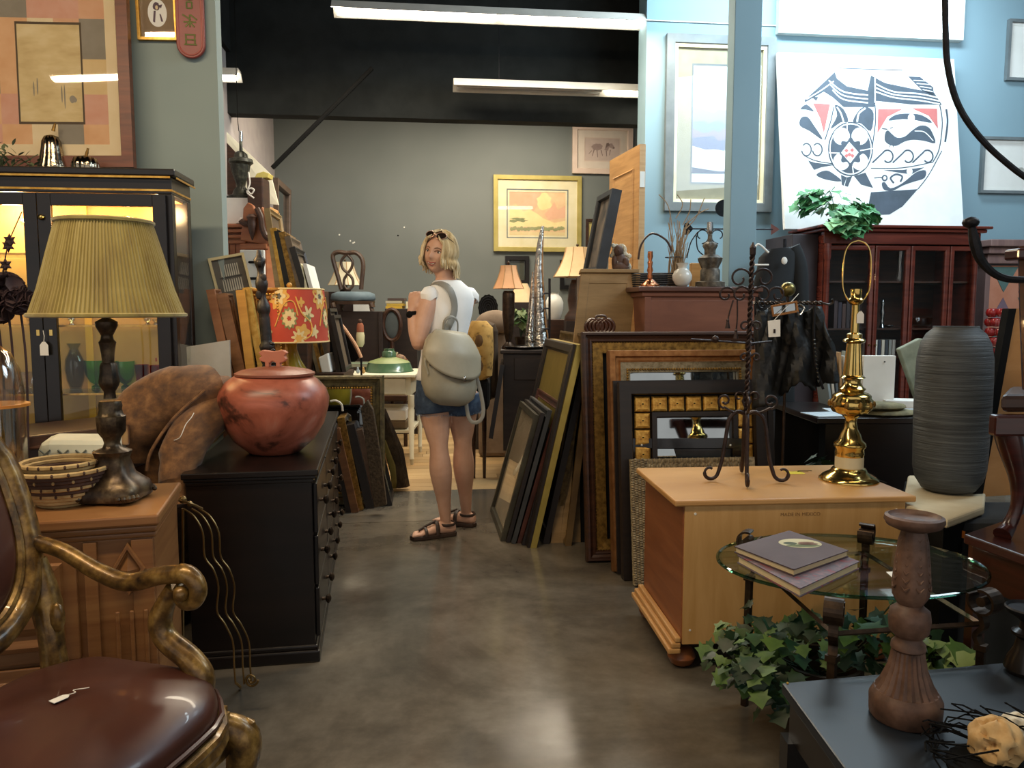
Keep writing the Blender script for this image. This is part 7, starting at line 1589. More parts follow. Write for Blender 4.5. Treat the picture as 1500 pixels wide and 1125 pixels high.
# shelf of items below, right of the floral lamp
GR = 'frames and boxes right of the floral lamp'
lz0 = P(480, 545, 5.25).z
solo('low_cabinet', MB().box((P(456, 545, 5.2).x, 5.18, 0), (P(500, 545, 5.2).x + .02, 5.5, lz0), I4), M_walnut, 'low dark cabinet under the small frames beside the floral lamp', 'cabinet', bevel=.004)
for bn, tn, m, lab, L in (((458, 545), (440, 470), M_bkw, 'black frame edge just right of the mustard lamp neck', .3), ((466, 545), (449, 476), lw('grey gold', '6A6048', '82765A'), 'grey gold frame edge beside the white box', .3), ((471, 545), (458, 490), M_goldd, 'small gold edged frame with pale print', .25), ((496, 545), (480, 452), M_blackw, 'tall black frame right of the white box', .45), ((504, 545), (486, 462), M_bkw, 'second tall black frame near the arched headboard', .45)):
    lean_left('framed_picture', lab, bn, 5.25, tn, L, FLAT(.025, .015), m, GR, zb=lz0 + .001, fill=M_dk, glass=0)
a = P(471, 545, 5.2); b = P(485, 545, 5.2); a.z = b.z = lz0 + .001
solo('white_box', MB().prism([a, b, P(480, 517, 5.2), P(466, 524, 5.2)], (0, .15, 0)), M_white, 'white rounded slab box leaning beside floral lamp', 'box', bevel=.008)
# ornate frame with mirror facing the viewer
A = G(436, 700, 0); A = V3((P(438, 690, 4.9).x, 4.95, 0)); B = A + T * .53; C = P(440, 551, 5.0); C = V3((A.x, 5.03, C.z))
pframe('ornate_mirror', 'dark bronze gilt mirror with beaded moulding standing behind the black dresser', 'frame', A, B, C, STEP(.085, .05), mat('olive gilt', '4A4230', '766A48', .4, .5, (30, 30, 30)), beads=(.082, .008, .017, .03, M_gold), fill=M_mirror, glass=0)
# stack of old frames leaning on the dresser end, in the aisle
GA = 'old frames leaning left beside the black dresser'
M_bark = mat('bark wood', '33281E', '4E3E2E', .8, scale=(20, 20, 6), bmp=1.0, bdist=.02)
for bn, tn, L, prof, m, lab, fl_ in (((512, 750), (488, 640), .55, FLAT(.03, .02), M_bkw, 'flat black frame edge closest to the black dresser', M_black),
        ((520, 751), (492, 628), .55, SCOOP(.05, .025), lw('copper brown', '5E3A20', '7A5230'), 'copper brown scoop frame beside the dresser end', M_black),
        ((527, 748), (499, 612), .5, SCOOP(.05, .025), M_goldd, 'gold edged frame with rope rim in old frame stack', M_black),
        ((541, 745), (512, 622), .6, FLAT(.05, .03), M_bkw, 'black frame with rounded corner in old frame stack', M_black),
        ((552, 742), (524, 630), .6, FLAT(.03, .03), lw('taupe brown edge', '5A4434', '6E5644'), 'taupe wooden canvas edge in the old frame stack', M_black)):
    B0 = G(*bn, 0); Tn = P(tn[0], tn[1], B0.y); pframe('framed_picture', lab, 'frame', B0, B0 + N * L, B0 + (Tn - B0), prof, m, group=GA, back=.022, fill=fl_, glass=0)
B0 = G(570, 741, 0); Tn = P(543, 634, B0.y)
pframe('framed_picture', 'black frame with pale mount, outermost of the old frame stack', 'frame', B0, B0 + N * .35 - V3((0, 0, 0)), B0 + (Tn - B0), FLAT(.03, .02), M_bkw, group=GA, back=.02, rings=[(.04, M_cream)], fill=c_('olive print', '6E6844', '7E7852'))
B0 = G(553, 742, 0) + N * .15; 
A = P(520, 640, 4.95); sc_fr = [P(528, 598, 4.72), P(538, 586, 4.72), P(546, 600, 4.72), P(556, 660, 4.72), P(566, 740, 4.72), P(548, 744, 4.72), P(534, 640, 4.72)]
solo('carved_crest', MB().prism(sc_fr, (0, .04, 0)), mat('carved dark bronze', '3A3026', '5C4E3C', .5, .5, (60, 60, 60), bmp=1), 'dark openwork carved crest panel rising from the old frame stack', 'carving', bevel=.004)
for (u0, v0, u1, v1, Y, w_, lab) in ((588, 702, 556, 600, 5.0, .06, 'long bark edged plank leaning past the old frames'), (578, 696, 562, 645, 5.05, .02, 'yellow olive board between frames and bark plank')):
    a, b = G(u0, 716, 0), P(u1, v1, 5.1); 
    solo('leaning_plank', MB().tube([V3((a.x, a.y, w_ * .3)), a.lerp(b, .5) + V3((.02, 0, 0)), b], [w_, w_ * 1.1, w_ * .7], 7, flat=.35, up=(1, 0, 0)), M_bark if w_ > .05 else mat('olive board', '7A6E34', '8C8044', .7), lab, 'plank', smooth=30)
tc_ = P(497, 592, 4.2); solo('white_cord_loop', MB().tube(catmull([P(u, v, 4.25) for u, v in ((484, 588), (492, 587), (500, 592), (502, 602))], 5), .006, 6), M_white, 'white cord end looping off the back of the black dresser', 'cord', smooth=1)

# ---------------------------------------------------------------- white table with enamel shade and curios
M_wt = mat('old cream table paint', 'CCC6AC', 'DAD4BC', .5)
wz = .74; wx1 = P(605, 540, 6.3).x; wx0 = wx1 - .66
wt_ = thing('white_table', 'white painted small table with drawer and tapered legs behind the woman', 'table', ((wx0 + wx1) / 2, 6.6, 0))
I4 = Matrix.Identity(4)
part('top', MB().box((wx0 - .02, 6.26, wz - .025), (wx1 + .02, 6.95, wz), I4), M_wt, wt_, bevel=.006)
part('apron', MB().box((wx0 + .02, 6.30, wz - .17), (wx1 - .02, 6.9, wz - .0255), I4), M_wt, wt_)
part('drawer', MB().box((wx0 + .10, 6.285, wz - .16), (wx1 - .06, 6.2995, wz - .035), I4), M_wt, wt_, bevel=.003)
for x in (wx0 + .02, wx1 - .02):
    for y in (6.31, 6.89): part('leg', MB().lathe([(.012, 0), (.018, .04), (.02, .05), (.016, .055), (.027, .45), (.022, .46), (.027, .48), (.027, wz - .17)], (x, y, 0), 12), M_wt, wt_, smooth=40)
part('lower_shelf', MB().box((wx0 + .02, 6.32, .26), (wx1 - .02, 6.88, .28), I4), M_wt, wt_)
solo('slatted_tray', MB().box((wx0 + .05, 6.36, .281), (wx1 - .06, 6.8, .36), I4), mat('brown chair seat', '5A4A34', '6E5C44', .6), 'brown seat pad stacked on the white table lower shelf', 'pad', bevel=.02)
solo('white_drawer_box', MB().box((wx0 + .06, 6.34, .361), (wx1 - .07, 6.8, .44), I4), M_white, 'white tray box under the white table top', 'box', bevel=.006)
WZ = wz + .001
tw2 = lambda u, Y: V3((P(u, 530, Y).x, Y, WZ))
M_gen = mat('green enamel', '3E5A40', '4C6A4E', .25, coat=.4)
es = tw2(570, 6.6); k_ = 6.6 / F
eo = thing('enamel_shade', 'green enamel industrial lamp shade lying on the white table', 'lampshade', es)
part('skirt', MB().lathe([(.205, 0), (.205, .006), (.198, .012), (.175, .075)], es, 40, caps=False), M_gen, eo, smooth=50)
part('cone', MB().lathe([(.175, .075), (.16, .088), (.07, .115), (.06, .12)], es, 40, caps=False), mat('faded green enamel', '74804E', '848F5E', .5), eo, smooth=50)
part('neck', MB().lathe([(.06, .12), (.058, .16), (.045, .175), (.045, .19), (.001, .19)], es, 24), M_gen, eo, smooth=40)
pt_ = thing('tin_tray', 'green painted rectangular tin tray on rear left of the white table', 'tray', tw2(535, 6.82))
c = tw2(532, 6.80); part('body', MB().box((c.x - .16, 6.68, WZ + .04), (c.x + .16, 6.92, WZ + .05), I4), mat('pale green tin', '6A8A6A', '7E9C7C', .4), pt_); part('rim', MB().rect_sweep(.36, .27, [(0, 0), (0, .03), (.012, .03), (.02, .0)], basis((c.x - .18, 6.665, WZ + .03), V3((1, 0, 0)), V3((0, 0, -1)), V3((0, 1, 0)))), mat('weathered tin', '6E6E60', '84846F', .5), pt_)
part('box_below', MB().box((c.x - .15, 6.69, WZ), (c.x + .15, 6.91, WZ + .03), I4), M_walnut, pt_)
for i, (u, hx, lab) in enumerate(((502, '8A4A38', 'brick red'), (509, 'A05A44', 'terracotta'), (516, '2A2624', 'black'), (524, '9AA8B0', 'pale blue'), (532, 'B08A50', 'tan'))):
    c = tw2(u, 6.36); solo('tiny_trinket', MB().ball(c + UPV * .018, (.017, .015, .018), 8).ball(c + UPV * .042, (.009, .009, .012), 6), mat('trinket ' + hx, hx, hx, .5), lab + ' tiny figurine near front edge of white table', 'figurine', 'trinkets on the white table', smooth=1)
# arrow wing shaped pottery doll hanging over dark box, animal figures
kd = P(528, 508, 6.62); kdr = thing('cradle_figure', 'small wrapped cream and rust cradle figure before the dark headboard', 'figurine', V3((kd.x, 6.93, WZ)))
ks = 6.93 / F; kx_ = P(528, 500, 6.93).x
part('body', MB().lathe([(.02, 0), (.035, .03), (.038, .10), (.030, .14)], (kx_, 6.93, P(528, 508, 6.93).z), 14), mat('cream wrap', 'B8B08A', 'C8C09A', .8), kdr, smooth=1)
part('rust_band', MB().lathe([(.033, .13), (.030, .19), (.020, .21)], (kx_, 6.93, P(528, 508, 6.93).z), 14), mat('rust band', '7A4028', '8C5034', .8), kdr, smooth=1); part('head', MB().ball((kx_, 6.93, P(528, 508, 6.93).z + .225), (.018, .018, .022), 10), M_b2, kdr, smooth=1)
part('stand', MB().lathe([(.04, 0), (.035, .01), (.008, .02), (.008, P(528, 508, 6.93).z - WZ)], (kx_, 6.93, WZ), 12), M_walnut, kdr)
M_rb = mat('patterned brown beads', '4E2E20', stops=[(.4, '3E241A'), (.5, '8A6A4A'), (.6, '5A3020')], rough=.6, scale=(60, 60, 60)); M_bone = mat('bone', 'B8A888', 'CBBB9B', .6)
lzx = lambda u, v, Y=6.8: P(u, v, Y) - UPV * (P(u, 516, Y).z - WZ)
lz = thing('beaded_lizard', 'brown and bone patterned beaded reptile sculpture behind the enamel shade', 'sculpture', lzx(580, 516))
part('body', MB().tube(catmull([lzx(556, 512), lzx(562, 504), lzx(568, 502), lzx(575, 505), lzx(586, 500), lzx(595, 505)], 5), resamp([.03, .045, .04, .035, .04, .02], 5), 10), M_rb, lz, smooth=1)
part('bone_branch', MB().tube(catmull([lzx(566, 494), lzx(576, 496), lzx(582, 502), lzx(592, 504), lzx(600, 512)], 5), resamp([.006, .016, .016, .014, .01], 5), 8).tube([lzx(578, 498), lzx(582, 491)], .009, 6), M_bone, lz, smooth=1)
part('leg', MB().tube([lzx(560, 505), lzx(555, 515.5)], .018, 8), M_rb, lz, smooth=1); part('leg', MB().tube([lzx(594, 502), lzx(598, 515.5)], .018, 8), M_rb, lz, smooth=1)
# arched bed headboard hoop and dark panels behind
hb = thing('arched_hoop', 'curved pale wooden hoop arching down toward the white table', 'hoop', P(528, 516, 6.2))
part('hoop', MB().tube(catmull([P(u, v, 6.1) for u, v in ((474, 458), (488, 466), (500, 476), (512, 492), (522, 508), (529, 524))], 6), .014, 8), mat('pale bentwood', 'B88A66', 'C89A76', .5), hb, smooth=1)
part('inner_panel', MB().face([P(u, v, 6.12) for u, v in ((474, 462), (488, 469), (500, 480), (510, 494), (520, 512), (526, 524), (520, 530), (474, 530))]), M_black, hb)
part('post', MB().tube([P(529, 524, 6.1), V3((P(529, 524, 6.1).x, 6.1, 0))], .008, 6), M_irond, hb)
M_dkb = wood('very dark brown', '1E1614', '2C211D', .45, (3, 3, 20))
bx0, bx1 = P(482, 456, 7.6).x, P(560, 456, 7.6).x; bzt = P(520, 456, 7.6).z
solo('dark_crib_end', MB().box((bx0, 7.5, 0), (bx1, 7.9, bzt), I4).box((bx1 - .02, 7.47, 0), (bx1 + .02, 7.499, bzt), I4), M_dkb, 'tall dark brown cabinet side under the blue seated chair', 'cabinet', bevel=.006)
# oval back chair seen behind, dark
oz = P(590, 454, 7.9).z
solo('far_dresser', MB().box((P(566, 456, 8.0).x, 7.9, 0), (P(612, 456, 8.0).x, 8.4, P(590, 452, 8.0).z), I4), M_dkb, 'dark dresser with book pile behind the woman', 'dresser', bevel=.006)
fdz = P(590, 452, 8.0).z + .001
ob = thing('oval_back_chair', 'dark wooden chair with oval upholstered back below the book pile', 'chair', (P(574, 480, 7.6).x, 7.7, 0)); oc2 = P(574, 476, 7.62)
part('oval_frame', MB().tube([oc2 + V3((.085 * cos(t * .2618), 0, .15 * sin(t * .2618))) for t in range(24)], .02, 8, closed=1), M_walnut, ob, smooth=1)
part('oval_pad', MB().ball(oc2 + V3((0, .01, 0)), (.075, .02, .135), 16), mat('slate cloth', '3E4444', '4C5252', .8), ob, smooth=1)
part('back_leg', MB().tube([oc2 - UPV * .16, V3((oc2.x, oc2.y, 0))], .02, 8), M_walnut, ob); part('seat', MB().box((oc2.x - .2, 7.15, .42), (oc2.x + .2, 7.64, .48), I4), M_walnut, ob, bevel=.01)
for x in (-.18, .18): part('leg', MB().tube([oc2 * 0 + V3((oc2.x + x, 7.18, .42)), V3((oc2.x + x, 7.18, 0))], .018, 8), M_walnut, ob)
for i, (hx, lab, dx) in enumerate((('C8A030', 'yellow', 0), ('B89838', 'mustard', .01), ('B0A890', 'cream', .0), ('4A3A34', 'dark', .02))):
    solo('far_book', MB().box((P(566, 450, 8.0).x + dx, 7.95, fdz + .026 * i), (P(590, 450, 8.0).x + dx, 8.15, fdz + .026 * i + .024), I4), mat('far book ' + hx, hx, hx, .6), lab + ' book in the pile on the far dark dresser', 'book', 'pile on the far dresser')
solo('far_book', MB().box((P(596, 450, 8.0).x, 7.95, fdz), (P(606, 450, 8.0).x, 8.15, fdz + .07), I4), M_cream, 'thick cream book beside the pile on the far dresser', 'book', 'pile on the far dresser')

# balloon back chair on the dark cabinet, with beige lamp behind
CZ2 = bzt + .001; Yk = 7.62
kc = thing('balloon_back_chair', 'dark carved chair with interlaced loop back and blue seat, up on dark cabinet', 'chair', (P(525, 456, Yk).x, Yk, CZ2))
M_chr = wood('dull brown carved', '3A2A22', '54402F', .4, (8, 8, 8))
K = lambda u, v, Y=Yk + .1: P(u, v, Y)
part('back_frame', MB().tube(catmull([K(*p) for p in ((500, 424), (495, 405), (488, 380), (489, 372), (497, 369), (508, 371), (520, 370), (529, 377), (532, 390), (530, 410), (529, 424))], 5), .022, 8), M_chr, kc, smooth=1)
part('loop_splat', MB().tube(catmull([K(*p) for p in ((508, 372), (500, 382), (502, 393), (509, 400), (516, 408), (517, 418), (511, 424), (505, 420), (504, 410), (509, 401), (515, 392), (516, 382), (508, 372))], 5), .014, 8), M_chr, kc, smooth=1)
part('crest_knot', MB().ball(K(506, 370), (.03, .02, .02), 8), M_chr, kc, smooth=1)
mb = MB().loft([((K(522, 441) + V3((0, -.15, 0))), V3((.20, 0, 0)), V3((0, .17, 0))), ((K(522, 438) + V3((0, -.15, 0))), V3((.215, 0, 0)), V3((0, .18, 0))), ((K(522, 431) + V3((0, -.15, 0))), V3((.205, 0, 0)), V3((0, .17, 0))), ((K(522, 428) + V3((0, -.15, 0))), V3((.15, 0, 0)), V3((0, .12, 0)))], 24)
part('seat', mb, mat('dusty blue pad', '4A5A62', '5C6C74', .8), kc, smooth=60)
part('seat_rail', MB().loft([((K(522, 446) + V3((0, -.15, 0))), V3((.20, 0, 0)), V3((0, .17, 0))), ((K(522, 441.5) + V3((0, -.15, 0))), V3((.21, 0, 0)), V3((0, .175, 0)))], 24), M_chr, kc, smooth=60)
for dx, dy in ((-.17, -.28), (.19, -.28), (-.15, .0), (.15, .0)):
    q = K(522, 444) + V3((dx, dy, 0)); part('leg', MB().tube(catmull([q, q + V3((.012, 0, -.04)), V3((q.x - .0, q.y, CZ2 + .04)), V3((q.x + .01, q.y, CZ2 + .002))], 4), resamp([.024, .022, .014, .018], 4), 8), M_chr, kc, smooth=1)
def bell_lamp(name, label, u, Y, z0, vt, vb, wt_, wb_, base_rows, bm_, sm_, basev, cream=None, emit=False):
    c = P(u, basev, Y); r = thing(name, label, 'lamp', (c.x, Y, z0)); k = Y / F; off = P(u, basev, Y).z - z0; n = 8; rows = []
    for i in range(9):
        t = i / 8; w = wt_ + (wb_ - wt_) * (t ** 1.8 * .75 + t * .25); rows.append((w * k, P(u, vt + (vb - vt) * t, Y).z - off))
    mb = MB().lathe(rows[::-1] + [(a - .004, b) for a, b in rows], (c.x, Y, 0), 8 * 1, caps=False, M=rotz(.39).to_3x3())
    s_ = part('lamp_shade', mb, sm_, r)
    for i in range(8):
        a = .39 + i * .7854; part('shade_seam', MB().tube([(c.x + x * cos(a), Y + x * sin(a), z) for x, z in rows], .0035, 5), cream or M_tan, s_)
    part('base', turned(u, Y, z0, base_rows, 16, base=basev)[0], bm_, r, smooth=50)
    part('finial', MB().ball((c.x, Y, rows[0][1] + .02), .012, 8), M_bronze, r, smooth=1); part('harp', MB().tube([(c.x, Y, rows[-1][1]), (c.x, Y, rows[0][1] + .015)], .005, 6), M_bronze, r)
    return r
M_sh1 = mat('peach silk shade', 'C99468', 'D6A276', .8); M_sh2 = mat('ivory silk shade', 'D2B488', 'DEC298', .8); M_sh3 = mat('pale grey shade', 'BDB49A', 'CAC2A8', .8)
solo('far_side_table', MB().box((P(480, 430, 8.2).x, 8.05, 0), (P(532, 430, 8.2).x, 8.5, P(506, 428, 8.2).z), I4), M_dkb, 'dark stand under the grey bell shade behind the loop back chair', 'table')
bell_lamp('bell_shade_lamp', 'pale grey panelled bell shade lamp behind the loop backed chair', 506, 8.25, P(506, 428, 8.2).z + .001, 384, 418, 12, 25, [(8, 428), (8, 425), (3, 422), (3, 416)], M_bronze, M_sh3, 428)
solo('white_stack', MB().box((P(517, 456, 7.9).x, 7.92, 0), (P(541, 456, 7.9).x, 8.0, P(530, 443, 7.9).z), I4), M_white, 'stack of white boards seen between the chair legs', 'boards')

# ---------------------------------------------------------------- right of the woman: pillow chair, dark cupboard, silver horns, lamps
py = 5.3
pc_ = thing('wing_chair', 'high dark upholstered seat behind the woman holding a yellow embroidered pillow', 'armchair', (P(712, 600, py).x, py + .3, 0))
x0, x1 = P(688, 560, py).x, P(716, 560, py).x
part('seat', MB().box((x0 - .1, py + .05, .56), (x1, py + .7, P(700, 556, py).z), I4), M_black, pc_, bevel=.04); part('back', MB().box((x0 - .1, py + .6, .56), (x1 + .05, py + .8, P(712, 470, py + .6).z), I4), mat('taupe velvet', '4A3E34', '5C4E42', .9), pc_, bevel=.08)
for x in (x0, x1 - .05): part('leg', MB().lathe([(.012, 0), (.02, .56)], (x, py + .5, 0), 8), M_walnut, pc_)
zs0 = P(700, 556, py).z; M_yp = mat('yellow tapestry', 'A8823E', stops=[(.35, '6E5428'), (.45, 'B08A46'), (.7, 'C29C58')], rough=.85, scale=(16, 16, 16))
pw = solo('embroidered_pillow', MB().loft([(P(700, 556, py + .1) * 1, V3((.05, 0, 0)), V3((0, .06, 0))), (P(703, 550, py + .1), V3((.085, 0, 0)), V3((0, .08, 0))), (P(704, 515, py + .1), V3((.09, 0, 0)), V3((0, .09, 0))), (P(704, 480, py + .1), V3((.085, 0, 0)), V3((0, .08, 0))), (P(702, 470, py + .1), V3((.05, 0, 0)), V3((0, .05, 0)))], 28), M_yp, 'tall yellow embroidered tapestry pillow behind the woman', 'pillow', smooth=1)
mb = MB()
for i in range(16): mb.ball(P(713, 476 + i * 5, py + .06), .008, 6)
part('tufts', mb, M_cop, pw, smooth=1, kind='stuff')
for v in (500, 535): part('motif', MB().ball(P(702, v, py + .02), (.03, .012, .05), 8), mat('motif brown', '5E4426', '6E5232', .9), pw, smooth=1)
# brown hump sofa and oval scalloped fan
solo('rolled_sofa_back', MB().tube(catmull([P(u, v, 6.6) for u, v in ((700, 482), (712, 474), (730, 472), (745, 478))], 5), resamp([.05, .09, .10, .07], 5), 12), mat('taupe fabric', '6A5846', '7C6956', .85), 'taupe rolled sofa back below the scalloped fan', 'sofa', smooth=1)
solo('sofa_body', MB().box((P(700, 490, 6.6).x, 6.62, 0), (P(745, 490, 6.6).x, 7.2, P(720, 482, 6.6).z), I4), mat('taupe fabric', '6A5846', '7C6956', .85), 'taupe sofa body behind the dark cupboard', 'sofa', bevel=.04)
fz = P(715, 451, 7.0); fa = thing('scalloped_fan', 'black oval scalloped woven fan standing behind the sofa', 'fan', fz - UPV * .12)
mb = MB(); n = 30
vs = [fz + V3((.085 * (1 + (.06 if i % 2 else 0)) * cos(6.2832 * i / n), 0, .115 * (1 + (.06 if i % 2 else 0)) * sin(6.2832 * i / n))) for i in range(n)]
part('disc', MB().prism(vs, (0, .012, 0)), M_black, fa)
for k_ in (.85, .65, .45, .25): part('ring', MB().tube([fz + V3((.085 * k_ * cos(t * .3142), -.002, .115 * k_ * sin(t * .3142))) for t in range(20)], .003, 5, closed=1), M_irond, fa)
solo('fan_stand', MB().box((fz.x - .15, 6.98 + .03, 0), (fz.x + .1, 7.4, fz.z - .122), I4), M_dkb, 'dark chest behind sofa on which the scalloped fan stands', 'chest')
# dark cupboard, on legs
DZ = P(760, 512, 5.75).z; dx0, dx1 = P(737, 520, 5.75).x, P(812, 520, 5.75).x
dc_ = thing('dark_cupboard', 'dark wooden cupboard carrying lamp and silver horns right of the woman', 'cupboard', ((dx0 + dx1) / 2, 6.1, 0))
part('carcass', MB().box((dx0, 5.72, .22), (dx1, 6.35, DZ - .03), I4), M_dkb, dc_, bevel=.004); part('top', MB().box((dx0 - .02, 5.69, DZ - .029), (dx1 + .02, 6.37, DZ), I4), M_dkb, dc_, bevel=.006)
part('drawer', MB().box((dx0 + .08, 5.705, DZ - .22), (dx1 - .06, 5.7195, DZ - .06), I4), M_dkb, dc_, bevel=.004)
for x in (dx0 + .02, dx1 - .06):
    for y in (5.75, 6.28): part('leg', MB().box((x, y, 0), (x + .04, y + .04, .22), I4), M_dkb, dc_)
DT = DZ + .001
A, B = P(746, 643, 5.68), P(722, 632, 6.25); A = V3((dx0 - .045, 5.70, P(740, 644, 5.7).z)); B0_ = V3((dx0 - .045, 6.30, A.z)); C0_ = V3((dx0 + .02, 6.30, P(747, 528, 6.3).z))
def art_town(add, w, h):
    add(c_('dim sea', '4A3E30', '5C4E3C'), [(0, 0), (1, 0), (1, 1), (0, 1)]); add(c_('tan sky', '8A7658', '9C8868'), [(0, .5), (1, .45), (1, 1), (0, 1)], 1)
    rr = random.Random(3); 
    for i in range(14): add(c_('dark waves', '2E261E', '3A3026'), blob(rr.random(), .2 + .35 * rr.random(), .08, .03, 10, .3, rr), 2)
A2 = V3((dx0 - .085, 6.28, P(740, 640, 5.7).z)); B2 = V3((dx0 - .085, 5.62, A2.z)); C2 = V3((dx0 + .0, 6.28, P(747, 530, 6.0).z))
pframe('framed_painting', 'dim seascape painting in broad black frame leaning on the dark cupboard side', 'picture', A2, B2, C2, FLAT(.05, .02), M_blackw, art=art_town, fill=M_dk, glass=True)
M_slv = mat('crumpled silver', 'A8A6A0', 'C8C6C0', .12, 1.0, (10, 10, 25), bmp=.8, bdist=.02)
def horn(u0, v0, pts, rs, name, lab):
    o = P(u0, v0, 5.95).z - DT; q = [P(u, v, 5.95) - UPV * o for u, v in pts]
    solo(name, MB().tube(catmull(q, 6), resamp([r * 5.95 / F for r in rs], 6), 14), M_slv, lab, 'sculpture', smooth=60)
horn(793, 502, ((793, 501), (791, 470), (790, 430), (789, 390), (791, 355), (795, 323)), (14, 11.5, 9, 7, 5, 2.2), 'silver_horn', 'tall tapering crumpled silver horn sculpture')
horn(778, 500, ((777, 502), (777, 480), (779, 450), (780, 420), (781, 388)), (9, 8, 6, 4, 1.8), 'silver_horn', 'shorter silver horn sculpture left of the tall one')
bell_lamp('peach_bell_lamp', 'peach bell shade lamp with crystal column on the dark cupboard', 745, 5.85, DT, 383, 417, 12, 24, [(10, 505), (10, 502), (4, 495), (7, 480), (9, 455), (9, 432), (9, 424), (7, 420)], M_bronze, M_sh1, 505)
c = P(765, 460, 6.2)
vine_plant('leafy_plant', 'small pale green leafy plant in dark pot between lamp and silver horns', V3((P(763, 500, 6.15).x, 6.15, DT)), [((P(764, 470, 6.15).x, 6.15, P(764, 466, 6.15).z), .07, .05, .10)], 60, .06, [mat('pale leaf', '6A7A4A', '84945E', .6), M_lf[1]], 6, None, M_bronze, .05, .08)
solo('round_tray', MB().lathe([(.15, 0), (.17, .02), (.165, .022), (.14, .006), (.01, .006)], (P(770, 512, 5.85).x, 5.86, DT), 28), M_blackw, 'round black glossy tray under the silver horns', 'tray', smooth=40)
# far small side chest, white jar, wide lamp
TZ2 = P(820, 468, 7.0).z
solo('small_brown_chest', MB().box((P(803, 470, 7).x, 6.9, 0), (P(842, 470, 7).x, 7.3, TZ2), I4), M_walnut, 'small brown chest under the tall white jar', 'chest', bevel=.005)
turned_on('white_jar', 'tall cream ceramic jar on the small brown chest', 'jar', 812, 7.08, TZ2 + .001, [('body', [(8, 466), (9, 464), (13, 450), (13, 441), (10, 434), (6, 430), (6, 428), (7, 427)], M_white)], 466)
bs = thing('black_stand', 'thin black iron easel stand right of the silver horns', 'stand', V3((P(805, 500, 5.9).x, 5.9, DT)))
part('post', MB().tube([P(805, 408, 5.9), V3((P(805, 500, 5.9).x, 5.9, DT))], .009, 6), M_irond, bs)
for v in (430, 452, 482): part('arm', MB().tube(catmull([P(805, v, 5.9), P(797, v, 5.88), P(794, v + 5, 5.86)], 4), .006, 6), M_irond, bs)
lmz = P(842, 505, 6.6).z
solo('lamp_stand', MB().box((P(828, 500, 6.6).x, 6.5, 0), (P(866, 500, 6.6).x, 6.8, P(845, 470, 6.6).z), I4), M_dkb, 'dark chest under the wide ivory lamp behind the tan panel', 'chest')
bell_lamp('ivory_bell_lamp', 'wide ivory square bell shade lamp partly behind the tilted painting', 845, 6.62, P(845, 470, 6.6).z + .001, 363, 406, 18, 37, [(18, 470), (18, 464), (12, 455), (14, 440), (12, 420), (8, 410)], M_walnut, M_sh2, 470)
solo('fallen_shade', MB().lathe([(.14, 0), (.05, .18), (.046, .18), (.13, .0)], (P(765, 470, 7.6).x, 7.6, P(765, 443, 7.6).z), 16), M_sh2, 'small ivory cone shade behind the peach bell lamp', 'lampshade', smooth=50)
solo('shade_chest', MB().box((P(745, 450, 7.6).x, 7.4, 0), (P(795, 450, 7.6).x, 7.8, P(765, 443, 7.6).z - .001), I4), M_dkb, 'dark chest carrying the small ivory cone shade', 'chest')
# pictures on the back wall
dB = 8.985
def wallpic(name, label, bl, br, tl, prof, m, **kw):
    A, B, C = D(*bl, dB), D(*br, dB), D(*tl, dB); B.z = A.z; return pframe(name, label, 'picture', A, B, V3((A.x, A.y, C.z)), prof, m, **kw)
def art_cloud(add, w, h):
    add(c_('pale peach sky', 'D8B48A', 'E0C298'), [(0, 0), (1, 0), (1, 1), (0, 1)]); rr = random.Random(14)
    add(c_('salmon cloud', 'D9A888', 'DFB294'), [(0, .62), (.1, .74), (.22, .60), (.34, .66), (.42, .56), (.5, .68), (.6, 1), (0, 1)], 1); add(c_('salmon cloud', 'D0906E', 'D89C7C'), [(.62, .5), (.72, .62), (.8, .78), (.86, .6), (1, .7), (1, .42), (.7, .36)], 1)
    add(c_('butter cloud', 'E2CE92', 'EAD8A0'), blob(.62, .78, .13, .2, 16, .2, rr), 2); add(c_('butter cloud', 'E2CE92', 'EAD8A0'), [(0, .2), (0, .58), (.12, .7), (.25, .55), (.36, .6), (.5, .5), (.6, .4), (.8, .3), (1, .35), (1, .2)], 2)
    for x, y, rx in ((.15, .38, .12), (.22, .34, .1), (.08, .33, .08)): add(c_('sage tree', '7E8456', '8E9466'), blob(x, y, rx, .03, 16, .4, rr), 3)
    for i in range(16): add(c_('sage bush', '8E9060', '9EA072'), blob(.04 + .06 * i, .14 + .04 * rr.random(), .04, .045, 10, .3, rr), 4)
    add(c_('sand bottom', 'D4BE8C', 'DECA9A'), [(0, 0), (1, 0), (1, .08), (0, .08)], 5)
wallpic('framed_print', 'gold framed peach cloud landscape print on the slate back wall', (723, 368), (851, 368), (723, 256), FLAT(.05, .02), mat('pale gilt', 'B0A05A', 'C2B26C', .4, .4), rings=[(.10, M_cream), (.012, M_gryf), (.02, M_cream)], art=art_cloud, fill=M_cream)
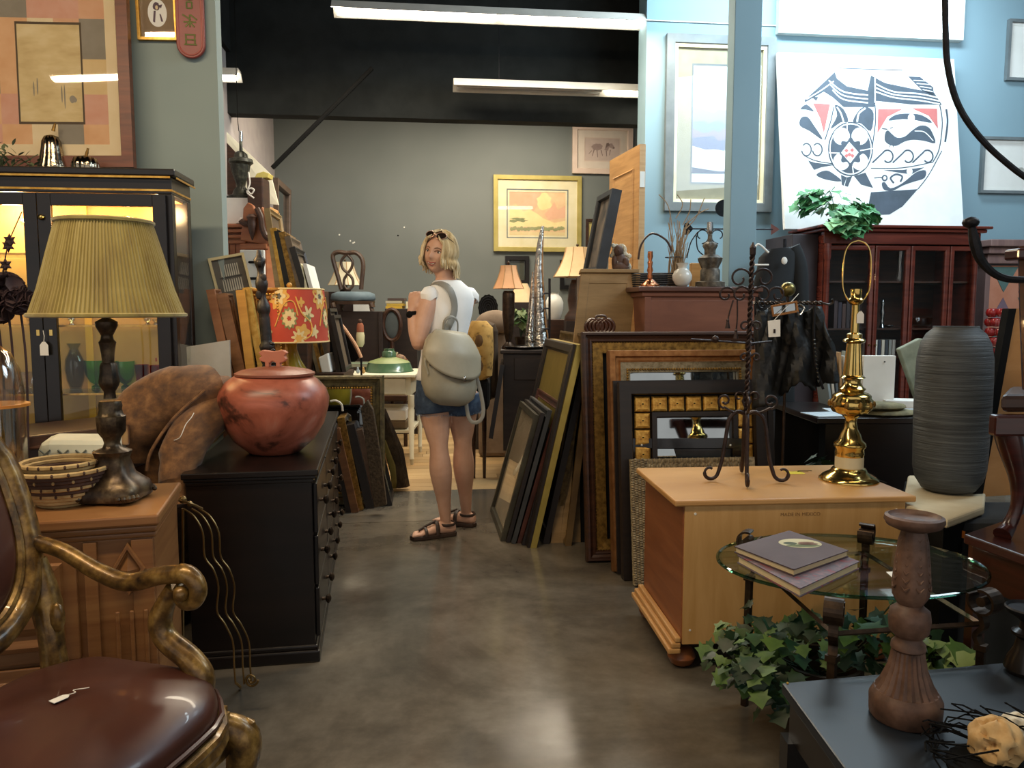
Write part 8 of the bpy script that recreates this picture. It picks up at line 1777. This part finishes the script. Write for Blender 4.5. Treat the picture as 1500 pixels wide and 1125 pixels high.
def art_horses(add, w, h):
    add(c_('pale mauve paper', 'BDAAA0', 'C8B6AC'), [(0, 0), (1, 0), (1, 1), (0, 1)]); dk = c_('sketch brown', '6A5650', '7A6660'); md = c_('sketch soft', '94807A', 'A08C86')
    add(md, blob(.35, .62, .16, .16, 18, .15, random.Random(1)), 1); add(md, [(.55, .5), (.7, .78), (.78, .80), (.86, .6), (.8, .55), (.7, .62), (.66, .45)], 1)
    add(dk, [(.58, .55), (.62, .8), (.68, .82), (.72, .7), (.66, .66)], 2); add(dk, oval(.83, .60, .03, .05, 10), 2)
    for x0, y0, x1, y1 in ((.25, .5, .2, .2), (.33, .48, .36, .15), (.45, .48, .5, .22), (.18, .45, .1, .3), (.6, .46, .62, .2), (.72, .5, .7, .25)): add(dk, [(x0, y0), (x0 + .025, y0), (x1 + .015, y1), (x1, y1)], 2)
wallpic('framed_print', 'pale mauve framed sketch of two horses high on the back wall', (838, 254), (926, 254), (840, 182), FLAT(.06, .02), mat('rose white frame', 'C9B4A4', 'D4C0B2', .5), rings=[(.08, mat('pale mount', 'CFC2B4', 'DACEC0', .7)), (.01, mat('rose white frame', 'C9B4A4', 'D4C0B2', .5))], art=art_horses, fill=M_cream)
wallpic('framed_picture', 'small black framed dark picture on back wall behind the peach lamp', (740, 416), (775, 416), (740, 375), FLAT(.05, .02), M_blackw, fill=mat('dim green picture', '2E342C', '3E443A', .5))
wallpic('framed_picture', 'small black framed dark picture on back wall behind the silver stand', (820, 424), (850, 424), (820, 381), FLAT(.05, .02), M_blackw, fill=mat('dim grey picture', '3A3A38', '4A4A48', .5))
wallpic('framed_picture', 'narrow brown framed yellow print beside the gold framed landscape', (858, 362), (882, 362), (858, 321), FLAT(.03, .02), M_walnut, fill=mat('butter yellow print', 'D2BE72', 'DECA82', .7))
mb = MB(); 
for i, (u, v) in enumerate(((497, 344), (513, 353), (517, 356), (519, 355), (592, 333), (583, 345))): solo('wall_chip', MB().ball(D(u, v, 8.999), (.010, .003, .010), 6), M_white if i != 5 else M_black, ['white paint chip by the left of the back wall', 'white paint chip above the loop back chair', 'larger white paint chip above the loop back chair', 'tiny paint chip right of the larger one', 'pale paint chip left of the woman hair', 'dark nail mark left of the woman hair'][i], 'paint chip', 'chips on the back wall')
wp_ = solo('white_screen', MB().box((P(353, 425, 4.9).x, 4.9, 0), (P(388, 425, 4.9).x, 4.93, P(370, 366, 4.9).z), I4), M_white, 'tall white hooked screen behind the black carved staff', 'screen', bevel=.004)
for v in (384, 408): part('peg', MB().tube([P(365, v, 4.905), P(382, v, 4.80)], .008, 6), M_black, wp_, smooth=1)
# ---------------------------------------------------------------- the woman
YP = 4.20
def W_(u, v, dy=0.0): return P(u, v, YP + dy)
M_skin = mat('warm skin', 'C69A80', 'D0A68E', .5, scale=(10, 10, 10)); M_hair = mat('blonde hair', '9A7A48', stops=[(.3, '9A835C'), (.5, 'C8B48A'), (.7, 'E6D8B4')], rough=.45, scale=(60, 60, 5), nscale=1.2)
M_lip = mat('rose lips', '9A4A44', 'A85650', .4); M_eye = mat('eye white', 'D8D2CA', 'E2DCD4', .3); M_iris = mat('dark iris', '2E2420', '3A2E28', .2); M_brow = mat('brow', '6A4E34', '7A5C40', .7)
M_shirt = mat('white cotton', 'EEF0EE', 'F6F7F6', .8, scale=(8, 8, 8), bmp=.1, bdist=.01); M_den = mat('blue denim', '2E3E54', stops=[(.3, '263448'), (.5, '35475F'), (.75, '53677F')], rough=.85, scale=(20, 20, 20)); M_sand = mat('brown sandal leather', '2E2018', '3E2C20', .6)
M_bag = mat('stone grey leather', '9A9480', 'A8A28E', .5, scale=(7, 7, 7), bmp=.1, bdist=.01); M_stp = mat('grey strap', '86847A', '949288', .5)
foot_l, foot_r = G(652, 785, 0), G(683, 770, 0)
wo = thing('woman', 'blonde woman in white top and denim shorts looking back over her shoulder, backpack on', 'person', V3(((foot_l.x + foot_r.x) / 2, YP, 0)))
body = MB()
def limb(pts, rs, n=14, k=4):
    body.tube(catmull(pts, k), resamp(rs, k), n)
    body.ball(pts[0], rs[0], 10); body.ball(pts[-1], rs[-1], 10)
# legs
hipL, hipR = W_(636, 585, .0), W_(676, 583, .03)
kneeL, kneeR = W_(643, 657, -.02), W_(678, 652, .08)
ankL = V3((foot_l.x + .004, foot_l.y - .0, .085)); ankR = V3((foot_r.x, foot_r.y, .085))
calf = lambda a, b, t, off: a.lerp(b, t) + V3(off)
limb([hipL, hipL.lerp(kneeL, .35), hipL.lerp(kneeL, .75), kneeL, kneeL.lerp(ankL, .3) + V3((.0, -.012, 0)), kneeL.lerp(ankL, .7), ankL], [.095, .084, .062, .050, .061, .040, .029], 18)
limb([hipR, hipR.lerp(kneeR, .35), hipR.lerp(kneeR, .75), kneeR, kneeR.lerp(ankR, .3) + V3((.0, -.012, 0)), kneeR.lerp(ankR, .7), ankR], [.095, .082, .060, .049, .060, .040, .029], 18)
def foot(ank, toe_dir):
    td = V3(toe_dir).normalized(); sd = V3((-td.y, td.x, 0)); f0 = V3((ank.x, ank.y, 0))
    body.loft([(f0 - td * .055 + UPV * .045, sd * .020, UPV * .022), (f0 - td * .035 + UPV * .045, sd * .030, UPV * .032), (f0 + UPV * .055, sd * .033, UPV * .042), (f0 + td * .06 + UPV * .045, sd * .036, UPV * .030), (f0 + td * .12 + UPV * .035, sd * .042, UPV * .020), (f0 + td * .15 + UPV * .03, sd * .040, UPV * .013)], 14)
    for i in range(5):
        o = sd * (-.032 + .016 * i); L = [.05, .045, .04, .034, .028][i if sd.y > 0 else 4 - i]; body.tube([f0 + td * .14 + o + UPV * .028, f0 + td * (.15 + L * .7) + o + UPV * .027, f0 + td * (.15 + L) + o + UPV * .024], [.0095, .009, .0065], 8)
    return f0, td, sd
fL = foot(ankL, (-.93, -.36, 0)); fR = foot(ankR, (-.80, .25, 0))
# torso
fw = V3((-.66, .75, 0)).normalized(); rt = V3((fw.y, -fw.x, 0))      # facing away and to the left
pel = (hipL + hipR) / 2
TS = [((653, 590), .150, .105), ((652, 570), .160, .112), ((650, 545), .140, .100), ((649, 520), .115, .088), ((652, 490), .116, .092), ((656, 460), .128, .100), ((659, 438), .132, .092), ((659, 424), .115, .078), ((656, 414), .078, .058), ((652, 407), .050, .050)]
tors = [(W_(u, v, .03), a, b) for (u, v), a, b in TS]
body.loft([(c, rt * a, fw * b) for c, a, b in tors], 24)
neckb, headc = W_(653, 408, .03), W_(640, 378, .0)
body.tube(catmull([W_(655, 420, .03), W_(652, 405, .025), W_(649, 390, .02)], 4), [.058] * 3 + [.052] * 3 + [.05] * 3, 14)
# arms
shL = tors[6][0] - rt * .128 + UPV * .005; elL = W_(613, 503, -.12); wrL = W_(603, 455, -.08); haL = W_(607, 436, -.07)
limb([shL, shL.lerp(elL, .5) + V3((-.004, -.01, 0)), elL], [.050, .047, .038], 16); limb([elL, elL.lerp(wrL, .4) + V3((-.004, 0, 0)), wrL], [.037, .036, .024], 14)
shR = tors[6][0] + rt * .125 + UPV * .005; elR = shR + fw * .13 - rt * .03 - UPV * .25; wrR = elR + fw * .16 - rt * .03 + UPV * .12
limb([shR, shR.lerp(elR, .5), elR], [.046, .040, .032], 14); limb([elR, elR.lerp(wrR, .5), wrR], [.033, .030, .022], 14)
def hand(w, h, palm_n):
    """w wrist, h knuckles; fingers curl towards palm_n round a strap"""
    ax = (h - w).normalized(); pn = (V3(palm_n) - ax * V3(palm_n).dot(ax)).normalized(); sd = ax.cross(pn)
    body.loft([(w, sd * .021, pn * .015), (w.lerp(h, .5), sd * .034, pn * .016), (h, sd * .038, pn * .015), (h + ax * .006, sd * .034, pn * .011)], 12)
    for i in range(4):
        o = sd * (-.029 + .0195 * i); L = [.034, .040, .038, .028][i]; k = h + o
        body.tube([k - ax * .004, k + ax * L * .7, k + ax * L * .9 + pn * L * .55, k + ax * L * .35 + pn * L * 1.0, k - ax * .002 + pn * L * .9], [.0095, .009, .0085, .008, .007], 8)
    t0 = w.lerp(h, .3) - sd * .028; body.tube([w.lerp(h, .2) - sd * .015, t0 + ax * .006, t0 + ax * .03 + pn * .02 - sd * .006, t0 + ax * .05 + pn * .036 + sd * .008], [.013, .012, .010, .008], 8)
hand(wrL, haL, rt * .6 + fw * .2); hand(wrR, wrR + (fw * .02 - rt * .07), -UPV)
# head: turned back to look at the viewer
hf = V3((-.42, -1, -.03)).normalized(); hu_ = (UPV + rt * .0 + V3((.20, 0, 0))).normalized(); hs_ = hf.cross(hu_).normalized(); hu_ = hs_.cross(hf).normalized()
HC = W_(644, 371, -.0)
HP = lambda x, y, z: HC + hs_ * x + hf * y + hu_ * z      # x to her... right of picture negative/positive, y forward, z up
vs = []; fs = []; nu, nv = 48, 36
def face_r(th, ph):
    # th: polar from top; ph: azimuth, 0 = forward
    x = sin(th) * sin(ph); y = sin(th) * cos(ph); z = cos(th); X_, Y_, Z_ = x * .077, y * .090, z * .110
    if z < 0: X_ *= 1 - .20 * (-z) ** 1.6; 
    if z < 0 and y < .2: Y_ *= 1 - .35 * (-z)
    if y > 0:
        g = lambda cx, cz, sx, sz: math.exp(-((X_ - cx) / sx) ** 2 - ((Z_ - cz) / sz) ** 2)
        Y_ += .020 * g(0, -.022, .010, .014) + .010 * g(0, .0, .008, .022) - .011 * (g(.030, .006, .016, .012) + g(-.030, .006, .016, .012)) + .004 * g(0, .028, .05, .012) + .006 * (g(.036, -.028, .02, .018) + g(-.036, -.028, .02, .018)) + .007 * g(0, -.056, .020, .008) + .009 * g(0, -.088, .018, .012) - .004 * g(0, -.070, .02, .006)
    return X_, Y_, Z_
for j in range(nv + 1):
    for i in range(nu):
        vs.append(HP(*face_r(math.pi * j / nv, 2 * math.pi * i / nu)))
for j in range(nv):
    for i in range(nu): fs.append((j * nu + i, (j + 1) * nu + i, (j + 1) * nu + (i + 1) % nu, j * nu + (i + 1) % nu))
body.add(vs, fs)
for s_ in (1, -1): body.ball(HP(s_ * .071, -.005, -.008), (.010, .018, .028), 10)
bo_ = part('body', body, M_skin, wo, smooth=1)
rm = bo_.modifiers.new('one_surface', 'REMESH'); rm.mode = 'VOXEL'; rm.voxel_size = .0048; rm.use_smooth_shade = True
sm2 = bo_.modifiers.new('soft', 'SMOOTH'); sm2.factor = .5; sm2.iterations = 2
# face details
def fsurf(x, z, lift=.001):
    best = None
    for j in range(6, 34):
        for i in range(-14, 15):
            X_, Y_, Z_ = face_r(math.pi * j / 36, math.pi * i / 36)
            d_ = (X_ - x) ** 2 + (Z_ - z) ** 2
            if best is None or d_ < best[0]: best = (d_, Y_)
    return HP(x, best[1] + lift, z)
for s_ in (1, -1):
    e = fsurf(s_ * .030, .006, -.0045)
    o = part('eye', MB().ball(e, (.0145, .010, .0095), 12, M=basis((0, 0, 0), hs_, hf, hu_).to_3x3()), M_eye, wo, smooth=1); part('iris', MB().ball(e + hf * .0065, (.0070, .004, .0070), 10, M=basis((0, 0, 0), hs_, hf, hu_).to_3x3()), M_iris, o, smooth=1)
    part('eyebrow', MB().tube(catmull([fsurf(s_ * .014, .024), fsurf(s_ * .030, .029), fsurf(s_ * .046, .022)], 4), [.0018, .0028, .0028, .0028, .0024, .002, .0018, .0014, .001], 6), M_brow, wo, smooth=1)
    part('upper_lid', MB().tube(catmull([fsurf(s_ * .015, .008, .0015), fsurf(s_ * .030, .0165, .002), fsurf(s_ * .045, .008, .0015)], 4), .0016, 6), M_brow, wo, smooth=1)
part('upper_lip', MB().tube(catmull([fsurf(-.026, -.047), fsurf(-.010, -.051), fsurf(0, -.0525), fsurf(.010, -.051), fsurf(.026, -.047)], 4), resamp([.001, .0028, .003, .0028, .001], 4), 6), M_lip, wo, smooth=1)
part('teeth', MB().prism([fsurf(-.021, -.0505, -.0002), fsurf(0, -.0545, .0012), fsurf(.021, -.0505, -.0002), fsurf(.014, -.058, .0), fsurf(0, -.061, .0012), fsurf(-.014, -.058, .0)], hf * .0012), M_white, wo)
part('lower_lip', MB().tube(catmull([fsurf(-.025, -.048), fsurf(-.013, -.060), fsurf(0, -.064), fsurf(.013, -.060), fsurf(.025, -.048)], 4), resamp([.001, .003, .0036, .003, .001], 4), 6), M_lip, wo, smooth=1)
# hair: cap plus locks to the chin
rr = random.Random(77); hair = MB(); vs = []; fs = []
nh, mh = 32, 14
for j in range(mh + 1):
    for i in range(nh + 1):
        ph = math.radians(52) + (2 * math.pi - math.radians(104)) * i / nh; th = math.radians(4) + math.radians(112) * j / mh
        if j < 5: ph = math.radians(52 - (5 - j) * 9) + (2 * math.pi - 2 * math.radians(52 - (5 - j) * 9)) * i / nh
        X_, Y_, Z_ = face_r(th, ph); k_ = 1.13 + .012 * sin(9 * ph); vs.append(HP(X_ * k_, Y_ * k_ - .004, Z_ * 1.08 + .004))
for j in range(mh):
    for i in range(nh): a = j * (nh + 1) + i; fs.append((a, a + 1, a + nh + 2, a + nh + 1))
cap = part('hair', MB().add(vs, fs), M_hair, wo, smooth=1); so_ = cap.modifiers.new('t', 'SOLIDIFY'); so_.thickness = .006; so_.offset = -1
locks = MB()
for i in range(250):
    t = (i + rr.random()) / 250; ph = math.radians(38) + (2 * math.pi - math.radians(76)) * t
    back_ = abs(math.pi - ph) < 1.6; pts = []
    th0 = rr.uniform(.12, .5) if rr.random() < .55 else rr.uniform(.5, 1.0)
    for j in range(6):
        th = th0 + (1.75 - th0) * j / 5; X_, Y_, Z_ = face_r(min(th, 1.85), ph); k_ = 1.15 + .02 * rr.random() + (.03 if j > 3 else 0); pts.append(HP(X_ * k_, Y_ * k_ - .003, Z_ * 1.1 + .003))
    L = rr.uniform(.075, .105) if back_ else rr.uniform(.04, .06)
    out = (pts[-1] - HC); out -= hu_ * out.dot(hu_); out.normalize()
    pts += [pts[-1] - UPV * L * .5 + out * rr.uniform(.0, .016), pts[-1] - UPV * L + out * rr.uniform(-.012, .018)]
    locks.tube(catmull(pts, 3), resamp([.004, .006, .007, .0075, .0075, .007, .006, .002], 3), 5, flat=.6)
for s_ in (1, -1):
    for i in range(8):
        a = HP(s_ * .008, .058 + .0 * i, .098); pts = [a, HP(s_ * (.034 + .003 * i), .086 - .006 * i, .075 - .003 * i), HP(s_ * (.056 + .003 * i), .066 - .006 * i, .04), HP(s_ * (.070 + .002 * i), .044 - .004 * i, -.005), HP(s_ * (.074 + .002 * i), .036 - .004 * i, -.05 - .004 * i)]
        locks.tube(catmull(pts, 4), resamp([.003, .006, .007, .006, .002], 4), 5, flat=.6)
part('hair_locks', locks, M_hair, cap, smooth=1, kind='stuff')
# sunglasses on the head
sg_ = thing('sunglasses', 'sunglasses with pale gold rims pushed up on the blonde hair', 'sunglasses', HP(0, .06, .10)); M_lens = mat('brown lens', '1E1614', '2A201C', .08)
for s_ in (1, -1):
    c = HP(s_ * .033, .070, .092); ax1 = (hs_ * 1.0 - hf * .25 * s_).normalized(); ax2 = (hu_ * .75 + hf * -.55).normalized()
    ring = [c + ax1 * .027 * cos(t * .3142) + ax2 * .021 * sin(t * .3142) for t in range(20)]
    part('lens', MB().face(ring), M_lens, sg_); part('rim', MB().tube(ring, .0022, 6, closed=1), mat('rose gold', 'B89078', 'C8A088', .3, .7), sg_, smooth=1)
    part('temple', MB().tube(catmull([HP(s_ * .060, .062, .092), HP(s_ * .084, .0, .06), HP(s_ * .082, -.05, .02)], 4), .002, 5), M_iris, sg_, smooth=1)
part('bridge', MB().tube([HP(-.008, .078, .096), HP(.008, .078, .096)], .0022, 6), mat('rose gold', 'B89078', 'C8A088', .3, .7), sg_)
# top with cap sleeves, shorts
def grown(i0, i1, g): return [(c, rt * (a + g), fw * (b + g)) for c, a, b in tors[i0:i1]]
top_ = MB().loft([(tors[2][0] - UPV * .035, rt * .166, fw * .122)] + grown(2, 8, .013) + [(tors[8][0] + UPV * .0, rt * .090, fw * .068), (tors[8][0] + UPV * .012, rt * .072, fw * .062)], 30, caps=False)
sh_o = part('shirt', top_, M_shirt, wo, smooth=1); q_ = sh_o.modifiers.new('t', 'SOLIDIFY'); q_.thickness = .003
for sgn, sh in ((-1, shL), (1, shR)):
    a_ = sh - rt * sgn * .06 + UPV * .006; d_ = (elL if sgn < 0 else elR) - sh; d_.normalize(); e_ = sh + rt * sgn * .004 + d_ * .0
    o = part('sleeve', MB().tube(catmull([a_, sh + UPV * .006, e_], 5), resamp([.050, .056, .057], 5), 18), M_shirt, wo, smooth=1)
shd_ = MB().loft([(tors[2][0] - UPV * .01, rt * .158, fw * .108), (tors[1][0], rt * .174, fw * .120), (tors[0][0], rt * .172, fw * .120), (tors[0][0] - UPV * .03, rt * .168, fw * .114)], 28)
def rot_(u, v, dy): return W_(u, v, dy)
for hp_, kn in ((hipL, kneeL), (hipR, kneeR)):
    a = hp_ + UPV * .03; b = hp_.lerp(kn, .27); shd_.tube([a, hp_, b], [.105, .108, .106], 24)
shm = part('shorts', shd_, M_den, wo, smooth=1); rm = shm.modifiers.new('one', 'REMESH'); rm.mode = 'VOXEL'; rm.voxel_size = .007; rm.use_smooth_shade = True
fr_ = MB(); 
for hp_, kn in ((hipL, kneeL), (hipR, kneeR)):
    b = hp_.lerp(kn, .27); ax = (kn - hp_).normalized()
    for i in range(70):
        t = 6.2832 * i / 70; o = V3((cos(t), sin(t), 0)) * .106; fr_.tube([b + o, b + o + ax * rr.uniform(.005, .016) + V3((rr.uniform(-.003, .003), 0, 0))], .0012, 3)
part('frayed_hem', fr_, mat('frayed thread', '7A8A9A', '92A2B2', .9), shm, kind='stuff')
# sandals
for (f0, td, sd), nm in ((fL, 'l'), (fR, 'r')):
    out = [(f0 + td * x + sd * y) for x, y in ((-.065, 0), (-.05, .03), (0, .036), (.08, .044), (.15, .048), (.19, .034), (.205, .0), (.19, -.036), (.15, -.048), (.08, -.042), (0, -.036), (-.05, -.03))]
    s0 = thing('sandal', ('brown strappy sandal on the foot nearer the viewer' if nm == 'l' else 'brown strappy sandal on the foot further from the viewer'), 'sandal', f0)
    part('sole', MB().prism([p + UPV * .001 for p in out], (0, 0, .022)), M_sand, s0, bevel=.004)
    ar_ = lambda x, h_, w: catmull([f0 + td * x + sd * w + UPV * .02, f0 + td * (x + .0) + sd * w * .8 + UPV * h_ * .75, f0 + td * x + UPV * h_, f0 + td * x - sd * w * .8 + UPV * h_ * .75, f0 + td * x - sd * w + UPV * .02], 5)
    part('instep_strap', MB().tube(ar_(.055, .088, .044), .011, 6, flat=.35, up=td), M_sand, s0, smooth=1); part('toe_strap', MB().tube(ar_(.12, .062, .05), .009, 6, flat=.35, up=td), M_sand, s0, smooth=1)
    part('ankle_strap', MB().tube([f0 + V3((.044 * cos(t * .3927), .044 * sin(t * .3927), .07)) - td * .008 for t in range(16)], .008, 6, closed=1, flat=.4), M_sand, s0, smooth=1)
    part('centre_strap', MB().tube(catmull([f0 + td * .055 + UPV * .092, f0 + td * .10 + UPV * .074, f0 + td * .155 + UPV * .045], 4), .007, 6), M_sand, s0, smooth=1)
# watch
wd = (elL - wrL).normalized(); wc_ = wrL.lerp(elL, .12); u1 = wd.orthogonal().normalized(); u2 = wd.cross(u1)
wa = thing('wristwatch', 'black sports watch on the raised wrist', 'watch', wc_)
part('band', MB().tube([wc_ + u1 * .030 * cos(t * .3142) + u2 * .030 * sin(t * .3142) for t in range(20)], .010, 6, closed=1, flat=.35, up=wd), M_black, wa, smooth=1)
fc_ = wc_ + V3((-.012, -.028, 0)); part('case', MB().ball(fc_, (.018, .010, .019), 12), M_black, wa, smooth=1)
# backpack on her back
bk = -fw; bcn = W_(632, 526, -.03) + bk * .16
bgx = rt - UPV * .13
def bagp(x, y, z): return bcn + bgx * x + bk * y + UPV * z
bp2 = thing('backpack', 'soft stone grey leather backpack with flap and silver turn clasp on the woman', 'backpack', bcn - UPV * .2)
secs = [(-.235, .06, .03, 0), (-.225, .10, .055, .0), (-.19, .145, .085, 0), (-.13, .165, .10, 0), (-.05, .165, .098, 0), (.03, .160, .085, 0), (.09, .140, .065, -.01), (.125, .11, .045, -.02), (.14, .07, .03, -.02)]
bb_ = part('bag_body', MB().loft([(bagp(.0, dy, z), bgx * a, bk * b) for z, a, b, dy in secs], 28), M_bag, bp2, smooth=1)
# flap: curved sheet over the front, lower edge rounded
vs = []; fs = []; nu_, nv_ = 20, 14
for j in range(nv_ + 1):
    t = j / nv_; 
    for i in range(nu_ + 1):
        s_ = -1 + 2 * i / nu_; a = s_ * math.radians(82); zb_low = -.095 + .10 * abs(s_) ** 2.2; z = .145 + (zb_low - .145) * t
        ks = min(1, max(0, (.15 - z) / .12)) ** .5; rx = .07 + .105 * ks; ry = .03 + .085 * ks
        vs.append(bagp(rx * sin(a), ry * cos(a) + .006, z + .004))
for j in range(nv_):
    for i in range(nu_): a = j * (nu_ + 1) + i; fs.append((a, a + 1, a + nu_ + 2, a + nu_ + 1))
fl_ = part('flap', MB().add(vs, fs), mat('flap leather', 'A29C88', 'AEA894', .45, scale=(7, 7, 7)), bp2, smooth=1); q_ = fl_.modifiers.new('t', 'SOLIDIFY'); q_.thickness = .005
part('flap_piping', MB().tube([vs[nv_ * (nu_ + 1) + i] for i in range(nu_ + 1)], .003, 6), mat('piping brown grey', '5E5648', '6E6658', .5), fl_, smooth=1)
part('turn_clasp', MB().ball(bagp(.0, .122, -.085), (.010, .008, .013), 10).tube([bagp(-.008, .128, -.10), bagp(.008, .128, -.10)], .003, 6), mat('silver', 'B8B6B0', 'C8C6C0', .2, 1), bp2, smooth=1)
part('side_snap', MB().ball(bagp(-.155, .05, -.03), .009, 8), mat('silver', 'B8B6B0', 'C8C6C0', .2, 1), bp2, smooth=1)
part('gusset_cord', MB().tube(catmull([bagp(-.16, .03, .02), bagp(-.175, .03, -.02), bagp(-.165, .04, -.08)], 4), .006, 6), M_bag, bp2, smooth=1)
part('top_handle', MB().tube(catmull([bagp(-.03, -.01, .135), bagp(-.035, .01, .20), bagp(.0, .02, .225), bagp(.045, .01, .205), bagp(.06, -.01, .14)], 5), .008, 8, flat=.5), M_stp, bp2, smooth=1)
over = tors[7][0]
part('shoulder_strap', MB().tube(catmull([bagp(-.01, -.03, .13), over - fw * .105 - rt * .05 - UPV * .11, over - fw * .098 - rt * .078 + UPV * .0, over - rt * .095 + UPV * .034, over + fw * .085 - rt * .11 - UPV * .02, haL + fw * .01 + V3((.01, 0, .0))], 6), .021, 8, flat=.22, up=rt), M_stp, bp2, smooth=1)
part('hanging_strap', MB().tube(catmull([W_(696, 545, -.12), W_(704, 575, -.12), W_(708, 603, -.12), W_(702, 617, -.12), W_(690, 617, -.12), W_(684, 600, -.12), W_(683, 575, -.12)], 6), .010, 8, flat=.25), M_stp, bp2, smooth=1)
part('strap_buckle', MB().tube(catmull([W_(684, 562, -.14), W_(687, 570, -.14), W_(683, 578, -.14), W_(681, 570, -.14)], 4, True), .004, 6, closed=1), mat('silver', 'B8B6B0', 'C8C6C0', .2, 1), bp2, smooth=1)
